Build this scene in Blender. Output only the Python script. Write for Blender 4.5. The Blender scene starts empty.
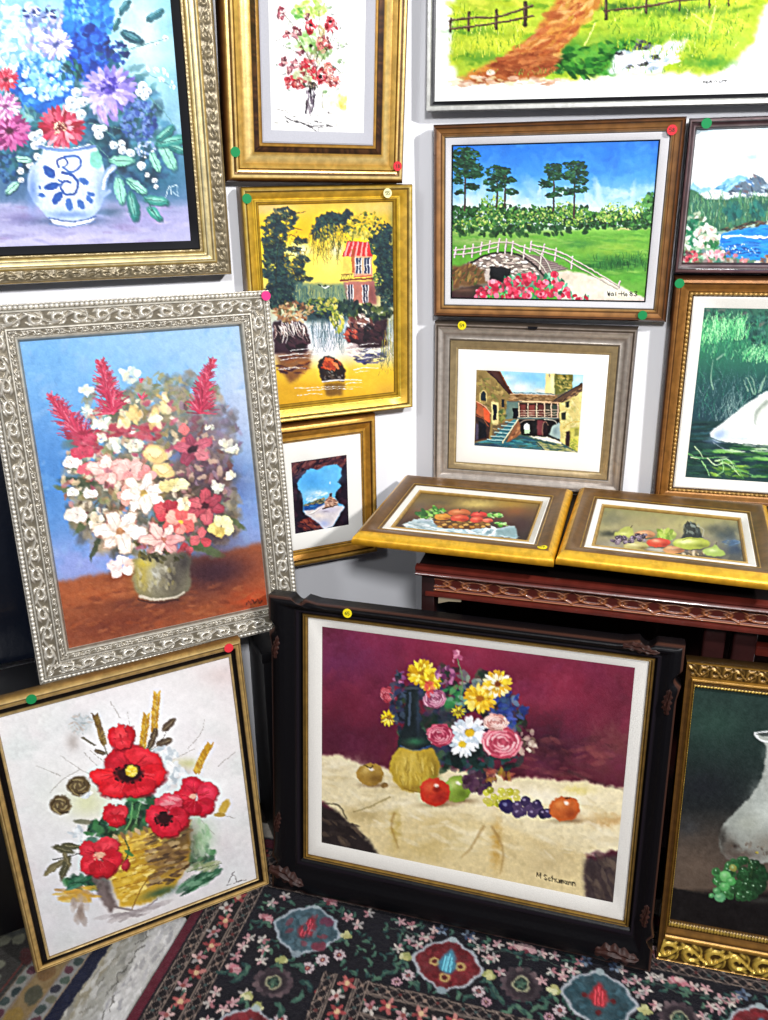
import bpy, math, random
import numpy as np
from mathutils import Vector, Matrix

# ------------------------------------------------------------------ painter
def hx(c):
    if not isinstance(c, str):
        return np.array(c, np.float32)
    c = c.lstrip('#')
    return np.array([int(c[i:i+2], 16) / 255.0 for i in (0, 2, 4)], np.float32)

def lin(a):
    return np.where(a <= 0.04045, a / 12.92, ((np.maximum(a, 0) + 0.055) / 1.055) ** 2.4)

def vnoise(h, w, cell, rng, octv=3):
    out = np.zeros((h, w), np.float32); amp = 1.0; tot = 0
    for o in range(octv):
        c = max(cell / 2 ** o, 1.5)
        gh, gw = int(h / c) + 3, int(w / c) + 3
        g = rng.random((gh, gw)).astype(np.float32) * 2 - 1
        yy = np.arange(h) / c; xx = np.arange(w) / c
        y0 = yy.astype(int); x0 = xx.astype(int)
        fy = (yy - y0)[:, None]; fx = (xx - x0)[None, :]
        fy = fy * fy * (3 - 2 * fy); fx = fx * fx * (3 - 2 * fx)
        a = g[y0][:, x0]; b = g[y0][:, x0 + 1]; c2 = g[y0 + 1][:, x0]; d = g[y0 + 1][:, x0 + 1]
        out += amp * ((a * (1 - fx) + b * fx) * (1 - fy) + (c2 * (1 - fx) + d * fx) * fy)
        tot += amp; amp *= 0.55
    return (out / tot).astype(np.float32)

def boxblur(m, r):
    r = int(round(r))
    if r < 1:
        return m
    for _ in range(2):
        for ax in (0, 1):
            p = np.pad(m, [(r + 1, r) if i == ax else (0, 0) for i in range(m.ndim)], mode='edge')
            c = np.cumsum(p, axis=ax, dtype=np.float64)
            n = m.shape[ax]
            hi = np.take(c, np.arange(2 * r + 1, 2 * r + 1 + n), axis=ax)
            lo = np.take(c, np.arange(0, n), axis=ax)
            m = ((hi - lo) / (2 * r + 1)).astype(np.float32)
    return m

def spline(pts, n=8, closed=False):
    p = np.array(pts, float)
    if len(p) < 3:
        return p
    if closed:
        q = np.vstack([p[-1], p, p[0], p[1]])
    else:
        q = np.vstack([2 * p[0] - p[1], p, 2 * p[-1] - p[-2]])
    out = []
    for i in range(1, len(q) - 2):
        a, b, c, d = q[i-1], q[i], q[i+1], q[i+2]
        for t in np.arange(n) / n:
            out.append(0.5 * (2*b + (c-a)*t + (2*a-5*b+4*c-d)*t*t + (3*b-a-3*c+d)*t**3))
    if not closed:
        out.append(p[-1])
    return np.array(out)

FONT = {'0': [[(.2,0),(.8,0),(1,.3),(1,.7),(.8,1),(.2,1),(0,.7),(0,.3),(.2,0)]], '1': [[(.2,.25),(.5,0),(.5,1)]],
 '3': [[(0,.1),(.5,0),(1,.2),(.4,.5),(1,.75),(.5,1),(0,.9)]], '5': [[(1,0),(.1,0),(0,.45),(.7,.4),(1,.7),(.6,1),(0,.95)]],
 '6': [[(.8,0),(.2,.3),(0,.7),(.4,1),(.9,.85),(.8,.5),(.1,.6)]], '8': [[(.5,.48),(.1,.25),(.5,0),(.9,.25),(.5,.48),(0,.75),(.5,1),(1,.75),(.5,.48)]],
 '9': [[(.9,.3),(.5,.5),(.1,.3),(.4,0),(.9,.2),(.8,.7),(.4,1)]], 'M': [[(0,1),(.1,0),(.5,.7),(.9,0),(1,1)]],
 'S': [[(1,.1),(.5,0),(.1,.25),(.8,.65),(.6,1),(0,.9)]], 'c': [[(.9,.5),(.4,.4),(.1,.7),(.4,1),(.9,.9)]],
 'h': [[(.1,0),(.1,1)],[(.1,.6),(.6,.4),(.9,.65),(.9,1)]], 'u': [[(.1,.4),(.1,.85),(.5,1),(.9,.8),(.9,.4),(.95,1)]],
 'm': [[(0,1),(.05,.4),(.3,.45),(.5,1)],[(.5,.6),(.7,.4),(.95,.6),(1,1)]], 'a': [[(.9,.5),(.4,.4),(.1,.7),(.3,1),(.8,.85),(.9,.4),(1,1)]],
 'n': [[(.1,1),(.1,.4)],[(.1,.6),(.5,.4),(.9,.6),(.9,1)]], 'W': [[(0,0),(.25,1),(.5,.35),(.75,1),(1,0)]], 'i': [[(.5,.4),(.5,1)],[(.5,.12),(.55,.2)]],
 '-': [[(.1,.6),(.9,.55)]], 'H': [[(0,0),(0,1)],[(1,0),(1,1)],[(0,.5),(1,.5)]], 'o': [[(.5,.4),(.1,.7),(.5,1),(.9,.7),(.5,.4)]],
 'A': [[(0,1),(.5,0),(1,1)],[(.2,.6),(.8,.6)]], 'R': [[(0,1),(0,0),(.8,.1),(.8,.4),(0,.5),(1,1)]], 'U': [[(0,0),(.1,.9),(.5,1),(.9,.9),(1,0)]],
 'T': [[(0,0),(1,0)],[(.5,0),(.5,1)]], '.': [[(.3,.95),(.4,1)]], ' ': [], 'P': [[(0,1),(0,0),(.8,.1),(.8,.45),(0,.5)]], 'Y': [[(0,0),(.5,.5),(1,0)],[(.5,.5),(.5,1)]]}

class Raster:
    """a canvas painted stroke by stroke; for the paintings, coordinates are pixels of zoomed image crops"""
    def __init__(s, x0, y0, x1, y1, unit, res=1.9, seed=1, base='#ffffff'):
        s.x0, s.y0, s.k = x0, y0, res / unit
        s.w, s.h = int((x1 - x0) * s.k) + 2, int((y1 - y0) * s.k) + 2
        s.rng = np.random.default_rng(seed); s.r = random.Random(seed)
        s.a = np.empty((s.h, s.w, 3), np.float32); s.a[:] = hx(base)
        s.n1 = vnoise(s.h, s.w, 9 * res, s.rng, 3); s.n2 = vnoise(s.h, s.w, 9 * res, s.rng, 3)
        s.f1 = vnoise(s.h, s.w, 3.4 * res, s.rng, 2); s.f2 = vnoise(s.h, s.w, 3.4 * res, s.rng, 2)
        s.res = res
    def _box(s, x0, y0, x1, y1, pad):
        a = max(0, int((x0 - s.x0 - pad) * s.k)); b = min(s.w, int((x1 - s.x0 + pad) * s.k) + 2)
        c = max(0, int((y0 - s.y0 - pad) * s.k)); d = min(s.h, int((y1 - s.y0 + pad) * s.k) + 2)
        if a >= b or c >= d:
            return None
        X, Y = np.meshgrid(np.arange(a, b) / s.k + s.x0, np.arange(c, d) / s.k + s.y0)
        return (slice(c, d), slice(a, b)), X, Y
    def _put(s, sl, m, col, var):
        col = hx(col)
        if var:
            col = col * (1 + var * s.f1[sl][..., None]) + var * 0.4 * s.n2[sl][..., None]
        s.a[sl] = s.a[sl] * (1 - m[..., None]) + col * m[..., None]
    def _warp(s, sl, X, Y, rough):
        if rough:
            return X + (s.n1[sl] * .6 + s.f1[sl] * .5) * rough, Y + (s.n2[sl] * .6 + s.f2[sl] * .5) * rough
        return X, Y
    def poly(s, pts, col, a=1, soft=0.5, rough=0, var=.06, sm=False):
        p = spline(pts, 6, True) if sm else np.array(pts, float)
        bx = s._box(p[:, 0].min(), p[:, 1].min(), p[:, 0].max(), p[:, 1].max(), soft * 2 + rough)
        if bx is None:
            return
        sl, X, Y = bx
        X, Y = s._warp(sl, X, Y, rough)
        ins = np.zeros(X.shape, bool)
        q = np.roll(p, -1, 0)
        for (ax, ay), (bx_, by_) in zip(p, q):
            if ay == by_:
                continue
            ins ^= ((ay > Y) != (by_ > Y)) & (X < (bx_ - ax) * (Y - ay) / (by_ - ay) + ax)
        s._put(sl, boxblur(ins.astype(np.float32), soft * s.k) * a, col, var)
    def line(s, pts, w, col, a=1, w2=None, sm=True, soft=None, rough=0, var=.05):
        p = spline(pts, 5) if sm and len(pts) > 2 else np.array(pts, float)
        w2 = w if w2 is None else w2
        soft = max(.35 / s.k, w * .18) if soft is None else soft
        bx = s._box(p[:, 0].min(), p[:, 1].min(), p[:, 0].max(), p[:, 1].max(), max(w, w2) + soft + rough)
        if bx is None:
            return
        sl, X, Y = bx
        X, Y = s._warp(sl, X, Y, rough)
        m = np.zeros(X.shape, np.float32); n = len(p) - 1
        for i in range(n):
            (ax, ay), (cx, cy) = p[i], p[i+1]
            dx, dy = cx - ax, cy - ay
            t = np.clip(((X - ax) * dx + (Y - ay) * dy) / (dx * dx + dy * dy + 1e-9), 0, 1)
            d = np.hypot(X - ax - t * dx, Y - ay - t * dy)
            hw = (w + (w2 - w) * (i + t) / n) / 2
            m = np.maximum(m, np.clip((hw - d) / soft * .5 + .5, 0, 1))
        s._put(sl, m * a, col, var)
    def dab(s, x, y, rx, ry, ang, col, a=1, soft=.25, rough=0, var=.06):
        R = max(rx, ry)
        bx = s._box(x - R, y - R, x + R, y + R, rough + R * soft)
        if bx is None:
            return
        sl, X, Y = bx
        X, Y = s._warp(sl, X, Y, rough)
        c, sn = math.cos(ang), math.sin(ang)
        u = ((X - x) * c + (Y - y) * sn) / rx; v = (-(X - x) * sn + (Y - y) * c) / ry
        d = np.sqrt(u * u + v * v)
        s._put(sl, np.clip((1 - d) / soft + .5, 0, 1) * a, col, var)
    def glow(s, x, y, rx, ry, col, a=1, ang=0, rough=0, var=.03):
        bx = s._box(x - 2.2 * max(rx, ry), y - 2.2 * max(rx, ry), x + 2.2 * max(rx, ry), y + 2.2 * max(rx, ry), rough)
        if bx is None:
            return
        sl, X, Y = bx
        X, Y = s._warp(sl, X, Y, rough)
        c, sn = math.cos(ang), math.sin(ang)
        u = ((X - x) * c + (Y - y) * sn) / rx; v = (-(X - x) * sn + (Y - y) * c) / ry
        s._put(sl, np.exp(-(u * u + v * v) * 1.2).astype(np.float32) * a, col, var)
    def dabs(s, reg, n, size, cols, ang=(0, 3.2), asp=.5, a=.9, soft=.35, rough=0, var=.06):
        """reg: ('e',cx,cy,rx,ry) or polygon"""
        for _ in range(n):
            if reg[0] == 'e':
                t = s.r.random() * 6.283; q = math.sqrt(s.r.random())
                x = reg[1] + reg[3] * q * math.cos(t); y = reg[2] + reg[4] * q * math.sin(t)
            else:
                xs = [p[0] for p in reg]; ys = [p[1] for p in reg]
                for _k in range(40):
                    x = s.r.uniform(min(xs), max(xs)); y = s.r.uniform(min(ys), max(ys)); ins = False
                    for i in range(len(reg)):
                        (ax, ay), (bx, by) = reg[i], reg[i-1]
                        if (ay > y) != (by > y) and x < (bx - ax) * (y - ay) / (by - ay) + ax:
                            ins = not ins
                    if ins:
                        break
            z = s.r.uniform(*size)
            s.dab(x, y, z, z * asp * s.r.uniform(.7, 1.3), ang[0] + s.r.uniform(-1, 1) * ang[1], s.r.choice(cols), a * s.r.uniform(.7, 1), soft, rough, var)
    def blades(s, reg, n, ln, w, cols, ang=(-1.57, .3), a=.9):
        xs = [p[0] for p in reg]; ys = [p[1] for p in reg]
        for _ in range(n):
            for _k in range(30):
                x = s.r.uniform(min(xs), max(xs)); y = s.r.uniform(min(ys), max(ys)); ins = False
                for i in range(len(reg)):
                    (ax, ay), (bx, by) = reg[i], reg[i-1]
                    if (ay > y) != (by > y) and x < (bx - ax) * (y - ay) / (by - ay) + ax:
                        ins = not ins
                if ins:
                    break
            t = ang[0] + s.r.uniform(-1, 1) * ang[1]; q = s.r.uniform(*ln); b = s.r.uniform(-.3, .3)
            s.line([(x, y), (x + q * .5 * math.cos(t), y + q * .5 * math.sin(t)), (x + q * math.cos(t + b), y + q * math.sin(t + b))], w, s.r.choice(cols), a, w * .4)
    def grad(s, stops, vert=True, reg=None, var=.03):
        """vertical or horizontal colour run over the whole canvas"""
        q = np.arange(s.h) / s.k + s.y0 if vert else np.arange(s.w) / s.k + s.x0
        c = np.stack([np.interp(q, [t for t, _ in stops], [hx(k)[i] for _, k in stops]) for i in range(3)], -1).astype(np.float32)
        s.a[:] = c[:, None, :] if vert else c[None, :, :]
        s.a *= 1 + var * s.n1[..., None]
    def mottle(s, n, size, cols, a=.25, reg=None, asp=.6):
        reg = reg or [(s.x0, s.y0), (s.x0 + s.w / s.k, s.y0), (s.x0 + s.w / s.k, s.y0 + s.h / s.k), (s.x0, s.y0 + s.h / s.k)]
        s.dabs(reg, n, size, cols, (0, 3.2), asp, a, .9, size[0] * .5)
    def flower(s, x, y, r, n, cols, cen=None, cr=.2, asp=.42, sq=1, tilt=0, a0=None, a=1, edge=None):
        a0 = s.r.random() * 6 if a0 is None else a0
        for i in range(n):
            t = a0 + i * 6.2832 / n + s.r.uniform(-.12, .12); q = r * s.r.uniform(.88, 1.1)
            dx, dy = math.cos(t), math.sin(t) * sq
            c, sn = math.cos(tilt), math.sin(tilt); dx, dy = dx * c - dy * sn, dx * sn + dy * c
            l = math.hypot(dx, dy)
            if edge:
                s.dab(x + dx * q * .56, y + dy * q * .56, q * .5 * l + r * .04, q * asp + r * .05, math.atan2(dy, dx), edge, .6 * a, .3, r * .1)
            col = s.r.choice(cols)
            s.dab(x + dx * q * .55, y + dy * q * .55, q * .48 * l, q * asp * (1 if l > .7 else 1.1), math.atan2(dy, dx), col, a, .22, r * .12, .1)
            s.dab(x + dx * q * .68, y + dy * q * .68, q * .24 * l, q * asp * .4, math.atan2(dy, dx), np.clip(hx(col) * 1.14 + .03, 0, 1), .5 * a, .6, r * .08)
            s.line([(x + dx * q * .15, y + dy * q * .15), (x + dx * q * .8, y + dy * q * .8)], r * .05, hx(col) * .72, .45 * a)
        if cen:
            s.dab(x, y, r * cr, r * cr * max(sq, .6), 0, cen, a, .4, r * .1, .2)
    def text(s, t, x, y, w, h, lw, col, gap=.3, slope=0, a=1):
        for ch in t:
            for st in FONT.get(ch, []):
                s.line([(x + px * w, y + py * h + (px * w) * slope) for px, py in st], lw, col, a, sm=len(st) > 3)
            x += w * (1 + gap); y += w * (1 + gap) * slope
    def finish(s, warp=1.2, grain=.035, sharp=.5):
        yy, xx = np.meshgrid(np.arange(s.h), np.arange(s.w), indexing='ij')
        q = warp * s.res * .5
        X = np.clip(xx + s.f1 * q, 0, s.w - 1).astype(int); Y = np.clip(yy + s.f2 * q, 0, s.h - 1).astype(int)
        b = s.a[Y, X]
        b = b + sharp * (b - boxblur(b, 2.2 * s.res))
        g = s.rng.random((s.h, s.w, 1)).astype(np.float32) - .5
        b = b + boxblur(g, .5) * grain * 1.3 + s.f2[..., None] * grain * .5
        s.a = np.clip(b, 0, 1)
        return s
    def sample(s, x, y):
        fx = np.clip((x - s.x0) * s.k, 0, s.w - 1.001); fy = np.clip((y - s.y0) * s.k, 0, s.h - 1.001)
        x0 = fx.astype(int); y0 = fy.astype(int); fx = (fx - x0)[..., None]; fy = (fy - y0)[..., None]
        a = s.a
        return (a[y0, x0] * (1 - fx) + a[y0, x0+1] * fx) * (1 - fy) + (a[y0+1, x0] * (1 - fx) + a[y0+1, x0+1] * fx) * fy

def homography(quad):
    """unit square (0,0)(1,0)(1,1)(0,1) = top-left, top-right, bottom-right, bottom-left -> quad"""
    A = []; b = []
    for (u, v), (x, y) in zip(((0, 0), (1, 0), (1, 1), (0, 1)), quad):
        A.append([u, v, 1, 0, 0, 0, -u*x, -v*x]); b.append(x)
        A.append([0, 0, 0, u, v, 1, -u*y, -v*y]); b.append(y)
    h = np.linalg.solve(np.array(A, float), np.array(b, float))
    return np.append(h, 1).reshape(3, 3)
# ------------------------------------------------------------------ the paintings
def paint_mixed_bouquet():            # bouquet with red spires in a grey jug
    s = Raster(-20, -10, 790, 1020, 3.0, 1.9, 3)
    s.grad([(0, '#86b4da'), (250, '#6fa4d6'), (480, '#5a92cc'), (800, '#8b9bd0')])
    s.glow(720, 200, 200, 420, '#b4c1d8', .95, rough=20); s.glow(520, 60, 240, 90, '#8fb4d8', .8); s.glow(80, 480, 130, 260, '#3f78bb', .75)
    s.glow(90, 100, 120, 120, '#5e9bd2', .6); s.glow(200, 740, 160, 70, '#8b97d2', .9); s.glow(690, 620, 130, 130, '#7f90c6', .7); s.glow(650, 500, 90, 120, '#4a6cab', .6)
    s.mottle(420, (8, 26), ['#86b4dc', '#5a93cf', '#9bb7d8', '#4d84c2', '#a9c0dc', '#6d9bd0'], .22)
    s.poly([(110, 795), (260, 765), (430, 735), (600, 705), (790, 660), (790, 1020), (100, 1020)], '#8f4a2a', 1, 6, 8)
    s.glow(220, 830, 140, 40, '#a8572f', .8); s.glow(700, 760, 110, 60, '#a9532c', .9); s.glow(720, 850, 90, 45, '#b8431e', .9); s.glow(300, 920, 260, 45, '#6d3122', .8, -.2)
    s.glow(600, 760, 130, 55, '#3a1c26', .95, -.15); s.glow(400, 850, 160, 25, '#4c2320', .7, -.1)
    s.dabs(('e', 430, 880, 330, 110), 260, (6, 24), ['#8a4529', '#76371f', '#a0562f', '#63291c', '#9c4a26', '#b0653c'], (-.15, .3), .3, .4, .6)
    s.glow(560, 760, 90, 60, '#341a26', .7)
    # foliage mass
    for c in ((400, 440, 250, 240), (470, 330, 200, 170), (300, 560, 150, 150), (560, 560, 110, 140)):
        s.dabs(('e',) + c, 190, (12, 34), ['#5f5a48', '#6d6a4a', '#7b6a52', '#566455', '#8a7a5e', '#4d4a44', '#76664f', '#9c8a6c', '#b5a486'], (0, 3), .55, .6, .6, 6)
    s.glow(600, 330, 70, 90, '#7a6a86', .6); s.dabs(('e', 590, 360, 80, 130), 90, (6, 18), ['#6a5873', '#8a7894', '#57505a', '#9a8790', '#767a88'], (0, 3), .5, .55, .6)
    s.glow(560, 480, 110, 60, '#4a2f45', .75); s.glow(520, 390, 70, 60, '#5a3648', .8); s.glow(470, 520, 120, 40, '#4d4032', .5); s.glow(590, 650, 70, 50, '#3c2a36', .8)
    s.dabs(('e', 430, 230, 90, 70), 80, (6, 16), ['#8a8a5e', '#747a54', '#a59a6c', '#9b8e78', '#6a7a66'], (0, 3), .4, .6, .5)
    s.dabs(('e', 330, 270, 150, 110), 70, (7, 18), ['#8d845c', '#a3906a', '#6f7350', '#7f8a74', '#9a7a6a'], (0, 3), .5, .6, .5)
    s.dabs(('e', 240, 420, 90, 150), 60, (7, 20), ['#6f7a4c', '#8a8a5a', '#b09a6a', '#94604a', '#59603f'], (0, 3), .5, .6, .5)
    for x, y, l, t in ((180, 490, 60, .1), (150, 515, 45, .3), (650, 610, 40, .6), (200, 610, 50, 2.3), (560, 690, 60, .4), (230, 690, 40, 1.9)):
        s.dab(x, y, l, l * .22, t, s.r.choice(['#4d5a38', '#5d6a44', '#39432f']), .85, .4, 4)
    s.dabs(('e', 395, 690, 60, 30), 30, (6, 14), ['#4a4a28', '#6a5a24', '#33301f'], (0, 3), .5, .8)
    for _ in range(330):
        t = s.r.random() * 6.283; q = math.sqrt(s.r.random()); x, y = 385 + 255 * q * math.cos(t), 470 + 235 * q * math.sin(t)
        pal = ['#c9a58a', '#d8c09a', '#b5746a', '#e6d6bc', '#94604a', '#c48a80', '#8a7a50', '#a8546a', '#efe0d0'] if x < 480 else ['#7a4a58', '#a06a70', '#5a3a48', '#b58a86', '#8a7080', '#c4a490', '#6a4440']
        z = s.r.uniform(7, 18); s.dab(x, y, z, z * .5, s.r.random() * 3, s.r.choice(pal), .75, .5, 5, .1)
    s.dabs(('e', 370, 560, 190, 110), 90, (7, 18), ['#4a3a2c', '#5d4a34', '#3c3428', '#6a4a3c'], (0, 3), .4, .6, .5, 4)
    # red spires
    for pts, w in (([(585, 120), (560, 200), (548, 275)], 34), ([(250, 125), (265, 200), (285, 275)], 40), ([(100, 230), (140, 290), (200, 360)], 42), ([(370, 180), (372, 230)], 16)):
        sp = spline(pts, 12)
        for i, p in enumerate(sp):
            q = w * (.4 + 1.1 * i / len(sp))
            for _ in range(14):
                a = s.r.uniform(-.2, 3.4); dx, dy = math.cos(a), -math.sin(a) * .8
                z = q * s.r.uniform(.35, 1.25)
                s.line([(p[0], p[1] + 6), (p[0] + dx * z, p[1] + dy * z)], 5.5, s.r.choice(['#b82c4e', '#c43c5a', '#9c2040', '#82203a', '#d86a80', '#a8344f', '#b83452']), .85, 2)
    s.dabs([(270, 320), (420, 320), (430, 360), (280, 350)], 34, (8, 22), ['#a83d4e', '#c05a66', '#8e3444', '#b84a5c'], (.1, .5), .5, .8)
    s.dabs([(140, 340), (240, 330), (250, 400), (160, 400)], 34, (8, 18), ['#b33650', '#c85068', '#93263f'], (.2, .6), .5, .8)
    # small white and pale blossoms
    for x, y, r in ((335, 165, 26), (205, 210, 18), (250, 310, 24), (290, 375, 22), (345, 380, 24), (250, 355, 16), (625, 380, 20), (650, 390, 14), (205, 275, 16), (640, 470, 16), (600, 500, 22), (575, 320, 12)):
        s.dabs(('e', x, y, r, r * .8), 12, (r * .3, r * .62), ['#e6e4d4', '#f2efdf', '#cfd6c4', '#d9d2b8', '#f7f4ea'], (0, 3), .65, .85, .4, 3)
    for x, y, r in ((160, 430, 30), (215, 525, 24), (160, 520, 20), (175, 590, 34)):
        s.flower(x, y, r, 5, ['#f5f0e6', '#ece6d8', '#ffffff', '#e3d6cc'], None, asp=.5, sq=.6)
    # blossoms
    s.flower(190, 400, 34, 4, ['#d0566a', '#c2455c', '#e07a88'], asp=.5, sq=.5); s.flower(205, 450, 32, 4, ['#cf6470', '#df8088'], asp=.5, sq=.5)
    for x, y in ((350, 285), (412, 300), (310, 300), (440, 250)):
        s.dabs(('e', x, y, 22, 26), 10, (9, 19), ['#ecd9a0', '#e6c886', '#f4e7bd', '#caa868', '#e9c79a'], (1.2, .6), .6, .85, .4, 3)
    s.dab(413, 298, 12, 22, 1.4, '#fbf3d6', .9)
    for x, y, rx, ry, t in ((412, 405, 36, 28, .2), (435, 455, 36, 22, .3)):
        s.dab(x, y, rx, ry, t, '#e9c987', .95, .25, 5, .1); s.dab(x - 4, y - 5, rx * .7, ry * .5, t, '#f6e6b4', .8, .5); s.line([(x - rx * .6, y - 4), (x, y + ry * .5), (x + rx * .7, y - 6)], 2, '#b98a4a', .6)
    s.flower(500, 350, 40, 2, ['#c45a60', '#d07070'], asp=.42, a0=1.4)
    s.flower(525, 390, 62, 5, ['#a34a5e', '#b5586a', '#8a3b50', '#c2707a'], '#3c1c2c', .24, .27, .8)
    s.flower(270, 455, 58, 6, ['#f0c6bc', '#e8b0a8', '#f6dcd0', '#dc9a94'], '#c8848a', .2, .29, .75, edge='#b8736f')
    s.flower(335, 455, 44, 5, ['#e29a98', '#d9868a', '#edb8b0'], None, asp=.4, sq=.9); s.flower(385, 470, 30, 4, ['#d98a88', '#e6a6a0'], asp=.45)
    s.flower(325, 530, 32, 4, ['#eebcae', '#e6a89c'], asp=.45)
    s.flower(375, 525, 68, 7, ['#fbf6ee', '#fffdf6', '#f3e6dc', '#f8ead8'], '#c2a25e', .17, .25, .9, edge='#c9a58f')
    s.flower(470, 500, 44, 4, ['#dccb8c', '#e9dcae', '#c7b87a'], asp=.35, sq=.45)
    s.flower(565, 560, 60, 6, ['#b04a56', '#9c3c4c', '#c56068'], '#4a1b28', .2, .28, .9, edge='#571f2c')
    s.flower(450, 575, 44, 5, ['#c4424e', '#d4585e', '#a8323f'], '#8c2230', .2, .42, .8); s.flower(490, 610, 52, 6, ['#e0786e', '#d9625e', '#f0a898', '#e58f84'], '#e8b64a', .16, .36, .8)
    s.flower(500, 555, 24, 5, ['#efe2c4', '#d9c49a'], asp=.45); s.flower(612, 625, 38, 5, ['#e6cf7c', '#f0e1a8', '#cdb260'], asp=.45, sq=.9)
    s.flower(235, 610, 26, 4, ['#efe0c8', '#d8c6a8'], asp=.45)
    s.flower(305, 640, 76, 6, ['#fbf0e2', '#fffaf0', '#f5e2d4', '#f8ecd8'], '#b9835a', .17, .28, .92, edge='#c79a80')
    s.flower(435, 665, 66, 6, ['#f0b8b0', '#e9a29e', '#f6d0c6', '#f3c4ba'], '#b06a5a', .14, .24, .85, edge='#a2565a')
    s.flower(550, 660, 36, 3, ['#b8464e', '#cd666a', '#a33a44'], asp=.4, a0=.6); s.flower(503, 700, 26, 4, ['#b0343e', '#c4505a'], asp=.5)
    s.flower(315, 745, 50, 5, ['#fdf2ee', '#f6dcd8', '#f0c8c4'], None, asp=.34, sq=.6, a0=3.4)
    # jug
    s.poly([(350, 745), (352, 720), (505, 705), (515, 760), (520, 800), (490, 835), (420, 850), (372, 838), (345, 800)], '#77705a', 1, 3, 4, sm=True)
    s.glow(375, 770, 30, 55, '#b5a24e', .9); s.glow(412, 770, 22, 40, '#cfcfc4', .85); s.glow(470, 780, 40, 55, '#4c4640', .8); s.glow(500, 730, 30, 40, '#2f2a2c', .8); s.glow(380, 735, 30, 16, '#e0c93e', .6)
    s.dabs(('e', 420, 775, 60, 55), 60, (5, 15), ['#a29c84', '#8a8060', '#c8c2ac', '#6a6350', '#b7a85c'], (1.4, .5), .5, .4)
    s.line([(365, 835), (410, 845), (470, 838), (500, 822)], 9, '#c9bba8', .9, 5); s.line([(360, 845), (410, 856), (480, 846)], 5, '#3a2120', .7)
    s.dabs(('e', 430, 715, 70, 16), 24, (6, 14), ['#3c3a24', '#57502c', '#2c2a20'], (.3, 1), .5, .8)
    s.line([(688, 862), (694, 848), (700, 860), (706, 846), (712, 858), (720, 845), (727, 856), (736, 846)], 2.2, '#3c1a16', .8)
    return s.finish(1.6, .05, .6)

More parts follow.
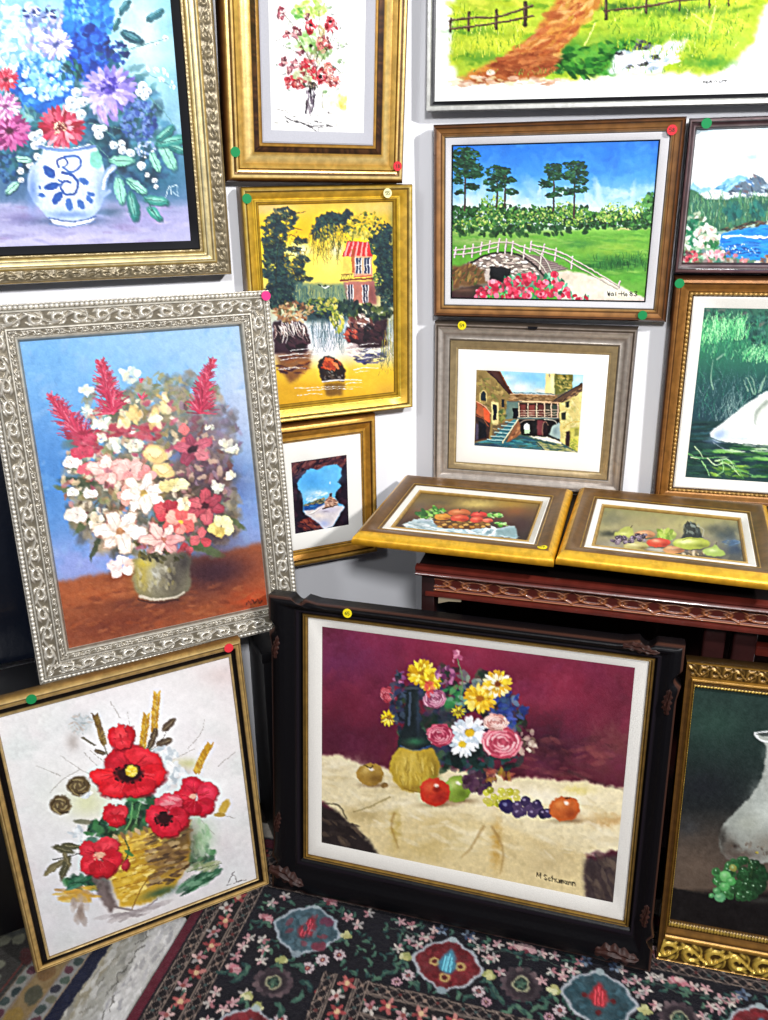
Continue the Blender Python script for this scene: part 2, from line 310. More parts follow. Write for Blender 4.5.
def paint_red_poppies():              # red flowers and wheat in a yellow basket
    s = Raster(-40, -30, 800, 930, 2.954, 1.9, 5)
    s.grad([(0, '#e2dcdc'), (300, '#e8e5e5'), (600, '#e2e1e3'), (930, '#d8d5da')])
    s.mottle(240, (20, 70), ['#e9e6e6', '#d2d6d4', '#d8ccd0', '#cfd8d6', '#ece8e4'], .22)
    s.glow(660, 70, 70, 40, '#cdb3b0', .45); s.glow(420, 250, 200, 150, '#f2f2f4', .8); s.glow(620, 420, 90, 80, '#f4f5f6', .7); s.glow(170, 430, 90, 110, '#e6e8e2', .5)
    tw = '#6b6258'
    for p in ([(150, 420), (190, 380), (240, 350)], [(180, 310), (240, 350), (300, 380)], [(330, 150), (360, 200)], [(250, 300), (290, 340)], [(380, 180), (390, 240), (390, 290)], [(560, 290), (600, 240), (610, 200)], [(500, 330), (580, 290)], [(600, 500), (640, 545)], [(650, 340), (700, 300)], [(640, 480), (700, 495)], [(110, 340), (180, 370)], [(270, 295), (330, 345)]):
        s.line(p, 1.6, tw, .5)
    # dandelion heads and pale leaves
    s.glow(240, 215, 38, 32, '#b3bcc0', .8); s.dabs(('e', 240, 215, 38, 32), 60, (3, 10), ['#a8b4b8', '#c8ccca', '#8f9a9c', '#b09a8a'], (0, 3), .3, .5); s.glow(218, 270, 20, 28, '#b0a7a2', .8)
    s.glow(260, 450, 70, 50, '#d8dcae', .85); s.glow(430, 420, 90, 60, '#e6ecee', .6); s.glow(560, 335, 40, 18, '#cfd08a', .9); s.glow(540, 370, 50, 40, '#c9bfbf', .8)
    # wheat
    for p in ([(460, 240), (464, 180), (470, 125)], [(425, 290), (432, 240), (438, 190)], [(588, 360), (605, 320), (628, 278)]):
        sp = spline(p, 10); s.line(p, 2.5, '#a8822a', .9)
        for i, q in enumerate(sp):
            for e in (-1, 1):
                s.dab(q[0] + e * 6, q[1] - 2, 8, 3.2, -1.57 + e * .55, s.r.choice(['#c89a2c', '#b5862a', '#d9b347']), .95, .3)
    sp = spline([(310, 275), (295, 225), (283, 190)], 8); s.line([(330, 345), (310, 275), (283, 190)], 3, '#5a4a2c')
    for q in sp:
        for e in (-1, 1):
            s.dab(q[0] + e * 5, q[1], 8, 3, -1.57 + e * .6, s.r.choice(['#7a6230', '#6a5230', '#8f7440']), .9)
    for q in spline([(250, 258), (268, 270), (280, 278)], 4):
        s.dab(q[0], q[1], 7, 3, .4, '#6a6250', .8)
    for x, y, l, t in ((505, 218, 28, -.75), (460, 250, 24, -1.4), (490, 270, 26, -.3), (450, 275, 22, -1.1), (300, 300, 18, .3)):
        s.dab(x, y, l, l * .42, t, '#594a3c', .95, .25, 3); s.line([(x - l * .8 * math.cos(t), y - l * .8 * math.sin(t)), (x + l * .8 * math.cos(t), y + l * .8 * math.sin(t))], 2, '#a39474', .7)
    s.line([(440, 300), (480, 270), (500, 230)], 2, '#4d4034', .8)
    # white roses
    for x, y, r in ((495, 305, 32), (465, 410, 40), (530, 375, 36), (235, 545, 24), (510, 350, 26), (250, 420, 20)):
        s.dabs(('e', x, y, r, r * .8), 22, (r * .25, r * .55), ['#f6f7f8', '#dfe6ea', '#c9d3da', '#ffffff', '#eceff0', '#b9c4cc'], (0, 3), .5, .85, .35, 3)
    # dark greens
    for reg, n in ((('e', 420, 480, 60, 55), 70), (('e', 340, 525, 70, 30), 50), (('e', 290, 540, 30, 30), 22), (('e', 250, 690, 50, 20), 22), (('e', 590, 600, 45, 40), 40), (('e', 480, 460, 40, 30), 20)):
        s.dabs(reg, n, (8, 22), ['#1d3a2c', '#2d5a3a', '#16291f', '#3f7a4a', '#20402e', '#335a48'], (0, 3), .5, .85, .4, 4)
    s.glow(400, 435, 28, 14, '#4c9a52', .9); s.glow(600, 560, 40, 60, '#a9c9a4', .9); s.dabs(('e', 590, 540, 35, 60), 30, (8, 20), ['#b5d2ae', '#8fba8c', '#cfe0c8', '#6a9a72'], (1.4, .4), .5, .5)
    s.line([(395, 450), (390, 500), (375, 530)], 5, '#6aa868', .8); s.line([(420, 450), (405, 510)], 4, '#7fb07a', .7)
    # basket
    s.poly([(318, 560), (560, 495), (568, 560), (560, 640), (520, 700), (440, 750), (360, 760), (335, 690)], '#c9a032', 1, 3, 6)
    s.glow(500, 600, 70, 80, '#6e5238', .9, .2); s.glow(545, 540, 36, 50, '#54402f', .9); s.glow(375, 640, 50, 90, '#dcb63a', .7); s.glow(440, 560, 60, 30, '#c9a86a', .6)
    s.dabs([(320, 570), (480, 530), (450, 700), (370, 750), (335, 680)], 150, (7, 18), ['#d9b13a', '#c4982c', '#e6c65a', '#b5882a', '#efd67c'], (-.25, .25), .35, .8)
    s.dabs([(440, 540), (560, 500), (560, 640), (500, 700), (440, 700)], 120, (7, 20), ['#7a5c3c', '#5e4630', '#9a7a4a', '#4a382a', '#b59a6c'], (-.3, .3), .35, .75)
    for i in range(6):
        y = 585 + i * 24
        for j in range(5):
            s.line([(335 + j * 26 + (i % 2) * 12, y - j * 7), (352 + j * 26 + (i % 2) * 12, y - 5 - j * 7)], 3, '#9a6f24', .6)
    for j in range(9):
        s.dab(345 + j * 22, 555 - j * 6.5, 12, 6, 1.0, ['#c9b089', '#8a6a46', '#a78a5e'][j % 3], .9, .3, 2)
    s.poly([(275, 670), (300, 660), (350, 760), (330, 775), (295, 735)], '#6a5a58', .9, 3, 8); s.glow(320, 690, 12, 50, '#3c3030', .7, -.3)
    s.glow(480, 715, 60, 14, '#2c5040', .8, -.3); s.line([(395, 765), (420, 710), (445, 670)], 4, '#8a6420', .8); s.line([(345, 760), (420, 770), (470, 735)], 7, '#5a4a48', .6, 3)
    # ground strokes
    s.dabs([(160, 710), (280, 695), (285, 735), (200, 745)], 36, (10, 34), ['#d2a838', '#e0bd55', '#c79a3a', '#b08a50'], (.05, .25), .25, .7)
    s.dabs([(215, 745), (260, 740), (250, 800), (225, 800)], 18, (10, 26), ['#a39288', '#b8a89e', '#8f7e74'], (1.5, .3), .4, .55)
    s.dabs([(540, 690), (640, 640), (660, 660), (560, 720)], 40, (10, 36), ['#2d5a40', '#4f8060', '#1e3f30', '#7fa88a'], (-.45, .3), .25, .75)
    s.dabs([(560, 640), (660, 620), (640, 650)], 16, (10, 30), ['#8a9a6a', '#a0a684'], (-.4, .3), .2, .6); s.line([(560, 655), (660, 630)], 2, '#4a5a3a', .7)
    s.dabs([(200, 690), (270, 660), (280, 690), (220, 705)], 22, (8, 24), ['#2d6a48', '#55886a', '#1e4634'], (-.4, .3), .35, .7)
    s.dabs([(300, 790), (420, 770), (500, 740), (420, 790), (320, 810)], 26, (14, 40), ['#b8b0b2', '#a39a9c', '#cfc8c8', '#8a8082'], (-.25, .2), .2, .6)
    s.dab(668, 462, 26, 12, -1.0, '#c4a03a', .9, .4, 3); s.dab(655, 485, 18, 6, 0, '#a8842a', .8)
    # brown roses and lower leaves
    for x, y, r in ((235, 400, 34), (182, 458, 32)):
        s.dab(x, y, r, r * .92, 0, '#5c4c34', 1, .2, 5)
        for k in range(16):
            a = k * .8; q = r * (1 - k / 18)
            s.line([(x + q * math.cos(a), y + q * .9 * math.sin(a)), (x + q * .9 * math.cos(a + .5), y + q * .8 * math.sin(a + .5)), (x + q * .8 * math.cos(a + 1), y + q * .7 * math.sin(a + 1))], 4, ['#8a7850', '#3c3020', '#a3946a'][k % 3], .8)
    s.dab(248, 507, 28, 8, .05, '#6a6a54', .8, .4); s.line([(160, 620), (250, 600)], 3, '#3d3a2c')
    for x, y, l, t in ((190, 590, 34, .25), (215, 580, 30, .1), (165, 640, 36, -.6), (195, 645, 40, 1.9), (200, 620, 26, 1.2), (150, 655, 24, -.6)):
        s.dab(x, y, l, l * .3, t, s.r.choice(['#6a6246', '#4c4a34', '#7d7456']), .95, .3, 3); s.line([(x - l * .7 * math.cos(t), y - l * .7 * math.sin(t)), (x + l * .8 * math.cos(t), y + l * .8 * math.sin(t))], 2, '#a8a07c', .6)
    # red flowers
    R = ['#d01f2c', '#e3303a', '#b81624', '#c41a2e']
    def poppy(x, y, pet, cen=None):
        for dx, dy, rx, ry, t, c in pet:
            s.dab(x + dx * 1.02 + 2, y + dy * 1.02 + 3, rx * 1.05, ry * 1.08, t, '#7e0c1a', .85, .2, 7)
            s.dab(x + dx, y + dy, rx, ry, t, c, 1, .12, 7, .1)
            s.dab(x + dx * 1.15, y + dy * 1.15, rx * .55, ry * .35, t, np.clip(hx(c) * 1.2 + .06, 0, 1), .55, .7, 5)
            for k in range(5):
                e = s.r.uniform(-.5, .5)
                s.line([(x + dx * .3, y + dy * .3), (x + dx * 1.2 - dy * e, y + dy * 1.2 + dx * e)], 3, s.r.choice(['#8f0f1c', '#f0555c', '#a8121f']), .45, 1.5)
        if cen:
            s.dab(x + cen[0], y + cen[1], cen[2], cen[3], 0, '#2a1014', .95, .4, 8)
            for k in range(16):
                a = s.r.random() * 6.28; s.dab(x + cen[0] + math.cos(a) * cen[2] * 1.1, y + cen[1] + math.sin(a) * cen[3] * 1.1, 4, 4, 0, '#2a0d12', .9)
    poppy(385, 355, [(-15, -38, 62, 34, -.4, '#b81c2c'), (45, -35, 58, 30, .35, '#d42734'), (-70, 18, 48, 26, .15, '#e2242e'), (62, 15, 50, 34, -.35, '#d81d2b'), (-30, 48, 60, 30, -.1, '#d92430'), (30, 50, 50, 26, -.2, '#c41c2a')], (0, 10, 40, 24))
    s.dab(392, 356, 16, 14, 0, '#e8c832', 1, .4, 6); s.dabs(('e', 392, 356, 16, 14), 14, (3, 6), ['#f4dc5a', '#c9a420', '#fbe98a'], (0, 3), .7, .9)
    poppy(360, 260, [(-18, -2, 18, 34, -.25, '#c8202e'), (18, -2, 20, 36, .3, '#b81a28'), (0, -12, 16, 34, 0, '#e23a42'), (8, 12, 26, 18, 0, '#d42a36')])
    poppy(342, 488, [(-12, -8, 22, 24, -.2, '#c4202f'), (16, -6, 22, 26, .3, '#d23440'), (4, 14, 26, 18, 0, '#b81826')])
    poppy(585, 430, [(-10, -32, 36, 24, .1, '#c41f38'), (32, -10, 30, 30, .5, '#d6304a'), (20, 32, 36, 24, -.2, '#b8182f'), (-36, 6, 34, 26, .2, '#c92338'), (-15, 36, 30, 20, 0, '#a8142a')])
    s.dab(575, 430, 10, 8, 0, '#f0b8a0', .9, .4)
    poppy(497, 490, [(5, -42, 42, 24, -.1, '#d4465a'), (-30, 0, 34, 34, .4, '#c92136'), (34, 5, 30, 34, -.3, '#b81c30'), (0, 32, 44, 28, 0, '#c21c30')], (-8, 8, 24, 18))
    s.dabs([(470, 440), (530, 430), (540, 455), (480, 460)], 10, (8, 20), ['#e88a94', '#f0b0b4', '#d9606e'], (0, .4), .3, .7)
    poppy(297, 610, [(-28, -20, 32, 26, .3, '#c92a3a'), (20, -30, 36, 26, -.2, '#d43442'), (36, 10, 28, 32, 0, '#c01c2c'), (-30, 22, 30, 26, -.4, '#d02838'), (8, 36, 38, 24, 0, '#b51a28')])
    s.dab(297, 608, 12, 10, 0, '#e8a88c', .95, .4, 4); s.dabs(('e', 297, 610, 20, 16), 14, (2, 5), ['#5a1018', '#f0c0a0'], (0, 3), .7, .8)
    poppy(375, 635, [(0, 0, 11, 18, .2, '#a82430')]); s.line([(375, 620), (385, 590), (372, 560)], 5, '#3a5a30'); s.dab(385, 600, 16, 6, .5, '#4c7a40', .9)
    s.line([(680, 690), (690, 670), (700, 665), (705, 685), (720, 680)], 2, '#4a4244', .8); s.line([(675, 695), (735, 678)], 1.5, '#4a4244', .7); s.line([(690, 664), (700, 655)], 2, '#4a4244', .7)
    return s.finish(1.4, .035, .6)

def paint_fruit_table():              # straw bottle, bouquet and fruit on a cream cloth
    s = Raster(-10, 0, 790, 690, 2.327, 1.9, 7)
    s.grad([(0, '#6d1f3a'), (150, '#6a1c33'), (300, '#571a2c'), (690, '#3d1420')])
    for g in ((60, 90, 120, 70, '#642a55', .7), (330, 70, 130, 60, '#8e2340', .8), (600, 160, 160, 60, '#7a1f38', .8), (150, 60, 120, 40, '#7a2448', .5), (530, 300, 120, 60, '#2e1420', .9), (700, 310, 60, 60, '#7f4a44', .8), (80, 280, 100, 50, '#4a1830', .7), (720, 180, 60, 70, '#5e1d2e', .7), (540, 200, 90, 30, '#92354a', .4)):
        s.glow(g[0], g[1], g[2], g[3], g[4], g[5], 0, 20)
    s.mottle(300, (14, 46), ['#7d2540', '#58182e', '#8e3048', '#631c3a', '#4a1626', '#702a50'], .25)
    s.dabs(('e', 600, 330, 120, 50), 60, (10, 30), ['#6a3038', '#8a4a46', '#4a2028', '#5a2a34'], (.2, .5), .3, .35)
    # cloth
    s.poly([(-20, 325), (60, 320), (120, 345), (180, 355), (300, 350), (470, 372), (560, 380), (640, 385), (800, 415), (800, 560), (700, 545), (640, 555), (640, 720), (150, 720), (140, 545), (60, 460), (-20, 400)], '#e6d8b0', 1, 3, 8)
    s.poly([(60, 440), (180, 450), (430, 480), (640, 555), (640, 700), (300, 620), (150, 545)], '#dfcb98', 1, 5, 8)
    for g in ((60, 350, 60, 22, '#efe4c6', .9), (260, 450, 140, 20, '#e9dab0', .9), (560, 420, 120, 24, '#f0e6cc', .95), (680, 520, 60, 20, '#e4d8b8', .8), (480, 430, 60, 30, '#f3ead2', .7), (300, 510, 50, 50, '#c2a868', .7), (430, 530, 14, 60, '#b8862a', .8), (195, 490, 14, 50, '#b89a3c', .7), (350, 520, 60, 50, '#dccb98', .8), (560, 570, 60, 50, '#c8b486', .8), (690, 475, 50, 14, '#b98848', .8), (620, 405, 40, 12, '#e0cf7a', .8), (250, 540, 60, 30, '#cdb574', .6), (120, 460, 50, 20, '#b59f6a', .7)):
        s.glow(*g[:6], rough=10)
    s.dabs([(0, 330), (200, 370), (700, 430), (700, 540), (600, 590), (180, 520), (0, 400)], 260, (8, 34), ['#f3e8ca', '#dccb9c', '#faf2dc', '#cdb986', '#e8dab2', '#c4ae7a'], (.25, .5), .22, .3, .7)
    s.poly([(-20, 430), (60, 455), (110, 500), (160, 560), (-20, 560)], '#241c1c', 1, 4, 10); s.dabs(('e', 60, 500, 60, 30), 24, (8, 22), ['#3a302c', '#1c1618', '#5a4a3c'], (.5, .5), .3, .6)
    s.line([(25, 435), (60, 440), (80, 470)], 4, '#4a4230', .6); s.line([(95, 455), (140, 440), (180, 420)], 4, '#8a7a4a', .5)
    s.poly([(635, 570), (800, 540), (800, 720), (640, 720)], '#3c3030', 1, 5, 12); s.dabs(('e', 680, 610, 40, 50), 24, (8, 24), ['#57483f', '#2c2226', '#6a5a4c'], (1, .5), .3, .5)
    for p in ([(190, 460), (185, 490), (200, 540)], [(420, 490), (445, 540), (440, 600)], [(400, 490), (370, 540), (350, 560)], [(600, 360), (660, 385), (730, 405)]):
        s.line(p, 7, '#94713a' if p[0][0] < 500 else '#3a2226', .5, 2, soft=3)
    # foliage behind flowers
    s.dabs(('e', 340, 240, 150, 120), 240, (7, 22), ['#16281f', '#23402c', '#1b2436', '#3a5a3c', '#26304a', '#4a3a44', '#101a18', '#2f3a5a'], (0, 3), .5, .8, .4, 4)
    s.dabs(('e', 400, 335, 90, 30), 60, (8, 18), ['#142a26', '#1d3a34', '#0e1c1c', '#23484a'], (0, 3), .5, .85); s.dabs(('e', 455, 220, 45, 45), 60, (6, 14), ['#2c3f8e', '#1d2c66', '#4a5cae', '#36507a', '#5a7a9a'], (0, 3), .5, .85)
    s.dabs(('e', 330, 185, 30, 26), 20, (8, 16), ['#2f7a44', '#5aa05a', '#1f5a38', '#7aa88a'], (0, 3), .5, .85); s.dabs(('e', 375, 150, 30, 20), 14, (7, 16), ['#8fa08a', '#6a7a78', '#a8b0a0'], (0, 3), .5, .7)
    s.line([(345, 190), (350, 140), (338, 95)], 2.5, '#6a7a5a'); s.dabs(('e', 500, 290, 25, 30), 24, (5, 10), ['#8a6a5a', '#c9b0a0', '#6a5a4a', '#a8807a'], (0, 3), .5, .7)
    def bloom(x, y, r, cols, cen, n=18, rings=3):
        for k in range(rings):
            q = r * (1 - .27 * k)
            for i in range(n - 3 * k):
                t = i * 6.283 / (n - 3 * k) + k * .4 + s.r.uniform(-.1, .1)
                s.dab(x + math.cos(t) * q * .7, y + math.sin(t) * q * .62, q * .34, q * .15, t, s.r.choice(cols), .95, .3, 2, .1)
        s.dab(x, y, r * .24, r * .2, 0, cen, .9, .5, 3)
    Yc = ['#e8c41e', '#f2d93a', '#d4a818', '#f7e568', '#c2920f']
    bloom(255, 130, 34, Yc, '#a87a14'); bloom(275, 150, 26, Yc, '#b88a1a'); bloom(392, 188, 38, ['#e3b322', '#f0cb3a', '#d09a1a', '#f6dd6a'], '#b5701c'); bloom(432, 155, 34, ['#f0e2a0', '#f7f0d0', '#e8c83a', '#d9a82a'], '#8a4a1a')
    bloom(178, 235, 20, Yc, '#a8841a', 12, 2); bloom(342, 220, 17, ['#c9b82a', '#e0d04a', '#a89a1a'], '#8a7a1a', 10, 2)
    bloom(366, 270, 42, ['#f2f4f6', '#dfe6ee', '#ffffff', '#c6d2dc'], '#d4b02a', 18, 2); bloom(352, 298, 32, ['#eef2f4', '#ffffff', '#ccd8e0'], '#d9bc3a', 14, 2)
    s.dab(368, 270, 11, 9, 0, '#dcb628', 1); s.dab(350, 296, 9, 8, 0, '#e3c440', 1)
    def rose(x, y, rx, ry, cols):
        s.dab(x, y, rx, ry, .1, cols[0], 1, .15, 5, .12)
        for k in range(26):
            a = k * 1.15; q = 1 - k / 30
            pts = [(x + rx * q * math.cos(a + d), y + ry * q * math.sin(a + d)) for d in (0, .5, 1.0)]
            s.line(pts, rx * .13, cols[1 + k % 3], .85, rx * .07)
    rose(443, 292, 46, 38, ['#c4566a', '#e89aa4', '#a83a50', '#f3c0c4']); rose(297, 275, 32, 26, ['#b0405a', '#d87a8c', '#8f2a44', '#e8a0ac']); rose(428, 245, 30, 20, ['#d8a49c', '#f0ccc2', '#b87a74', '#f7e2da'])
    rose(285, 190, 26, 22, ['#a8607c', '#cf92a8', '#7e3e5a', '#dcb0c0']); rose(176, 180, 19, 17, ['#a83a4a', '#c4606a', '#7e2434', '#d4808a'])
    s.dabs(('e', 310, 135, 22, 22), 22, (5, 10), ['#8e4a72', '#b06a90', '#6a3058', '#c890ac'], (0, 3), .6, .9); s.dabs(('e', 205, 140, 12, 16), 12, (4, 8), ['#a86a90', '#c898b0', '#86487a'], (0, 3), .6, .9)
    s.dabs(('e', 337, 92, 12, 12), 12, (4, 8), ['#c4708c', '#e0a0b4', '#a04a6a'], (0, 3), .6, .9); s.dabs(('e', 512, 302, 10, 12), 10, (4, 8), ['#d8c8b8', '#b8a090'], (0, 3), .6, .9); s.dabs(('e', 270, 165, 12, 20), 10, (5, 9), ['#c83a3a', '#e05a50'], (0, 3), .6, .8)
    s.dabs(('e', 205, 190, 22, 60), 40, (6, 13), ['#1a2233', '#2a3452', '#141a22', '#3a4a5c'], (0, 3), .5, .85)
    # bottle in straw
    s.poly([(220, 160), (246, 160), (250, 250), (275, 290), (280, 320), (195, 320), (200, 285), (215, 250)], '#182226', 1, 1.5, 3)
    s.line([(228, 175), (226, 250)], 6, '#4a5a70', .7); s.glow(240, 290, 22, 9, '#2f6a4a', .9); s.line([(205, 300), (240, 312), (275, 300)], 4, '#3a5a8a', .7); s.glow(246, 230, 5, 40, '#38465c', .6); s.line([(219, 165), (248, 165)], 6, '#3a4048')
    s.poly([(206, 302), (188, 322), (180, 350), (190, 382), (214, 403), (246, 408), (274, 394), (294, 364), (295, 336), (278, 306), (242, 312)], '#b99a32', 1, 1.5, 3, sm=True)
    s.glow(222, 350, 26, 36, '#dcc05a', .9); s.glow(285, 360, 14, 36, '#7d6420', .8); s.glow(240, 398, 40, 8, '#8a6a24', .8)
    s.dabs(('e', 238, 358, 50, 40), 70, (6, 16), ['#c9ac42', '#a88a2c', '#e0c868', '#8f7426'], (1.5, .25), .25, .45); s.line([(215, 400), (245, 408), (270, 402)], 4, '#94762c', .9)
    # fruit
    def fruit(x, y, rx, ry, base, hi, lo, spec=True):
        s.glow(x + 8, y + ry * .95, rx * 1.1, 6, '#6a4a2a', .7)
        s.dab(x, y, rx, ry, 0, base, 1, .1, 4, .08); s.glow(x + rx * .4, y + ry * .4, rx * .5, ry * .45, lo, .8); s.glow(x - rx * .3, y - ry * .35, rx * .42, ry * .4, hi, .85)
        if spec:
            s.dab(x + rx * .1, y - ry * .45, 6, 4, .3, '#fbeee0', .8, .8)
    fruit(134, 366, 31, 27, '#a8843a', '#cdae62', '#6e4e1e'); s.line([(120, 345), (135, 352), (140, 346)], 3, '#5a4418'); s.dab(168, 392, 9, 7, 0, '#8a6a3a', .9)
    fruit(338, 401, 32, 30, '#86a03a', '#c2d07a', '#546a1e'); fruit(286, 408, 36, 32, '#c23420', '#e0603a', '#8e1a18'); s.dab(292, 402, 10, 6, 0, '#7a1a14', .7, .8)
    s.dabs(('e', 390, 385, 34, 22), 40, (6, 11), ['#2a1a2e', '#4a2a44', '#3a2030', '#5a3a50'], (0, 3), .9, .9); s.dabs(('e', 430, 370, 40, 14), 24, (7, 15), ['#8a3a34', '#b06048', '#5a2a2c', '#a8842e'], (0, 3), .4, .7)
    for i in range(26):
        x, y = 405 + s.r.random() * 75, 400 + s.r.random() * 40
        if abs((x - 405) - (y - 400) * .1) < 80:
            s.dab(x, y, 8.5, 8, 0, s.r.choice(['#b8b42a', '#d0cc4a', '#9a9a1e', '#c9c05a']), .95, .2); s.dab(x - 2, y - 3, 2.5, 2.2, 0, '#f0eca8', .8)
    s.dab(455, 442, 20, 16, .4, '#2e2450', 1, .15); s.dab(450, 437, 6, 4, .4, '#7a7aa8', .8, .6)
    for x, y in ((480, 440), (490, 455), (505, 442), (515, 458), (530, 450), (540, 460), (498, 430), (525, 438), (552, 458), (480, 458)):
        s.dab(x, y, 12, 11.5, 0, s.r.choice(['#3a2c50', '#4c3a5e', '#2c2244']), 1, .15); s.dab(x - 2, y - 4, 3.6, 2.8, 0, '#9a8aac', .85, .6)
    fruit(591, 448, 36, 30, '#c2602a', '#e08a48', '#8e3a18'); s.dab(596, 424, 6, 3, 0, '#5a3a18', .9)
    s.text('M', 526, 597, 8, 11, 2, '#2c2018', .3, .2); s.text('Schumann', 542, 602, 7, 12, 2, '#2c2018', .35, .2)
    return s.finish(1.4, .04, .6)
def paint_blue_vase():                # blue and mauve flowers in a white jug with blue scrolls
    s = Raster(-850, -130, 790, 990, 3.84, 1.9, 11)
    s.grad([(-130, '#a5d4e8'), (200, '#9fd0e2'), (500, '#5f9ab5'), (760, '#6d8fb4'), (800, '#b3b4d6'), (990, '#c4c2e2')])
    for g in ((600, 250, 130, 220, '#b9dfea', .95), (560, 120, 80, 120, '#e8f4f6', .9), (650, 60, 60, 80, '#8cc4d0', .7), (500, 60, 60, 80, '#cfe8f0', .9), (640, 620, 90, 140, '#3f7f9c', .8), (560, 700, 120, 90, '#2f6c86', .85), (120, 620, 150, 90, '#2c5f80', .85), (420, 500, 120, 120, '#33586f', .8), (-300, 300, 300, 300, '#6fa8cc', .8), (690, 420, 40, 160, '#9cc8d8', .7), (60, 740, 120, 50, '#56799c', .8)):
        s.glow(*g[:6], rough=14)
    s.mottle(500, (16, 60), ['#b5e0ec', '#86bcd2', '#cfeaf2', '#6fa6c2', '#a8cfe6'], .2, [(-850, -130), (790, -130), (790, 560), (-850, 560)])
    s.glow(300, 830, 500, 60, '#b7b2da', .7); s.glow(560, 850, 150, 50, '#a9a6d2', .7); s.glow(400, 815, 120, 22, '#4d6c86', .8); s.glow(90, 840, 80, 22, '#8a84b4', .8); s.glow(250, 920, 300, 26, '#d2cdea', .8)
    s.dabs([(-850, 780), (720, 780), (740, 940), (-850, 960)], 170, (14, 50), ['#c4bfe2', '#a09cc8', '#d8d4ee', '#8f90bc', '#b8b4dc', '#9a88b4'], (.05, .25), .25, .35, .8)
    dk = ['#1f4a5c', '#2d6470', '#24566a', '#3a7a80', '#16384c', '#2c4f78']
    for c in ((330, 400, 300, 190, 200), (100, 580, 200, 120, 120), (500, 560, 190, 160, 160), (-350, 350, 420, 330, 260)):
        s.dabs(('e',) + c[:4], c[4], (14, 40), dk + ['#4a86a8', '#5a9ab8'], (0, 3), .5, .55, .6, 8)
    W = ['#ffffff', '#eef6fa', '#dcecf6', '#f8fbff', '#c9dff0']
    s.dabs(('e', 40, 130, 120, 150), 150, (10, 26), W + ['#b5d8ea', '#8cc4dc'], (0, 3), .6, .8, .4, 4); s.dabs(('e', 180, 110, 90, 100), 90, (9, 22), ['#d6d4f0', '#b9b8e2', '#ece8f8', '#9aa8d8', '#7a8cc4'], (0, 3), .5, .8, .4, 4)
    s.dabs([(70, 30), (230, 30), (220, 60), (90, 60)], 24, (5, 12), ['#1d3a8a', '#3a5aa8', '#23407c'], (.3, .8), .4, .8)
    # blue delphinium
    s.dabs(('e', 340, 60, 95, 110), 190, (11, 24), ['#2f8ede', '#4aa8ee', '#1a6fc8', '#6fc0f4', '#2478d4', '#3a9ae6'], (0, 3), .7, .85, .4, 4)
    s.dabs(('e', 350, 200, 80, 105), 180, (10, 24), ['#1a58c0', '#2a6fd8', '#1444a0', '#3f86e4', '#0f3a94', '#1d62cc'], (0, 3), .7, .88, .4, 4)
    s.dabs(('e', 440, 200, 55, 50), 40, (9, 20), ['#14388a', '#1d50a8', '#1f6a8a', '#102c6c'], (0, 3), .6, .85, .4, 4)
    s.dabs(('e', 310, 20, 40, 60), 30, (6, 12), ['#a8dcfa', '#7cc4f4'], (0, 3), .6, .7)
    # hydrangea
    s.dabs(('e', 165, 320, 115, 95), 200, (10, 24), ['#1f74cc', '#3f96e2', '#2a80d4', '#6ab4ec', '#1560b4'], (0, 3), .7, .88, .4, 4); s.dabs(('e', 175, 300, 100, 75), 110, (8, 16), ['#bfe4f8', '#e8f6fc', '#8cccf0', '#fafdff', '#a4d8f4'], (0, 3), .7, .85, .4, 3)
    s.dabs(('e', 160, 230, 90, 40), 50, (8, 18), ['#5fa8dc', '#8cc8ec', '#c9e8f6', '#3f8ac8'], (0, 3), .6, .8); s.dabs(('e', 275, 265, 40, 40), 26, (9, 22), ['#1f6a78', '#3a8c8c', '#14505f'], (1, .8), .4, .85)
    s.dabs([(60, 410), (150, 400), (140, 470), (90, 470)], 18, (10, 26), ['#7fb8b8', '#4a8c98', '#a8d0c8'], (1.2, .7), .35, .85)
    # mums and daisies
    def mum(x, y, r, cols, cen, n=26, sq=.9, rings=3):
        for k in range(rings):
            q = r * (1 - .25 * k)
            for i in range(n - 4 * k):
                t = i * 6.283 / (n - 4 * k) + k * .3 + s.r.uniform(-.08, .08)
                s.dab(x + math.cos(t) * q * .66, y + math.sin(t) * q * .66 * sq, q * .36, q * .11, math.atan2(math.sin(t) * sq, math.cos(t)), s.r.choice(cols), .92, .3, 2, .08)
        s.dab(x, y, r * .2, r * .17, 0, cen, .9, .6, 3)
    mum(238, 485, 92, ['#c83a5c', '#dc6e88', '#b02848', '#ecaab8', '#d05474', '#a4243f'], '#8c2030'); s.dabs(('e', 232, 485, 30, 24), 24, (4, 12), ['#f8e2c4', '#f0c4a8', '#7e1c2c'], (0, 3), .35, .9)
    mum(20, 300, 52, ['#d84a68', '#e8788c', '#c03254'], '#8e2038', 20); s.dab(42, 305, 9, 9, 0, '#f4dce0', .9, .4)
    mum(35, 500, 84, ['#c860a4', '#b0488c', '#e08cc0', '#d478b4', '#943878'], '#6c2048'); mum(20, 405, 60, ['#d89ac8', '#ecc4e0', '#c078b4', '#f6e0ee'], '#a85890', 20)
    mum(215, 165, 66, ['#e6e2f6', '#c4c0ea', '#f6f4fc', '#a8a8dc'], '#6a74b0', 22)
    mum(425, 340, 110, ['#b8aaea', '#9a8cdc', '#d8ccf6', '#c6baf0', '#8478cc'], '#5a4ab0', 22, .8); s.dabs(('e', 420, 320, 36, 34), 30, (5, 12), ['#5a4ab8', '#7a68cc', '#4438a0'], (0, 3), .6, .9)
    s.dabs([(360, 400), (460, 400), (440, 460), (380, 460)], 24, (12, 30), ['#c8b4ea', '#b094dc', '#e0d0f4'], (1.3, .3), .3, .85)
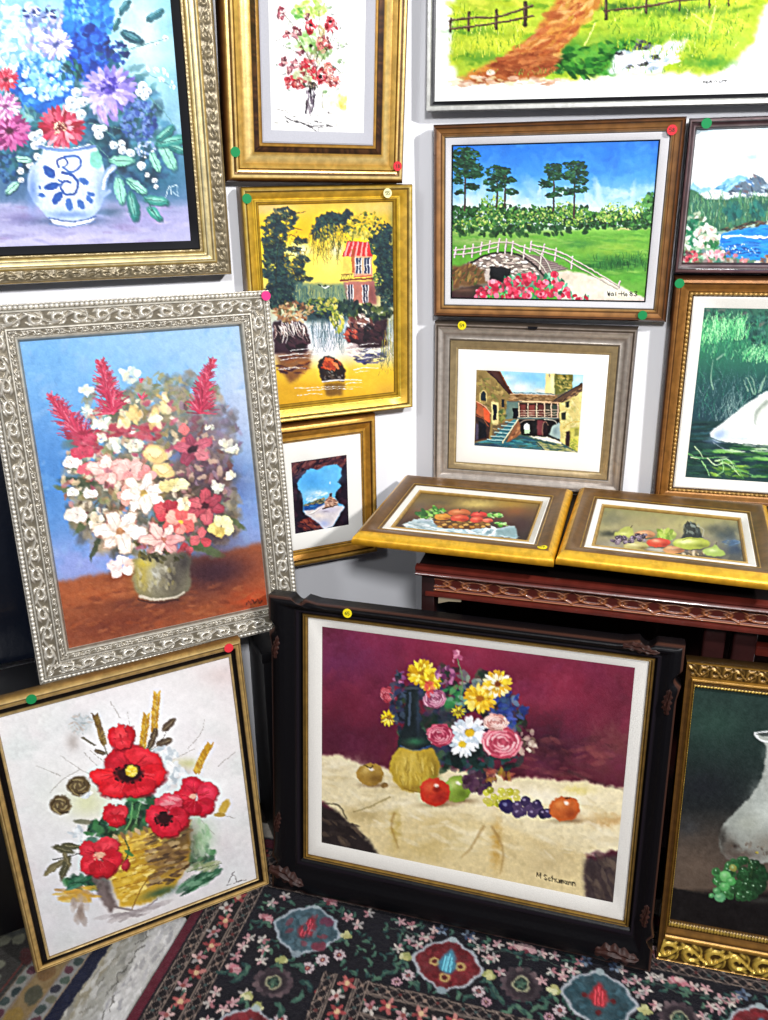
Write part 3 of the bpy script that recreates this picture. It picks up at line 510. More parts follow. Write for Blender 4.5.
    mum(-230, 260, 110, ['#e6e2f6', '#c4c0ea', '#f6f4fc'], '#6a74b0'); mum(-330, 470, 90, ['#d8485e', '#e57a88', '#c2304a'], '#8c2030'); mum(-120, 430, 90, ['#8cc0ec', '#5a9ad8', '#c4e0f4'], '#2a5a9c'); mum(-450, 250, 120, ['#6aa8e4', '#3a7cc8', '#a0ccf0'], '#2a5a9c')
    s.dabs(('e', 540, 460, 70, 80), 120, (6, 16), ['#5a7cc0', '#3f5ea4', '#7a9ad4', '#2c4888', '#8fa8dc', '#4a6ab4'], (0, 3), .6, .75); s.dabs(('e', 560, 570, 40, 30), 40, (3, 7), ['#b8c8e8', '#d8e4f4', '#8ca4d4'], (0, 3), .8, .85)
    s.dabs(('e', 25, 640, 60, 60), 50, (5, 12), ['#3a6ca4', '#5a8cbc', '#2a5484'], (0, 3), .7, .7)
    # berries and sprays
    for x, y, r in ((295, 350, 20), (275, 385, 22), (310, 390, 22), (290, 410, 20), (325, 385, 18), (312, 435, 20), (270, 410, 18), (128, 520, 20), (150, 510, 17), (160, 540, 17), (135, 555, 18), (143, 600, 15), (115, 632, 15), (78, 655, 13), (80, 690, 12), (375, 490, 20), (398, 488, 16), (382, 515, 18), (440, 555, 17), (470, 548, 15), (473, 575, 17), (505, 585, 17), (547, 635, 17), (552, 325, 18), (572, 345, 16), (540, 350, 15), (560, 365, 15), (570, 672, 10), (598, 692, 11), (603, 715, 9), (640, 140, 12), (605, 160, 9)):
        s.dab(x, y, r, r * .95, 0, '#e8eef2', 1, .18); s.glow(x + r * .3, y + r * .4, r * .6, r * .5, '#9ab4cc', .7); s.dab(x - r * .2, y - r * .25, r * .5, r * .45, 0, '#ffffff', .9, .5); s.dab(x + r * .15, y + r * .2, 2.6, 2.6, 0, '#4a5a60', .6)
    for p in ([(345, 470), (420, 480), (500, 500)], [(410, 500), (440, 520), (460, 550)], [(580, 370), (630, 420), (670, 475)], [(480, 190), (560, 165), (650, 140)], [(520, 280), (600, 290), (680, 340)], [(350, 540), (400, 580), (430, 620)]):
        s.line(p, 4, '#6a9a9c', .8, 2)
    for x, y in ((600, 265), (640, 275), (665, 320), (625, 300), (580, 255)):
        s.dabs(('e', x, y, 12, 14), 5, (5, 11), W, (1, .6), .5, .85)
    G = ['#6cc0b4', '#4aa098', '#9cdcc8', '#3a8c8a', '#b8e8d8']
    for x, y, l, t in ((465, 730, 55, 1.4), (515, 790, 60, 1.35), (530, 715, 48, .6), (605, 770, 50, .15), (470, 615, 52, .05), (600, 620, 44, 1.2), (650, 600, 60, 1.1), (660, 540, 60, -.2), (690, 570, 40, .3), (375, 610, 42, 1.4), (600, 820, 40, .8), (45, 720, 36, 2.4), (90, 610, 30, .1), (640, 510, 46, -.7), (510, 135, 50, .45), (480, 20, 34, -.9), (450, 85, 28, -1.1), (600, 50, 40, -.5)):
        c = s.r.choice(G) if y > 150 else s.r.choice(['#3a7c8c', '#2c6478', '#5a9cac'])
        s.dab(x + 3, y + 5, l, l * .36, t, '#1f5058', .7, .3, 4); s.dab(x, y, l * .95, l * .38, t, c, .95, .3, 6, .1); s.dab(x - 3, y - 4, l * .7, l * .18, t, '#b0e4d4' if y > 150 else '#8cc4d0', .6, .6)
        s.line([(x - l * .9 * math.cos(t), y - l * .9 * math.sin(t)), (x + l * .9 * math.cos(t), y + l * .9 * math.sin(t))], 3, '#2a6c6c', .8)
    s.line([(450, 660), (500, 700), (560, 760), (620, 850)], 4, '#3a7c7c', .9)
    # jug
    s.glow(270, 850, 150, 18, '#4a6488', .9)
    s.poly([(150, 560), (165, 575), (145, 610), (115, 650), (103, 700), (115, 750), (150, 800), (190, 835), (290, 850), (360, 830), (395, 775), (408, 700), (400, 640), (375, 590), (365, 565), (260, 575)], '#d2e2f6', 1, 2, 3, sm=True)
    s.glow(240, 650, 80, 80, '#f6fafe', .95); s.glow(125, 730, 24, 80, '#7f9ed4', .9); s.glow(390, 740, 24, 80, '#9cb4e0', .9); s.glow(270, 825, 110, 18, '#8ca8d8', .9); s.glow(330, 610, 30, 40, '#e6f0fa', .8)
    s.line([(150, 560), (200, 572), (270, 576), (365, 560)], 12, '#7f9cd0', .9, 12); s.line([(165, 556), (270, 568), (350, 552)], 4, '#eaf2fc', .8)
    s.poly([(190, 838), (205, 860), (270, 872), (340, 862), (370, 835), (290, 850)], '#e6eefa', 1, 2, 2); s.line([(190, 838), (285, 852), (370, 832)], 6, '#5a7cb8', .9); s.line([(190, 858), (270, 873), (368, 850)], 4, '#7a94c8', .8)
    s.line([(440, 640), (410, 670), (398, 720), (402, 745), (420, 735)], 24, '#a8c0e8', 1, 18); s.line([(436, 645), (408, 680), (398, 725)], 8, '#eef4fc', .9)
    B = '#2a5fae'
    s.line([(225, 640), (222, 615), (245, 605), (262, 625), (250, 640)], 9, B, .9, 6); s.line([(250, 600), (300, 600), (312, 630), (280, 660), (240, 640)], 10, '#3f74c0', .9, 7)
    s.line([(240, 660), (275, 670), (300, 700), (290, 740), (255, 745), (235, 720), (250, 695), (272, 700)], 12, B, .9, 7); s.line([(215, 715), (240, 700), (225, 690)], 7, B, .8)
    for x, y, l, t in ((190, 658, 30, .8), (200, 715, 30, -.2), (222, 760, 28, -.9), (268, 785, 24, 1.4), (312, 785, 22, 1.1), (345, 765, 18, .9), (350, 745, 16, .5), (325, 695, 22, .35), (160, 750, 14, .2), (155, 720, 10, 1.2)):
        s.dab(x, y, l, l * .55, t, '#2560b2' if l > 24 else '#4a7cc4', .92, .25, 3)
    s.dab(372, 612, 24, 36, -.3, '#8cd4c4', .9, .3, 4)
    for p in ([(640, 760), (655, 715), (662, 745)], [(660, 720), (685, 710), (688, 750)], [(670, 735), (690, 755)]):
        s.line(p, 3, '#cfe4ee', .8)
    s.finish(1.3, .035, .7); s.a **= 1.22
    return s

def paint_villa_lake():               # red-roofed villa over a golden lake
    s = Raster(0, 0, 720, 1030, 4.747, 2.1, 13)
    s.grad([(0, '#e0bc52'), (150, '#efc02a'), (240, '#f6cc30'), (400, '#f4da5c'), (480, '#c9c07a'), (640, '#c8d2d8'), (760, '#e6dccb'), (840, '#ecc43a'), (1030, '#d8a420')])
    for g in ((250, 170, 120, 60, '#f6b818', .9), (80, 60, 140, 40, '#d9bc7c', .9), (600, 60, 160, 40, '#dfbf6c', .9), (220, 265, 70, 40, '#f2eed8', .95), (370, 330, 110, 80, '#f8e27a', .9), (350, 200, 50, 60, '#f4d24a', .8), (400, 260, 40, 40, '#e8e4d6', .8), (680, 300, 40, 300, '#4a6258', .8), (340, 700, 90, 110, '#e2e2ea', .95), (200, 930, 200, 40, '#d8a626', .8), (560, 900, 160, 60, '#eec238', .8), (640, 950, 60, 60, '#c89a40', .6)):
        s.glow(*g[:6], rough=12)
    T = ['#14303a', '#1f4048', '#0f242c', '#2c4a44', '#1a3540', '#35584c']
    def tree(reg, n, sz, cols=T):
        s.dabs(reg, int(n * .5), (sz[0] * 1.3, sz[1] * 1.3), T[:3], (.4, 1), .6, .8, .5, 6); s.dabs(reg, int(n * 2.2), (sz[0] * .5, sz[1] * .6), cols, (.4, 1), .5, .85, .4, 5)
    for c, n in (((150, 120, 60, 60), 70), ((100, 200, 55, 110), 130), ((110, 330, 65, 90), 140), ((160, 400, 80, 60), 110), ((170, 470, 100, 50), 110), ((120, 480, 70, 70), 90)):
        tree(('e',) + c, n, (7, 18))
    for x, y in ((215, 330), (225, 365), (240, 400), (200, 260), (225, 220), (235, 310)):
        tree(('e', x, y, 34, 14), 26, (5, 12), T + ['#4a4a2c', '#6a5a2a'])
    for p in ([(110, 420), (120, 260), (170, 110)], [(160, 110), (200, 90), (250, 80)], [(130, 220), (180, 190), (240, 230)], [(130, 300), (190, 290), (240, 320)], [(180, 150), (210, 160), (235, 165)], [(180, 400), (220, 380), (250, 385)]):
        s.line(p, 5, '#1c2420', .85, 2)
    s.dabs(('e', 200, 290, 60, 120), 70, (4, 9), ['#8a7a2c', '#a8902c', '#6a6a34', '#c9a832'], (0, 3), .5, .7)
    # arching tree over the lake
    for c, n in (((380, 130, 80, 42), 110), ((330, 180, 50, 40), 60), ((440, 130, 50, 50), 60), ((610, 180, 50, 60), 80), ((630, 290, 40, 120), 150), ((590, 240, 40, 50), 50), ((640, 430, 34, 140), 150), ((600, 420, 30, 60), 40)):
        tree(('e',) + c, n, (6, 16))
    s.dabs(('e', 540, 140, 90, 60), 130, (5, 13), ['#d9b82a', '#a89c2e', '#6a7a34', '#f0d24a', '#4a5a34', '#c9ac3a'], (0, 3), .6, .85); s.dabs(('e', 400, 190, 90, 50), 120, (5, 13), ['#8a8c34', '#b5a22e', '#5a6a3a', '#d4b43a', '#3f5440'], (1.3, .5), .4, .85)
    s.blades([(270, 170), (440, 170), (420, 260), (290, 270)], 110, (30, 90), 2.6, ['#8a8434', '#6a6a34', '#c9a832', '#4a4a2c', '#a89432'], (1.6, .25), .75)
    s.dabs(('e', 520, 190, 60, 20), 50, (5, 12), ['#c9b84a', '#e0d06a', '#8a8c3a'], (0, 3), .6, .85)
    # villa
    s.poly([(430, 290), (500, 290), (500, 385), (430, 390)], '#e8c860', .95, 1, 2); s.poly([(480, 290), (570, 285), (570, 390), (480, 395)], '#d0a080', 1, 1, 2)
    s.poly([(455, 220), (550, 225), (572, 292), (425, 295)], '#cc3a3a', 1, 1, 3)
    for i in range(5):
        s.line([(462 + i * 21, 226), (440 + i * 25, 290)], 6, '#f0a8a0', .9, 9)
    s.poly([(430, 415), (580, 410), (590, 520), (450, 520)], '#b5776a', 1, 2, 3); s.glow(570, 470, 30, 60, '#7a4a4c', .8)
    s.line([(420, 408), (570, 400)], 9, '#8a4030'); s.line([(420, 380), (475, 378)], 3, '#6a4a24'); s.line([(480, 392), (565, 385)], 5, '#c4583c')
    for k in range(7):
        s.line([(425 + k * 8, 380), (423 + k * 8, 405)], 2.4, '#5a4428', .9)
    for x in (505, 545):
        s.poly([(x - 14, 300), (x + 14, 298), (x + 13, 375), (x - 14, 378)], '#3a4660', 1, .8); 
        for q in (-14, 0, 14):
            s.line([(x + q, 300), (x + q, 376)], 3.4, '#f4ece4')
        s.line([(x - 14, 335), (x + 14, 333)], 3, '#f0e6dc')
    for x in (468, 540):
        s.poly([(x - 18, 430), (x + 12, 428), (x + 10, 515), (x - 14, 515)], '#3c3850', 1, .8)
        for q in (-18, -2, 11):
            s.line([(x + q, 430), (x + q * .8, 515)], 4, '#f4e8e0')
    s.poly([(470, 260), (485, 262), (485, 370), (474, 372)], '#b5603c', .8, 1)
    s.dabs(('e', 595, 400, 24, 34), 30, (4, 10), ['#8a9a4a', '#b5b45a', '#4a6a44'], (0, 3), .6, .85)
    # far reeds and reflections
    s.poly([(200, 420), (440, 425), (450, 520), (200, 520)], '#5f7f72', .8, 6, 8); s.blades([(200, 430), (450, 430), (450, 530), (200, 530)], 130, (30, 80), 3, ['#2f5a5a', '#5a7a5c', '#8a9c6a', '#1f444a', '#b8b870'], (1.57, .05), .6)
    s.poly([(240, 560), (450, 540), (450, 600), (260, 610)], '#1d3a42', .9, 8, 12); tree(('e', 330, 540, 110, 40), 120, (7, 16), T + ['#4a6a3c', '#6a7c3a'])
    s.blades([(270, 580), (450, 580), (440, 680), (280, 680)], 130, (40, 110), 3, ['#2c4a54', '#5a7480', '#8aa0ac', '#b8c8d0', '#3a5a5c'], (1.57, .04), .55)
    s.dabs(('e', 350, 520, 90, 30), 70, (5, 13), ['#7a8a3a', '#a0a84a', '#4a6a3c', '#c4bc5a'], (0, 3), .5, .85); s.dabs(('e', 400, 590, 36, 70), 80, (6, 14), ['#8a9a3a', '#b8b848', '#d2c85a', '#5a6a34', '#e8e0a8'], (1.4, .4), .45, .85)
    s.line([(312, 430), (335, 438), (345, 432), (358, 440), (382, 430)], 5, '#2a2c30', 1, 3); s.line([(332, 438), (347, 446), (362, 436)], 5, '#fafafa', 1)
    # banks and rocks
    s.dabs(('e', 460, 540, 50, 40), 60, (8, 18), ['#122830', '#1d3a3c', '#2a4438'], (0, 3), .6, .9); s.dabs(('e', 560, 570, 100, 50), 110, (8, 20), ['#1a2c30', '#2c443c', '#5a6a3a', '#101e24'], (0, 3), .6, .9)
    s.poly([(445, 640), (470, 600), (560, 610), (640, 590), (640, 720), (560, 740), (470, 720), (440, 690)], '#3a2430', 1, 4, 10)
    s.dabs(('e', 510, 615, 60, 40), 60, (7, 18), ['#e8d8cc', '#c4a89c', '#f4ece4', '#8a5a50', '#6a3a3c'], (.5, .6), .45, .9); s.dabs(('e', 470, 670, 36, 34), 30, (7, 15), ['#a83a34', '#7a2c30', '#c86a54'], (.5, .6), .5, .85); s.dabs(('e', 560, 660, 60, 40), 50, (8, 18), ['#2a1c28', '#4a2c34', '#1a1620'], (.5, .6), .5, .9)
    s.dabs(('e', 560, 770, 70, 36), 40, (10, 24), ['#4a4a74', '#2c2c4c', '#6a6a8c'], (0, .3), .3, .7); s.dabs(('e', 475, 740, 30, 30), 20, (8, 18), ['#e8dcd8', '#c4b0b0'], (0, .4), .4, .8)
    s.poly([(100, 600), (240, 610), (270, 680), (260, 760), (100, 760)], '#3c2434', 1, 5, 12); s.dabs(('e', 190, 690, 80, 60), 70, (10, 22), ['#2a1826', '#4a2c38', '#1c121c'], (.6, .6), .5, .9)
    s.dabs(('e', 200, 560, 100, 50), 110, (7, 16), ['#a87a54', '#8a5a40', '#c4a070', '#5a5a34', '#d8b890', '#6a4434'], (0, 3), .5, .85)
    s.blades([(100, 610), (250, 600), (250, 660), (100, 660)], 60, (24, 60), 5, ['#e0d4cc', '#b8a4a0', '#f0e8e0', '#8a6a68'], (1.3, .3), .8)
    s.poly([(110, 760), (280, 750), (270, 830), (180, 905), (130, 850)], '#7a4a30', .85, 8, 10); s.dabs(('e', 190, 810, 70, 50), 40, (10, 26), ['#5a2c30', '#8a5430', '#a86a34', '#43202c'], (0, .3), .3, .7)
    s.poly([(312, 800), (335, 775), (370, 770), (420, 800), (442, 840), (438, 890), (330, 895), (315, 850)], '#2c1c1c', 1, 2, 5)
    s.dabs(('e', 372, 810, 46, 30), 50, (6, 14), ['#c4522c', '#a83c24', '#e08450', '#7a2c20', '#d86a3a'], (.6, .6), .5, .9); s.dabs(('e', 375, 865, 50, 24), 30, (6, 14), ['#1a1618', '#34302c', '#5a4c40', '#8a8078'], (.9, .5), .5, .8)
    s.poly([(335, 900), (435, 895), (430, 960), (350, 960)], '#5a3c24', .7, 6, 8)
    for x0, x1, y, w in ((330, 520, 893, 7), (120, 330, 770, 4), (130, 290, 790, 3), (120, 250, 835, 3), (200, 520, 925, 3), (260, 480, 935, 3), (440, 600, 740, 3), (490, 640, 760, 3), (500, 620, 785, 3), (480, 600, 835, 4), (490, 560, 850, 3), (180, 330, 745, 3), (130, 240, 838, 2), (210, 330, 960, 3), (510, 600, 720, 3), (520, 630, 745, 2.5), (440, 520, 905, 3)):
        s.line([(x0, y), ((x0 + x1) / 2, y - 8 + s.r.uniform(-3, 3)), (x1, y - 8)], w, '#f8f4ec', .9, w * .4)
    s.blades([(640, 560), (672, 560), (672, 780), (600, 780)], 60, (50, 120), 3, ['#5a7050', '#8a8c5a', '#3c5048', '#b8a84a'], (1.57, .04), .5)
    s.finish(1.2, .035, .55); s.a **= 1.12
    return s

def paint_stone_bridge():             # stone bridge with a fence over a golf green
    s = Raster(0, 0, 770, 620, 3.491, 2.7, 17)
    s.grad([(0, '#1f6fd0'), (60, '#2a7edc'), (140, '#4a9ae6'), (210, '#8cc2ee'), (260, '#c4e0f2'), (320, '#cfe6ee'), (340, '#86b25c'), (620, '#6aa844')])
    s.mottle(120, (20, 60), ['#3f8ee0', '#2468c8', '#5aa6ea'], .22, [(0, 0), (770, 0), (770, 150), (0, 150)], .3); s.mottle(60, (20, 60), ['#dceaf4', '#f2f6f8', '#a8d0f0'], .4, [(0, 190), (770, 190), (770, 270), (0, 270)], .25)
    # grass
    s.poly([(0, 355), (380, 350), (520, 325), (770, 320), (770, 620), (0, 620)], '#6aaa40', 1, 3, 3)
    for g in ((160, 375, 180, 16, '#a8bc7c', .9), (540, 335, 120, 12, '#8ac458', .9), (640, 330, 60, 5, '#d2c690', .9), (470, 385, 60, 14, '#2f7a3c', .85), (590, 400, 130, 26, '#9ac04a', .8), (330, 380, 80, 14, '#8cbc5a', .8), (620, 450, 110, 26, '#1f5a2c', .95), (520, 460, 60, 20, '#2c6c38', .9), (660, 500, 60, 20, '#5aa83c', .8), (400, 430, 50, 12, '#4a9a3c', .7), (660, 365, 70, 8, '#8ac04c', .8)):
        s.glow(*g[:6], rough=8)
    s.dabs([(0, 360), (740, 330), (720, 560), (400, 440), (0, 400)], 220, (8, 26), ['#7ab848', '#5a9c3a', '#8cc45a', '#4a8c3a', '#a0c868', '#6cae44'], (.05, .15), .18, .35, .7)
    s.blades([(500, 440), (710, 420), (710, 480), (520, 480)], 120, (10, 26), 2, ['#1f5a2c', '#2f7a3a', '#4a9444', '#164824'], (-1.6, .3), .7)
    # shrubs
    for x in range(-10, 780, 16):
        top = 300 if x > 490 else 290
        h = 40 if x > 490 else 58
        y = top + s.r.uniform(-8, 8) - (0 if x < 490 else -2)
        s.dabs(('e', x, y, 26, h * .72), 46, (3, 9), ['#1f4a24', '#2f6a30', '#16381c', '#4a8a3c', '#26562a'], (0, 3), .6, .92, .35, 3)
    for x, y, r in ((160, 240, 40), (60, 330, 50), (150, 290, 50), (250, 300, 60), (340, 290, 50), (420, 260, 40), (430, 300, 50), (480, 290, 40), (600, 275, 60), (700, 250, 40), (110, 320, 34), (560, 290, 40), (650, 280, 40), (180, 330, 40)):
        s.dabs(('e', x, y - 6, r, r * .55), int(r * 1.9), (2.5, 6), ['#a8c45a', '#7aac48', '#c8d884', '#8cb450', '#5a9440', '#3a7434', '#4c863c'], (0, 3), .65, .85, .35, 3)
    s.dabs([(0, 320), (490, 320), (490, 350), (0, 355)], 90, (6, 14), ['#163a1e', '#1f4c26', '#2a5c2e'], (0, 3), .6, .85)
    s.dabs([(690, 220), (740, 200), (720, 310), (690, 310)], 50, (6, 13), ['#2f6a34', '#4a8a44', '#6aa85a', '#1f4a28'], (0, 3), .6, .9)
    # tall pines
    def pine(x, top, bot, cl):
        s.line([(x, bot), (x + 2, (top + bot) / 2), (x - 1, top)], 7, '#4a3a34', 1, 4)
        for dx, dy, rx, ry in cl:
            s.line([(x, dy + 8), (x + dx, dy)], 3, '#3a3a30', .9)
            s.dabs(('e', x + dx, dy, rx, ry), int(rx * ry * .12) + 10, (4, 10), ['#173c2a', '#24543a', '#0f2c20', '#3a7048', '#1d4830'], (0, .6), .45, .92, .35, 3)
    pine(62, 50, 265, [(0, 70, 52, 26), (-20, 110, 36, 16), (30, 115, 34, 16), (0, 95, 40, 18), (-22, 160, 20, 12), (26, 180, 26, 10), (-20, 200, 18, 8), (34, 140, 30, 12), (-8, 135, 30, 10)])
    pine(175, 110, 250, [(0, 130, 38, 22), (-24, 165, 24, 14), (10, 155, 30, 14), (-8, 190, 26, 10)]); pine(203, 130, 250, [(0, 125, 22, 14), (14, 158, 24, 10), (24, 200, 20, 10), (-8, 175, 16, 8)])
    pine(375, 100, 265, [(0, 118, 34, 20), (-28, 170, 26, 14), (8, 145, 32, 14), (0, 212, 26, 11), (18, 190, 16, 8)]); pine(447, 95, 290, [(4, 110, 46, 20), (-24, 145, 22, 12), (20, 160, 34, 12), (24, 190, 26, 12), (-14, 200, 20, 10), (10, 135, 40, 12)])
    # bridge deck and path
    s.poly([(350, 490), (420, 475), (560, 505), (700, 575), (700, 590), (400, 590)], '#e4dac8', 1, 2, 4); s.glow(520, 540, 90, 22, '#f4ecdc', .8); s.glow(400, 500, 50, 12, '#c9b8a4', .7)
    s.poly([(240, 415), (330, 425), (430, 470), (340, 495), (300, 470)], '#9a8a84', 1, 2, 4)
    for k in range(9):
        s.line([(262 + k * 11, 420 + k * 8), (330 + k * 12, 428 + k * 5)], 2, '#5a4a48', .7)
    s.poly([(20, 500), (60, 455), (130, 425), (210, 412), (270, 430), (320, 470), (345, 500), (280, 560), (150, 545), (20, 540)], '#8a7c74', 1, 2, 3)
    for _ in range(190):
        x, y = s.r.uniform(80, 330), s.r.uniform(418, 510)
        if y > 415 + ((x - 190) / 140) ** 2 * 80:
            s.dab(x, y, s.r.uniform(6, 11), s.r.uniform(3, 5), s.r.uniform(-.3, .3) + (x - 190) * .003, s.r.choice(['#d8ccc0', '#b5a79c', '#f0e8de', '#8f8078', '#c4b4ac', '#e6dccf']), .95, .2, 2); s.line([(x - 8, y + 5), (x + 7, y + 5)], 1.8, '#3a302e', .6)
    s.line([(85, 450), (130, 425), (205, 412), (265, 428), (315, 465), (345, 500)], 7, '#2c2626', .9, 7)
    s.poly([(20, 460), (80, 455), (130, 480), (150, 520), (20, 540)], '#7a5a3a', 1, 4, 8); s.dabs(('e', 70, 490, 60, 36), 80, (6, 14), ['#8a6a3c', '#5a4a2c', '#a8844c', '#4a5a30', '#6a4a30'], (-.8, .6), .35, .85)
    s.poly([(150, 462), (222, 468), (218, 520), (148, 515)], '#14161c', 1, 1, 3); s.poly([(135, 480), (152, 470), (150, 518), (136, 515)], '#c4b8b0', .9, 1, 3)
    s.poly([(15, 545), (110, 525), (150, 540), (110, 575), (15, 575)], '#4a3630', 1, 3, 5); s.glow(60, 545, 50, 8, '#7a5a4a', .7)
    # fences
    F = '#d8d0c4'
    for x, y0, y1 in ((30, 395, 430), (60, 390, 428), (90, 385, 428), (120, 378, 420), (150, 372, 412), (182, 366, 410), (207, 366, 415), (230, 375, 420), (272, 388, 435), (295, 375, 410), (340, 385, 420), (382, 398, 440), (330, 415, 470), (440, 428, 470), (606, 515, 540)):
        s.line([(x + 3, y0), (x - 3, y1)], 6, F, 1, 6); s.line([(x + 5, y0 + 2), (x, y1)], 2, '#6a625c', .8)
    for p in ([(25, 405), (100, 395), (182, 376), (230, 378)], [(25, 420), (100, 412), (180, 392)], [(232, 380), (330, 420), (372, 490)], [(232, 395), (320, 445), (360, 500)], [(295, 385), (380, 405), (445, 435), (605, 530)], [(295, 398), (390, 425), (440, 450), (600, 540)]):
        s.line(p, 4.5, '#cfc8ba', .95, 4); s.line([(a, b + 4) for a, b in p], 1.8, '#5a5450', .6)
    # flowers
    s.dabs([(110, 540), (250, 490), (400, 500), (440, 560), (530, 575), (110, 580)], 170, (6, 15), ['#2f7a5a', '#4a9c7a', '#1f5a44', '#6ab494', '#3a8a58', '#8cc8a8'], (-1.2, .7), .4, .9)
    s.dabs([(100, 545), (230, 500), (300, 500), (430, 555), (520, 578), (100, 582)], 130, (5, 11), ['#d83a5a', '#e8607a', '#b82444', '#f08ca0', '#c82c4c'], (0, 3), .75, .95)
    for x, y, r in ((225, 520, 26), (275, 505, 26), (300, 495, 14), (165, 520, 14), (390, 520, 18), (420, 555, 20), (345, 520, 12), (230, 555, 18), (120, 555, 18), (335, 560, 14), (280, 560, 14), (380, 490, 8)):
        s.dabs(('e', x, y, r, r * .8), 14, (5, 11), ['#d83a5a', '#e85a74', '#b01f40', '#f4a0b0'], (0, 3), .75, .95)
    s.text('Wai-Ho', 566, 550, 9, 15, 2.6, '#141414', .35, .01); s.text('83', 644, 550, 10, 15, 2.6, '#141414', .45)
    s.finish(.9, .03, .6); s.a **= 1.1
    return s
def paint_ink_bouquet():              # loose ink and wash bouquet in a glass
    s = Raster(40, -260, 740, 880, 6.4, 2.3, 19)
    s.a[:] = hx('#f7f6f2')
    s.dabs(('e', 350, 50, 110, 60), 60, (12, 32), ['#c9dc7a', '#b4cf62', '#dce6a4', '#9cbc54', '#d2dc8c'], (0, 3), .55, .55, .5, 6); s.dabs(('e', 270, 70, 40, 40), 26, (9, 22), ['#8cc46a', '#b0d68c', '#6aac5a'], (.3, .8), .45, .6, .5, 5)
    s.dabs(('e', 330, 260, 70, 70), 60, (12, 30), ['#b4cf8c', '#98bc74', '#cadca8', '#7aa45c'], (.8, .8), .45, .5, .5, 6); s.dabs(('e', 420, 330, 60, 40), 40, (10, 24), ['#8fae6a', '#a8bc84', '#6a8a54'], (0, 3), .5, .5, .5, 5); s.dabs(('e', 300, 470, 70, 60), 50, (12, 30), ['#c9c8a4', '#a8ac84', '#d8d0b8', '#8a9070'], (0, 3), .5, .45, .5, 6)
    s.dabs(('e', 360, 430, 70, 130), 70, (10, 26), ['#b8a090', '#9aa078', '#8a7a6a', '#c4b49c'], (1.5, .5), .3, .4, .5, 4); s.dabs(('e', 410, 200, 30, 60), 24, (9, 20), ['#d2c49a', '#bca87a'], (1.5, .5), .5, .4)
    s.dabs(('e', 545, 650, 36, 56), 40, (10, 24), ['#f0e6a0', '#e8d880', '#f6eec0', '#dcc86a'], (1.5, .4), .5, .4, .6, 5); s.dabs(('e', 460, 640, 60, 70), 24, (14, 30), ['#eef2d8', '#e6ecd0'], (0, 3), .6, .5, .6)
    rd = ['#c8384a', '#b02c40', '#d8606c', '#9c2436', '#e08a8c']
    for x, y, rx, ry, n in ((350, 165, 44, 42, 36), (475, 150, 42, 46, 36), (435, 270, 46, 56, 44), (330, 430, 54, 54, 46), (455, 440, 50, 40, 36), (405, 485, 46, 44, 36), (215, 520, 40, 34, 30), (270, 530, 36, 34, 22), (490, 515, 46, 34, 30), (245, 405, 30, 34, 24), (280, 320, 22, 28, 14), (205, 445, 22, 26, 16), (170, 390, 20, 30, 14), (190, 215, 22, 22, 12), (250, 200, 30, 34, 22), (155, 75, 28, 40, 22), (315, 100, 18, 22, 10)):
        pal = rd if rx > 33 and (x, y) not in ((270, 530), (490, 515)) else ['#a85a6c', '#c48a94', '#8e3c50', '#d4a8aa', '#7a4a58']
        if (x, y) in ((435, 270), (270, 530), (490, 515), (455, 440)):
            pal = ['#c05a5c', '#d88a80', '#a84450', '#e8b0a4', '#8e3a40']
        s.dabs(('e', x, y, rx, ry), n, (7, 19), pal, (0, 3), .6, .7, .4, 5)
        s.dabs(('e', x, y, rx * .9, ry * .9), 8, (5, 10), ['#f4d4cc', '#f8e8e0'], (0, 3), .5, .5)
        for k in range(int(rx / 5)):
            t = s.r.random() * 6.3; q = s.r.uniform(.4, 1.1)
            s.line([(x + rx * q * math.cos(t), y + ry * q * math.sin(t)), (x + rx * q * math.cos(t + .4), y + ry * q * math.sin(t + .5)), (x + rx * .6 * q * math.cos(t + .9), y + ry * .6 * q * math.sin(t + .8))], 2.2, s.r.choice(['#5a1c2a', '#7a2a3a', '#4a2028']), .7)
    for x, y, r in ((345, 155, 11), (405, 485, 13), (475, 130, 10), (345, 285, 12)):
        s.dab(x, y, r, r * .9, 0, '#2c1418', .8, .5, 5)
    ink = '#4a4248'
    for p in ([(180, 90), (240, 170), (290, 290), (350, 400)], [(400, 60), (398, 200), (380, 400)], [(250, 240), (320, 340), (370, 420)], [(180, 290), (260, 330), (340, 400)], [(490, 200), (440, 330), (390, 430)], [(385, 420), (375, 500), (350, 560)], [(540, 460), (470, 410), (420, 430)], [(400, 300), (385, 380)], [(300, 130), (320, 200)], [(430, 200), (405, 250)]):
        s.line(p, 4, s.r.choice(['#4a5a3c', '#5a5044', '#6a6a50']), .75, 2.5)
    for x, y in ((135, 250), (210, 140), (180, 290), (200, 300), (540, 170), (500, 240), (530, 280), (580, 268), (550, 390), (540, 460), (500, 420), (120, 410), (170, 470), (210, 580), (520, 570), (480, 80), (470, 40), (560, 290), (520, 300)):
        for k in range(3):
            s.line([(x + s.r.uniform(-14, 14), y + s.r.uniform(-14, 14)), (x + s.r.uniform(-14, 14), y + s.r.uniform(-14, 14)), (x + s.r.uniform(-20, 20), y + s.r.uniform(-14, 14))], 2.4, s.r.choice(['#6a7a6a', '#8aa08a', '#5a5a60', '#9a8a8c']), .65)
    for x, y in ((210, 285), (540, 270), (545, 390), (430, 580), (465, 40)):
        s.dabs(('e', x, y, 26, 18), 9, (8, 16), ['#b8ccb0', '#9ab48c', '#d0dcc4'], (0, 3), .4, .6)
    # glass
    s.dabs(('e', 350, 545, 50, 30), 24, (7, 16), ['#3a3a34', '#5a5a48', '#6a4a48'], (0, 3), .5, .7)
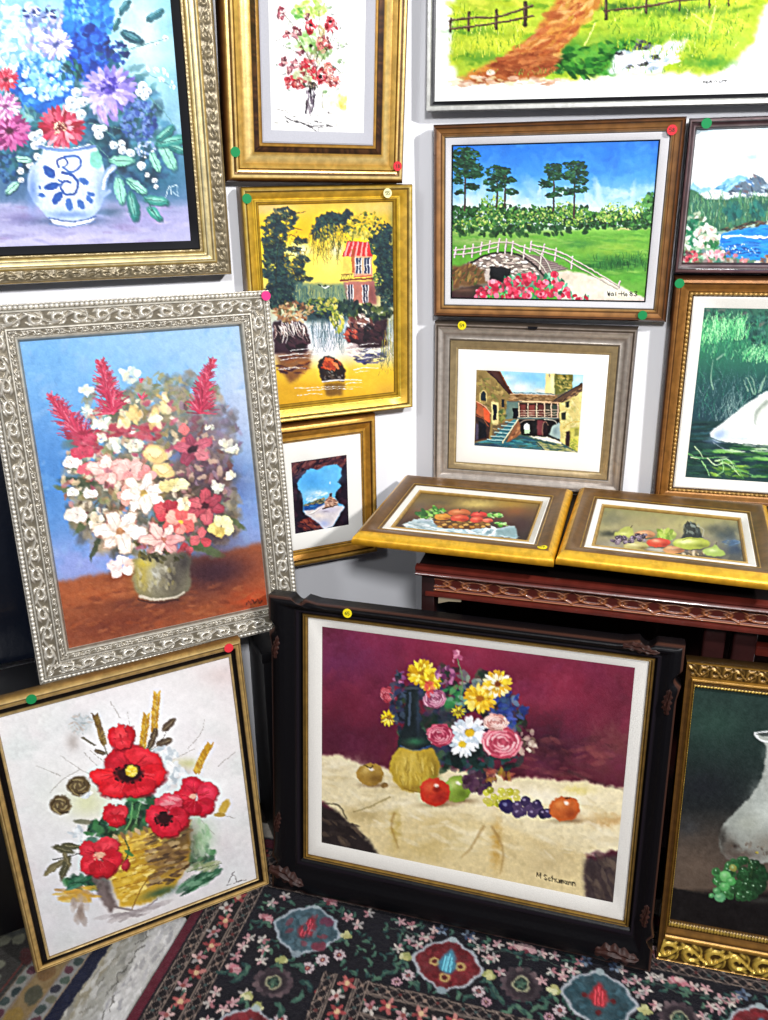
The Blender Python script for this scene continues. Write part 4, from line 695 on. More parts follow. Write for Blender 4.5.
    s.dabs([(318, 560), (380, 560), (362, 720), (308, 720)], 90, (8, 26), ['#4a4050', '#7a7080', '#2c2834', '#a89ca8', '#b8b0b8', '#5a4a58'], (1.62, .15), .18, .8)
    s.line([(422, 590), (420, 660), (424, 690)], 5, '#6a646a', .6); s.line([(310, 725), (360, 740), (400, 735)], 2.5, '#5a5458', .7); s.dabs(('e', 472, 722, 14, 14), 6, (5, 9), ['#7a7478'], (0, 3), .4, .6)
    for p, w in (([(180, 745), (230, 775), (300, 785), (390, 790)], 6), ([(240, 770), (330, 800), (400, 800), (470, 812)], 7), ([(300, 790), (360, 820), (388, 850)], 6), ([(390, 850), (400, 815), (440, 800), (520, 798)], 5), ([(130, 700), (180, 705), (200, 715)], 3), ([(115, 783), (140, 782)], 4), ([(370, 770), (420, 785)], 9), ([(330, 810), (430, 815)], 8), ([(190, 775), (205, 785)], 9), ([(450, 800), (490, 808)], 7), ([(235, 740), (250, 745), (240, 735)], 4), ([(210, 810), (220, 808)], 3), ([(190, 760), (300, 772)], 2)):
        s.line(p, w, s.r.choice(['#5a545a', '#3c383e', '#7a7478']), .75, w * .4, rough=4)
    s.finish(.8, .02, .6); s.a **= 1.4
    return s

def paint_country_track():            # farm track between fences in spring grass
    s = Raster(10, -640, 1200, 245, 2.272, 1.9, 23)
    s.a[:] = hx('#f6f7f4')
    gr = ['#b8c832', '#d0d83a', '#8cae2c', '#e0e060', '#6a9a2a', '#a4c038', '#c8d858', '#7aa834']
    s.poly([(50, -560), (1150, -600), (1140, -380), (50, -360)], '#c8e0f0', .9, 10, 30)
    s.dabs([(60, -420), (1130, -440), (1130, -300), (60, -280)], 240, (14, 40), ['#4a8a3c', '#6aa44c', '#2f6a34', '#8cb85a', '#3a7a40'], (0, 3), .6, .8, .4, 8)
    s.poly([(50, -300), (1130, -300), (1120, -20), (760, 10), (740, 90), (700, 130), (640, 168), (520, 165), (430, 160), (330, 180), (180, 170), (60, 175), (40, 120), (50, 20)], '#b4c83c', .95, 5, 16)
    s.dabs([(40, -280), (1120, -280), (1100, -20), (750, 20), (690, 120), (560, 160), (300, 175), (50, 170)], 900, (8, 26), gr, (0, .5), .3, .6, .5, 2)
    for g in ((440, 110, 90, 36, '#3a8a34', .8), (370, 150, 60, 16, '#2f7a34', .85), (90, 70, 60, 10, '#3a7a2c', .7), (320, 110, 30, 30, '#3f8a34', .8), (640, 140, 60, 14, '#4a943a', .8), (560, 20, 120, 12, '#2f6a30', .7), (500, 50, 80, 16, '#9ac83c', .7), (620, 60, 90, 30, '#c8dc5a', .7), (140, 100, 60, 30, '#d4dc4a', .8), (120, 130, 60, 16, '#4a8a34', .6), (580, 80, 60, 12, '#5a9c3c', .7), (440, 12, 60, 8, '#2c5c2c', .8), (700, 90, 30, 30, '#b8d458', .8)):
        s.glow(*g[:6], rough=12)
    s.dabs([(290, 110), (480, 90), (450, 150), (360, 175), (280, 160)], 130, (6, 18), ['#2f7a30', '#1f5c2a', '#4a9a3c', '#164a24', '#6aae48'], (.3, .7), .45, .8)
    # track
    s.poly([(320, -60), (385, -60), (390, 5), (340, 60), (300, 110), (270, 165), (180, 180), (80, 190), (70, 170), (160, 130), (230, 80), (270, 20)], '#c88a44', .95, 3, 10)
    s.dabs([(330, -40), (380, -30), (330, 60), (285, 130), (270, 165), (90, 185), (160, 135), (230, 85), (280, 20)], 260, (7, 22), ['#b5703c', '#d49a54', '#e0b478', '#a85c34', '#c88048', '#cf9a62', '#b8663c'], (-.4, .5), .3, .7)
    s.dabs([(160, 130), (280, 110), (270, 170), (90, 188)], 130, (8, 22), ['#9c5430', '#b0663c', '#8a4628', '#c07c4c'], (-.1, .4), .3, .7); s.dabs(('e', 340, 0, 40, 50), 40, (7, 18), ['#e8c07c', '#d8a85c', '#c8a848'], (-.8, .4), .3, .7)
    s.dab(135, 163, 10, 6, 0, '#f0e0d0', .9); s.dabs([(40, 170), (330, 178), (300, 190), (60, 195)], 60, (6, 16), ['#d8b8a0', '#c09070', '#e6d4c4', '#e8dcb0'], (0, .3), .3, .6)
    # stream bed
    s.poly([(420, 125), (500, 105), (590, 85), (570, 110), (530, 140), (525, 165), (400, 165)], '#e6ecf2', 1, 3, 10); s.dabs(('e', 490, 130, 70, 26), 60, (6, 16), ['#f8fafc', '#cdd8e4', '#ffffff', '#b4c4d4'], (-.3, .4), .3, .7)
    for x, y, r in ((485, 98, 16), (482, 142, 12), (455, 150, 8), (515, 128, 10), (430, 120, 9), (470, 108, 10)):
        s.dabs(('e', x, y, r, r * .6), 9, (r * .3, r * .6), ['#4a4a50', '#6a6a6c', '#2f343a', '#8a8c90'], (0, .6), .5, .9)
    s.blades([(40, 20), (230, 50), (200, 120), (40, 140)], 220, (8, 26), 1.8, gr + ['#4a7a24', '#f0ee90'], (-1.5, .4), .7)
    s.blades([(380, 0), (740, 0), (690, 120), (560, 155), (420, 110)], 420, (8, 24), 1.8, gr + ['#4a8a2c', '#f0f0a0', '#2f6a28'], (-1.4, .4), .65)
    s.blades([(60, 160), (260, 172), (420, 150), (640, 165)], 60, (8, 18), 1.6, ['#6a9a3a', '#a0c060', '#4a7a2c'], (-1.4, .5), .6)
    # fences
    W = '#4a3a2c'
    for x, y0, y1, w in ((44, 40, 70, 5), (86, 25, 66, 6), (149, 20, 62, 7), (215, 4, 55, 9), (400, -30, 40, 7), (492, -30, 26, 6), (568, -30, 20, 5), (636, -30, 14, 5), (680, -30, 10, 4)):
        s.line([(x, y0), (x - 1, y1)], w, W, 1, w); s.line([(x - w * .3, y0 + 2), (x - w * .3, y1 - 4)], 2, '#8a745c', .7)
    for p in ([(42, 45), (90, 38), (150, 36), (232, 10)], [(42, 64), (90, 58), (150, 50), (232, 34)], [(395, 22), (490, 12), (570, -2), (690, -8)], [(395, -10), (570, -24), (700, -30)]):
        s.line(p, 5, '#5a4634', .95, 5); s.line([(a, b - 2) for a, b in p], 1.6, '#a08a6c', .7)
    s.line([(635, 70), (650, 10)], 3, '#d8e08a', .8); s.line([(640, 60), (600, 30)], 2.4, '#d8e08a', .8); s.line([(350, 100), (375, 50)], 3, '#e8eca0', .7)
    s.text('HAnUT', 622, 181, 8, 6, 1.8, '#2c3040', .4, -.03)
    s.finish(1.2, .03, .6); s.a **= 1.2
    return s

def paint_courtyard():                # sunlit stone courtyard with a stair and balcony
    s = Raster(40, 20, 740, 570, 6.144, 2.6, 29)
    s.a[:] = hx('#6a5c44')
    s.poly([(190, 30), (740, 50), (740, 130), (540, 200), (290, 195)], '#9cd0ea', 1, 1); s.glow(400, 90, 100, 40, '#74bce6', .8); s.glow(330, 150, 80, 40, '#eef0e4', .9); s.glow(460, 170, 60, 20, '#eadfc8', .8); s.glow(690, 100, 40, 30, '#cfe4ee', .8); s.glow(260, 90, 50, 20, '#dceaf0', .7)
    s.poly([(490, 60), (548, 62), (545, 192), (485, 188)], '#e6d494', 1, 1.5); s.glow(530, 120, 12, 50, '#f0e4b4', .8); s.poly([(545, 62), (658, 68), (656, 160), (545, 200)], '#6a6a34', 1, 1.5, 3); s.dabs(('e', 600, 120, 46, 50), 60, (6, 16), ['#8a8a44', '#4a5428', '#a89a50', '#34401f', '#c4b060'], (.6, 1), .5, .75); s.dab(514, 75, 6, 12, 0, '#8a8a7a', .8)
    # left building
    s.poly([(60, 36), (180, 48), (275, 190), (300, 240), (300, 345), (160, 385), (160, 470), (50, 490)], '#8a7446', 1, 1.5, 3); s.dabs([(70, 80), (170, 100), (260, 230), (240, 340), (160, 380), (70, 300)], 130, (7, 22), ['#a88c50', '#6f6038', '#c4a868', '#8a8a44', '#55482c', '#b8a25c', '#6a7a3c'], (.8, 1), .4, .5)
    s.poly([(110, 36), (205, 48), (285, 190), (262, 188), (170, 90)], '#4a2f2a', 1, 1); s.line([(205, 50), (285, 190)], 6, '#8a5a44'); s.line([(150, 60), (262, 190)], 5, '#2c1c1c', .8)
    s.poly([(88, 180), (104, 170), (120, 185), (120, 232), (88, 230)], '#2c3434', 1, 1); s.line([(84, 235), (86, 185), (104, 168), (122, 185), (122, 235)], 6, '#c4b478', .9)
    s.poly([(152, 235), (200, 240), (196, 375), (158, 372)], '#d4c488', 1, 1.5); s.poly([(162, 250), (188, 256), (186, 350), (164, 350)], '#20262c', 1, 1); s.poly([(215, 220), (234, 224), (232, 270), (216, 268)], '#2a3030', 1, 1); s.poly([(250, 230), (320, 240), (320, 340), (240, 345)], '#5f7a74', .9, 2); s.poly([(285, 275), (320, 275), (320, 340), (288, 340)], '#141820', 1, 1)
    s.dabs(('e', 215, 320, 26, 40), 30, (6, 14), ['#6a7a3c', '#8a8c48', '#4a5a34'], (0, 3), .6, .8)
    s.poly([(60, 240), (110, 255), (150, 310), (140, 470), (50, 485)], '#3a2a26', 1, 1.5); s.poly([(62, 235), (150, 300), (145, 370), (105, 340), (62, 310)], '#b5603a', .9, 2, 3); s.poly([(105, 270), (145, 305), (140, 370), (110, 345)], '#d85a34', 1, 1.5, 3); s.line([(62, 235), (110, 262), (150, 310)], 6, '#d8a078'); s.line([(60, 320), (105, 345), (135, 390)], 5, '#8a4a30')
    s.poly([(75, 350), (120, 380), (125, 460), (70, 470)], '#14161c', 1, 2); s.poly([(55, 370), (75, 380), (72, 470), (55, 475)], '#4a4456', .9, 2)
    # far building and balcony
    s.poly([(275, 185), (560, 195), (570, 245), (260, 235)], '#8a6c48', 1, 1.5); s.dabs([(280, 190), (540, 200), (540, 230), (270, 228)], 50, (8, 20), ['#a8855c', '#6a5034', '#c4a070', '#574028'], (0, .2), .3, .6); s.line([(270, 188), (545, 196)], 5, '#c8a888'); s.line([(290, 180), (480, 184), (540, 190)], 5, '#5a6a6a', .9)
    s.line([(330, 234), (470, 238), (600, 242)], 9, '#d8b088'); s.line([(255, 234), (340, 236)], 5, '#4a5a5a'); s.poly([(322, 245), (568, 248), (566, 335), (322, 332)], '#34201e', 1, 1)
    for x, c in ((350, '#7a3a34'), (405, '#8a4038'), (460, '#6a3430'), (505, '#4a4a3c'), (545, '#4a5a4a')):
        s.poly([(x - 18, 255), (x + 18, 255), (x + 18, 325), (x - 18, 325)], c, .75, 2)
    for x in (324, 380, 434, 482, 524, 565):
        s.line([(x, 246), (x, 330)], 6, '#d4b498')
    for y in (292, 308, 322):
        s.line([(322, y), (566, y - 4)], 3.2, '#d8bca4', .9)
    s.line([(318, 338), (568, 340)], 8, '#5a6a6a'); s.line([(318, 332), (568, 334)], 3, '#c4b4a0')
    s.poly([(320, 345), (570, 345), (600, 490), (340, 450)], '#1c1a1c', 1, 1.5)
    s.poly([(355, 380), (372, 365), (392, 380), (392, 428), (358, 432)], '#e6ecdc', 1, 1); s.poly([(358, 410), (390, 408), (392, 430), (358, 432)], '#a8c4a0', .9, 1); s.poly([(436, 350), (490, 355), (500, 440), (436, 445)], '#6a3438', 1, 1.5); s.poly([(470, 370), (495, 365), (505, 440), (475, 442)], '#24181c', 1, 1.5); s.line([(470, 445), (472, 380), (490, 360), (506, 380)], 5, '#8a6a58', .8)
    s.line([(325, 370), (360, 350), (420, 348)], 5, '#a89484', .8); s.line([(480, 345), (540, 352), (566, 385)], 5, '#c4c0b0', .8)
    s.poly([(510, 440), (530, 390), (570, 365), (600, 390), (600, 480)], '#a8bcb4', 1, 2); s.glow(550, 420, 20, 30, '#6a8088', .7)
    # right building
    s.poly([(575, 240), (720, 165), (690, 545), (580, 490)], '#d4c47c', 1, 1.5, 3); s.dabs([(580, 250), (715, 190), (690, 530), (590, 480)], 130, (7, 20), ['#e6d890', '#c4b468', '#f0e6b0', '#a8a050', '#d8cc80', '#b8b878'], (.5, 1), .4, .5)
    s.poly([(520, 240), (718, 118), (722, 165), (600, 238)], '#5a4434', 1, 1.5); s.line([(545, 225), (716, 122)], 6, '#2c2c30'); s.dabs([(580, 235), (715, 140), (715, 180), (610, 240)], 30, (6, 14), ['#8a6a44', '#3a2c28', '#a88458'], (-.6, .2), .3, .7)
    for q in ([(612, 235), (636, 228), (634, 270), (612, 272)], [(588, 305), (616, 300), (614, 348), (588, 348)], [(670, 400), (696, 400), (694, 448), (668, 448)]):
        s.poly(q, '#3a3c30', 1, 1.5); s.line([q[0], q[1]], 3, '#b8a868', .8)
    s.poly([(615, 425), (645, 415), (640, 515), (612, 510)], '#3a2a24', 1, 1.5); s.poly([(640, 400), (700, 390), (690, 550), (640, 520)], '#b8b44c', .7, 3); s.dabs([(640, 470), (690, 450), (685, 545), (645, 520)], 30, (6, 14), ['#8a9a3c', '#c4c050', '#6a7a34'], (0, 3), .6, .7); s.line([(600, 400), (640, 365), (700, 360)], 5, '#c8a850', .8)
    # ground
    s.poly([(40, 500), (160, 470), (340, 440), (590, 490), (690, 550), (680, 570), (40, 520)], '#3c5a54', 1, 1.5)
    s.dabs([(150, 490), (340, 450), (430, 480), (460, 540), (60, 515)], 80, (10, 34), ['#2c6c7c', '#3f8a98', '#1f4c60', '#4a9a9c', '#2a4a6c', '#34707c'], (.05, .15), .2, .7)
    s.poly([(380, 448), (520, 455), (590, 490), (580, 500), (470, 475)], '#f0ead0', 1, 2, 3); s.dabs([(430, 480), (600, 500), (670, 548), (480, 540)], 60, (8, 26), ['#9aa060', '#b4b078', '#7a8850', '#c8be8c', '#6a7a5a'], (.2, .2), .25, .7); s.line([(430, 485), (485, 540)], 6, '#2c4a48'); s.line([(440, 484), (492, 540)], 3, '#b8b49c', .7)
    s.poly([(50, 490), (160, 500), (300, 528), (50, 512)], '#2a3f50', .9, 2)
    # stair
    s.poly([(150, 470), (290, 345), (318, 348), (225, 492), (60, 488)], '#3f7c84', 1, 1)
    for k in range(6):
        y = 478 - k * 22; x0 = 130 + k * 22; x1 = 222 + k * 17
        s.line([(x0, y - 8), (x1, y - 2)], 6, '#a4c4c0', .9); s.line([(x0, y), (x1, y + 7)], 7, '#1f4c5c', .8)
    s.poly([(240, 490), (320, 352), (335, 380), (330, 440), (262, 482)], '#8a5c40', 1, 1.5, 2); s.line([(222, 490), (318, 346)], 7, '#d8c8a8'); s.dabs([(260, 470), (325, 380), (328, 430)], 24, (6, 14), ['#a8744c', '#6a4430', '#c48a5c'], (-1, .3), .35, .7)
    for k in range(3):
        s.line([(165, 375 + k * 14), (188, 378 + k * 14)], 5, ['#c8b078', '#6a5a38', '#a88c58'][k])
    return s.finish(.8, .03, .6)

def paint_mountain_lake():            # mountains above a blue lake
    s = Raster(0, 20, 1500, 1010, 6.8, 2.1, 31)
    s.grad([(20, '#dcecf2'), (200, '#f2f6f8'), (420, '#e8f0f4'), (1010, '#4a7a6a')])
    s.dabs([(60, 40), (1500, 40), (1500, 360), (60, 400)], 260, (30, 90), ['#f8fafa', '#ffffff', '#d4e6ee', '#eef4f6', '#c4dce8'], (0, 3), .6, .5, .8, 8)
    for g in ((500, 250, 60, 26, '#a8d0e4', .8), (180, 60, 80, 30, '#b4d8e8', .7), (560, 210, 50, 30, '#b8d8e8', .7), (430, 90, 120, 20, '#cfe4ec', .7), (800, 150, 200, 60, '#b8d8ea', .6)):
        s.glow(*g[:6], rough=14)
    s.poly([(60, 470), (90, 415), (140, 465), (200, 455), (230, 480), (60, 520)], '#8cc0dc', .95, 3, 8); s.poly([(220, 480), (330, 400), (400, 375), (450, 385), (560, 470), (400, 510), (240, 500)], '#7ab8d4', .95, 3, 8)
    s.dabs([(230, 480), (330, 405), (410, 380), (500, 440), (400, 500)], 80, (10, 30), ['#a8d4e4', '#5a9cc4', '#c8e4ee', '#4a8ab8', '#8cc4d8'], (-.6, .5), .35, .7)
    s.poly([(330, 490), (420, 425), (490, 395), (520, 368), (560, 385), (600, 440), (800, 330), (1000, 420), (1500, 350), (1500, 530), (400, 530), (300, 500)], '#5f7486', 1, 2, 8)
    s.dabs([(320, 490), (440, 425), (520, 375), (600, 450), (900, 400), (1400, 400), (1400, 510), (360, 510)], 180, (8, 26), ['#4a5668', '#8aa4b8', '#34465a', '#b8ccd8', '#6a5c64', '#dce8ee', '#4a7ab0'], (.8, .6), .35, .8)
    s.dabs([(140, 490), (260, 480), (600, 510), (600, 550), (160, 540)], 70, (14, 40), ['#eef2f4', '#d8e4ea', '#c4d4e0', '#fafcfc'], (.1, .3), .3, .7)
    fo = ['#2f6a4a', '#4a8a5a', '#1f4c3c', '#6aa070', '#1c5a54', '#3a7a6a', '#8ab08a', '#5a7a50']
    s.poly([(50, 470), (100, 480), (180, 540), (300, 545), (420, 530), (560, 520), (1500, 500), (1500, 700), (590, 690), (460, 720), (300, 760), (40, 780)], '#3a6e54', 1, 3, 10)
    s.blades([(40, 500), (170, 540), (560, 530), (1400, 520), (1400, 690), (560, 690), (420, 720), (280, 760), (40, 760)], 700, (24, 70), 7, fo, (-1.57, .12), .75)
    s.dabs(('e', 370, 620, 60, 60), 40, (12, 34), ['#155a58', '#1f6c64', '#0f4444'], (1.5, .4), .5, .7); s.dabs(('e', 530, 620, 60, 60), 40, (12, 34), ['#1c6460', '#2a7a6c', '#124a48'], (1.5, .4), .5, .7)
    s.dabs([(300, 740), (430, 710), (570, 680), (590, 710), (440, 745), (300, 765)], 50, (10, 24), ['#2c2c34', '#5a4a44', '#1f2c30', '#6a6a4a'], (-.2, .3), .35, .85)
    # lake
    s.poly([(270, 790), (330, 765), (600, 715), (1500, 640), (1500, 1010), (540, 960), (330, 940), (250, 880)], '#1f86d8', 1, 2, 8)
    s.dabs([(280, 790), (600, 730), (1500, 680), (1500, 950), (560, 940), (280, 880)], 260, (16, 60), ['#2a9ae8', '#1668c4', '#4ab4f0', '#1c78d4', '#1456a8', '#3a8ee0'], (-.05, .12), .16, .7)
    s.line([(300, 800), (400, 795), (600, 800)], 14, '#e4f2f8', .9, 10, rough=10); s.line([(420, 790), (540, 806), (620, 795)], 10, '#f4f8fa', .8, rough=8); s.dabs([(300, 880), (560, 850), (540, 930), (330, 920)], 60, (10, 30), ['#1450a0', '#1c64b8', '#0f4088'], (0, .1), .2, .7)
    s.dabs([(280, 850), (540, 850), (530, 915), (300, 905)], 40, (3, 8), ['#cfe8f4', '#a8d4ec', '#f0f8fa'], (1.5, .6), .5, .8)
    # flowering bank
    s.dabs([(40, 640), (150, 640), (270, 790), (260, 870), (330, 950), (30, 980)], 240, (12, 34), ['#cfdcc8', '#a8bca0', '#e8ece0', '#5a9a6a', '#2a7a5a', '#8ab48a', '#d8cfc4', '#4a6a4a'], (0, 3), .6, .85, .35, 5)
    s.dabs([(40, 680), (120, 680), (110, 860), (40, 870)], 60, (10, 24), ['#1f7a58', '#3a9a6a', '#155a44', '#e8f0e8'], (0, 3), .55, .85); s.dabs(('e', 180, 800, 80, 80), 70, (8, 22), ['#e4e2d4', '#f2f0e8', '#c8d0b8', '#c4a49c'], (0, 3), .6, .85); s.dabs(('e', 210, 850, 50, 20), 24, (10, 22), ['#1f5a3c', '#2f7a4a'], (0, 3), .5, .9)
    s.dabs([(30, 890), (330, 900), (480, 950), (700, 960), (1500, 940), (1500, 1010), (20, 1010)], 170, (10, 26), ['#9a8a84', '#c4b4ac', '#6a5c5a', '#d88a94', '#b8707c', '#5a7a5a', '#e8dcd4', '#7a8a94', '#8a6a54'], (0, 3), .6, .85); s.dabs(('e', 245, 915, 60, 30), 30, (8, 20), ['#e8b4b8', '#f2d4d4', '#d88a98', '#ffffff'], (0, 3), .6, .9); s.dabs(('e', 70, 930, 50, 40), 30, (8, 20), ['#b83a4a', '#7a2c3c', '#d8606a', '#4a2c34'], (0, 3), .6, .85)
    s.dabs([(530, 960), (640, 890), (700, 900), (700, 1000)], 40, (10, 24), ['#9a7a5c', '#b8987a', '#7a5a44'], (0, 3), .5, .9)
    return s.finish(1.2, .035, .6)

def paint_swan():                     # white swan among reeds
    s = Raster(10, 30, 1530, 1070, 5.366, 2.1, 37)
    s.grad([(30, '#2c5a4c'), (250, '#2f7a5a'), (460, '#23504f'), (640, '#1f3f4a'), (690, '#1c3a3c'), (1070, '#2a5a44')])
    P1 = ['#5ac47a', '#7adc8c', '#3aa468', '#9ce8a4', '#2f8a5c', '#b4f0b4']
    P2 = ['#1f5a4a', '#2f7a64', '#3a8a70', '#16443c', '#4a9a7a', '#2a6a5a']
    P3 = ['#2c5058', '#3f6a70', '#5a8084', '#1c3a44', '#7a989a', '#24484c']
    reg = [(20, 50), (1520, 50), (1520, 640), (20, 660)]
    s.dabs([(60, 45), (480, 50), (1500, 60), (1500, 160), (60, 130)], 160, (8, 24), ['#2a4a44', '#4a5a58', '#1f3a38', '#6a6a64', '#3a6a58'], (0, 3), .5, .7); s.dabs(('e', 410, 170, 80, 90), 90, (8, 20), ['#1f4c48', '#2c6458', '#143a38', '#4a8070'], (0, 3), .5, .75)
    s.blades(reg, 900, (30, 90), 3, P2, (-1.5, .5), .6)
    s.blades([(100, 150), (340, 130), (370, 220), (100, 260)], 420, (30, 90), 3.4, P1, (-1.45, .3), .75)
    s.blades([(100, 230), (480, 280), (1500, 260), (1500, 350), (120, 330)], 420, (24, 80), 3, P1 + P2, (-1.4, .5), .55)
    s.blades([(330, 300), (480, 280), (480, 350), (340, 350)], 90, (30, 70), 3.4, P1, (-1.2, .4), .75)
    s.blades([(80, 450), (1500, 420), (1500, 660), (60, 670)], 620, (40, 110), 3, P3, (-1.4, .6), .6)
    s.blades([(200, 600), (340, 560), (340, 660), (180, 670)], 60, (60, 110), 3.4, ['#6a8c8c', '#8aa8a4', '#4a7070'], (-1.4, .5), .6)
    for p in ([(370, 500), (345, 440)], [(400, 515), (370, 440), (355, 430)], [(410, 515), (400, 450), (380, 420)], [(430, 510), (450, 450), (470, 410)], [(180, 490), (170, 420), (180, 330)], [(200, 330), (240, 300)], [(440, 500), (460, 430)]):
        s.line(p, 8, '#8ab09a', .75, 3)
    # water
    s.poly([(20, 665), (1530, 660), (1530, 1075), (20, 1075)], '#1c3c3c', .9, 3); s.dabs([(40, 680), (1500, 680), (1500, 790), (40, 790)], 140, (20, 70), ['#16303c', '#24505a', '#10242c', '#3a5a6a'], (0, .06), .1, .7)
    s.dabs([(170, 780), (1500, 780), (1500, 1000), (300, 980), (120, 860)], 220, (20, 80), ['#3a7a3c', '#8ac86a', '#1c4a30', '#c8e8a4', '#2a6a3c', '#123028', '#5aa04c'], (.06, .06), .1, .75)
    s.dabs([(40, 800), (200, 820), (160, 960), (40, 950)], 60, (16, 50), ['#1c4438', '#2f6448', '#10302c'], (.1, .2), .12, .7); s.dabs([(200, 880), (360, 900), (340, 970), (180, 960)], 40, (12, 40), ['#6a9a3a', '#8ab84a', '#3a6a30'], (.2, .3), .2, .7)
    # swan
    s.poly([(165, 740), (180, 710), (220, 680), (300, 620), (380, 560), (450, 515), (520, 490), (700, 470), (900, 500), (1000, 600), (1020, 720), (900, 800), (600, 805), (470, 795), (300, 785), (200, 770)], '#f0f4f2', 1, 2, 2, sm=True)
    s.glow(215, 740, 55, 36, '#a4bce0', .95, -.5); s.glow(320, 760, 90, 14, '#c8d8ec', .8); s.glow(440, 600, 30, 70, '#c4ccc0', .7, .6); s.glow(400, 560, 70, 10, '#cfd8cc', .7, -.6); s.glow(350, 680, 90, 50, '#fbfdfb', .9); s.line([(470, 560), (420, 610), (408, 660), (415, 690)], 16, '#8a968c', .8, 4, soft=10); s.line([(480, 600), (440, 640), (420, 690)], 14, '#ffffff', .8, soft=8); s.glow(470, 740, 60, 40, '#ffffff', .9)
    s.line([(170, 755), (260, 780), (470, 798), (700, 808)], 6, '#2a4a4a', .7)
    s.poly([(860, 560), (900, 420), (880, 330), (840, 300), (800, 330), (760, 360), (780, 300), (850, 250), (930, 290), (970, 400), (960, 600)], '#f4f6f4', 1, 2, 2, sm=True); s.poly([(800, 310), (740, 370), (790, 345)], '#d8782c', 1, 1.5)
    s.line([(180, 775), (230, 810), (300, 830)], 5, '#a8b8c0', .6); s.dabs([(250, 790), (1000, 805), (1000, 840), (280, 830)], 50, (16, 50), ['#e8f0e0', '#a8cc9c', '#5a8a5a'], (.04, .05), .1, .6)
    for p in ([(45, 840), (90, 860), (150, 862), (220, 858)], [(80, 800), (105, 830), (125, 862)], [(150, 862), (190, 900), (240, 890), (280, 910), (330, 960)], [(240, 870), (300, 900), (345, 970)], [(120, 880), (150, 930), (160, 960)], [(230, 880), (235, 930), (200, 960)], [(190, 880), (260, 870), (300, 920)], [(60, 860), (110, 870)], [(280, 920), (330, 930), (400, 960)]):
        s.line(p, 6, s.r.choice(['#9ad48a', '#c4ecb0', '#6aac64']), .85, 3)
    return s.finish(1, .035, .55)

def paint_white_urn():                # pale vase and grapes on a dark ledge
    s = Raster(0, -10, 1100, 1090, 3.923, 1.9, 41)
    s.grad([(0, '#20332e'), (250, '#1d2c29'), (480, '#1a1e1f'), (600, '#4a4038'), (800, '#57493e'), (830, '#14100f'), (1090, '#0e0c0c')])
    s.a *= 1 + .1 * s.n2[..., None]
    for g in ((200, 150, 160, 90, '#2a443a', .7), (150, 400, 140, 70, '#171a20', .8), (90, 560, 60, 50, '#34383c', .6), (130, 720, 90, 60, '#66564a', .8), (330, 560, 120, 60, '#2a2c2c', .7), (300, 740, 200, 30, '#54483c', .5), (700, 300, 300, 200, '#1c2c28', .7)):
        s.glow(*g[:6], rough=16)
    s.poly([(20, 798), (180, 825), (400, 870), (1100, 960), (1100, 1090), (10, 1090)], '#100d0e', 1, 3, 3); s.glow(380, 850, 60, 14, '#3a3c38', .7); s.line([(20, 800), (180, 826)], 3, '#2c2824', .7)
    s.poly([(355, 188), (430, 180), (520, 190), (500, 210), (475, 240), (480, 330), (520, 420), (620, 520), (640, 600), (600, 680), (500, 700), (300, 700), (240, 680), (215, 640), (218, 590), (235, 545), (300, 480), (360, 410), (390, 340), (400, 240), (375, 215)], '#9a9f98', 1, 2.5, 3, sm=True)
    for g in ((390, 500, 60, 90, '#c4cac2', .9), (330, 545, 60, 40, '#a8aca0', .8), (420, 300, 24, 110, '#b8beb8', .8), (250, 640, 40, 50, '#4a4038', .85), (300, 670, 90, 26, '#544840', .9), (420, 620, 90, 40, '#8a8478', .7), (225, 600, 14, 50, '#2c2824', .8), (480, 640, 100, 50, '#7a7468', .7), (370, 440, 26, 50, '#a4aaa4', .7)):
        s.glow(*g[:6], rough=10)
    s.glow(278, 635, 16, 12, '#2c221e', .8); s.dabs(('e', 340, 650, 90, 30), 20, (5, 12), ['#6a5c50', '#4a3c34', '#8a7c6c'], (0, 3), .5, .5); s.line([(358, 190), (375, 214), (404, 222), (470, 216)], 8, '#e6eaea', .95); s.dab(400, 193, 40, 9, .1, '#3a4240', .9, .3); s.line([(356, 188), (400, 182), (460, 184)], 5, '#e0e6e6', .95)
    for _ in range(110):
        t = s.r.random() * 6.28; q = math.sqrt(s.r.random()); x = 300 + 105 * q * math.cos(t); y = 765 + 78 * q * math.sin(t)
        if (x - 215) * .6 + (y - 690) < 10:
            continue
        r = s.r.uniform(13, 18); d = (x - 190) / 220
        c = hx('#3f8044') * (1 - d) + hx('#14301c') * d
        s.dab(x, y, r, r, 0, np.clip(c * s.r.uniform(.7, 1.15), 0, 1), .95, .25); s.glow(x + r * .3, y + r * .4, r * .5, r * .4, c * .55, .6); s.dab(x - r * .25, y - r * .35, 3, 3, 0, '#c4e8c4', .75 if s.r.random() < .6 else .1, .7)
    for x, y, r, c in ((240, 755, 24, '#6cb86a'), (218, 838, 22, '#5a9a6a'), (262, 775, 20, '#4a9c50'), (185, 830, 12, '#4a8a54'), (235, 795, 20, '#58a85c'), (205, 812, 16, '#4a8c54'), (270, 722, 16, '#8a8a44')):
        s.dab(x, y, r, r * .85, .2, c, 1, .25); s.glow(x - r * .2, y - r * .25, r * .45, r * .35, '#a8dca0', .7)
    s.line([(330, 680), (345, 720), (340, 760)], 3, '#3a4a24', .8); s.dab(365, 660, 7, 5, 0, '#b8a83a', .8)
    return s.finish(1.2, .05, .4)

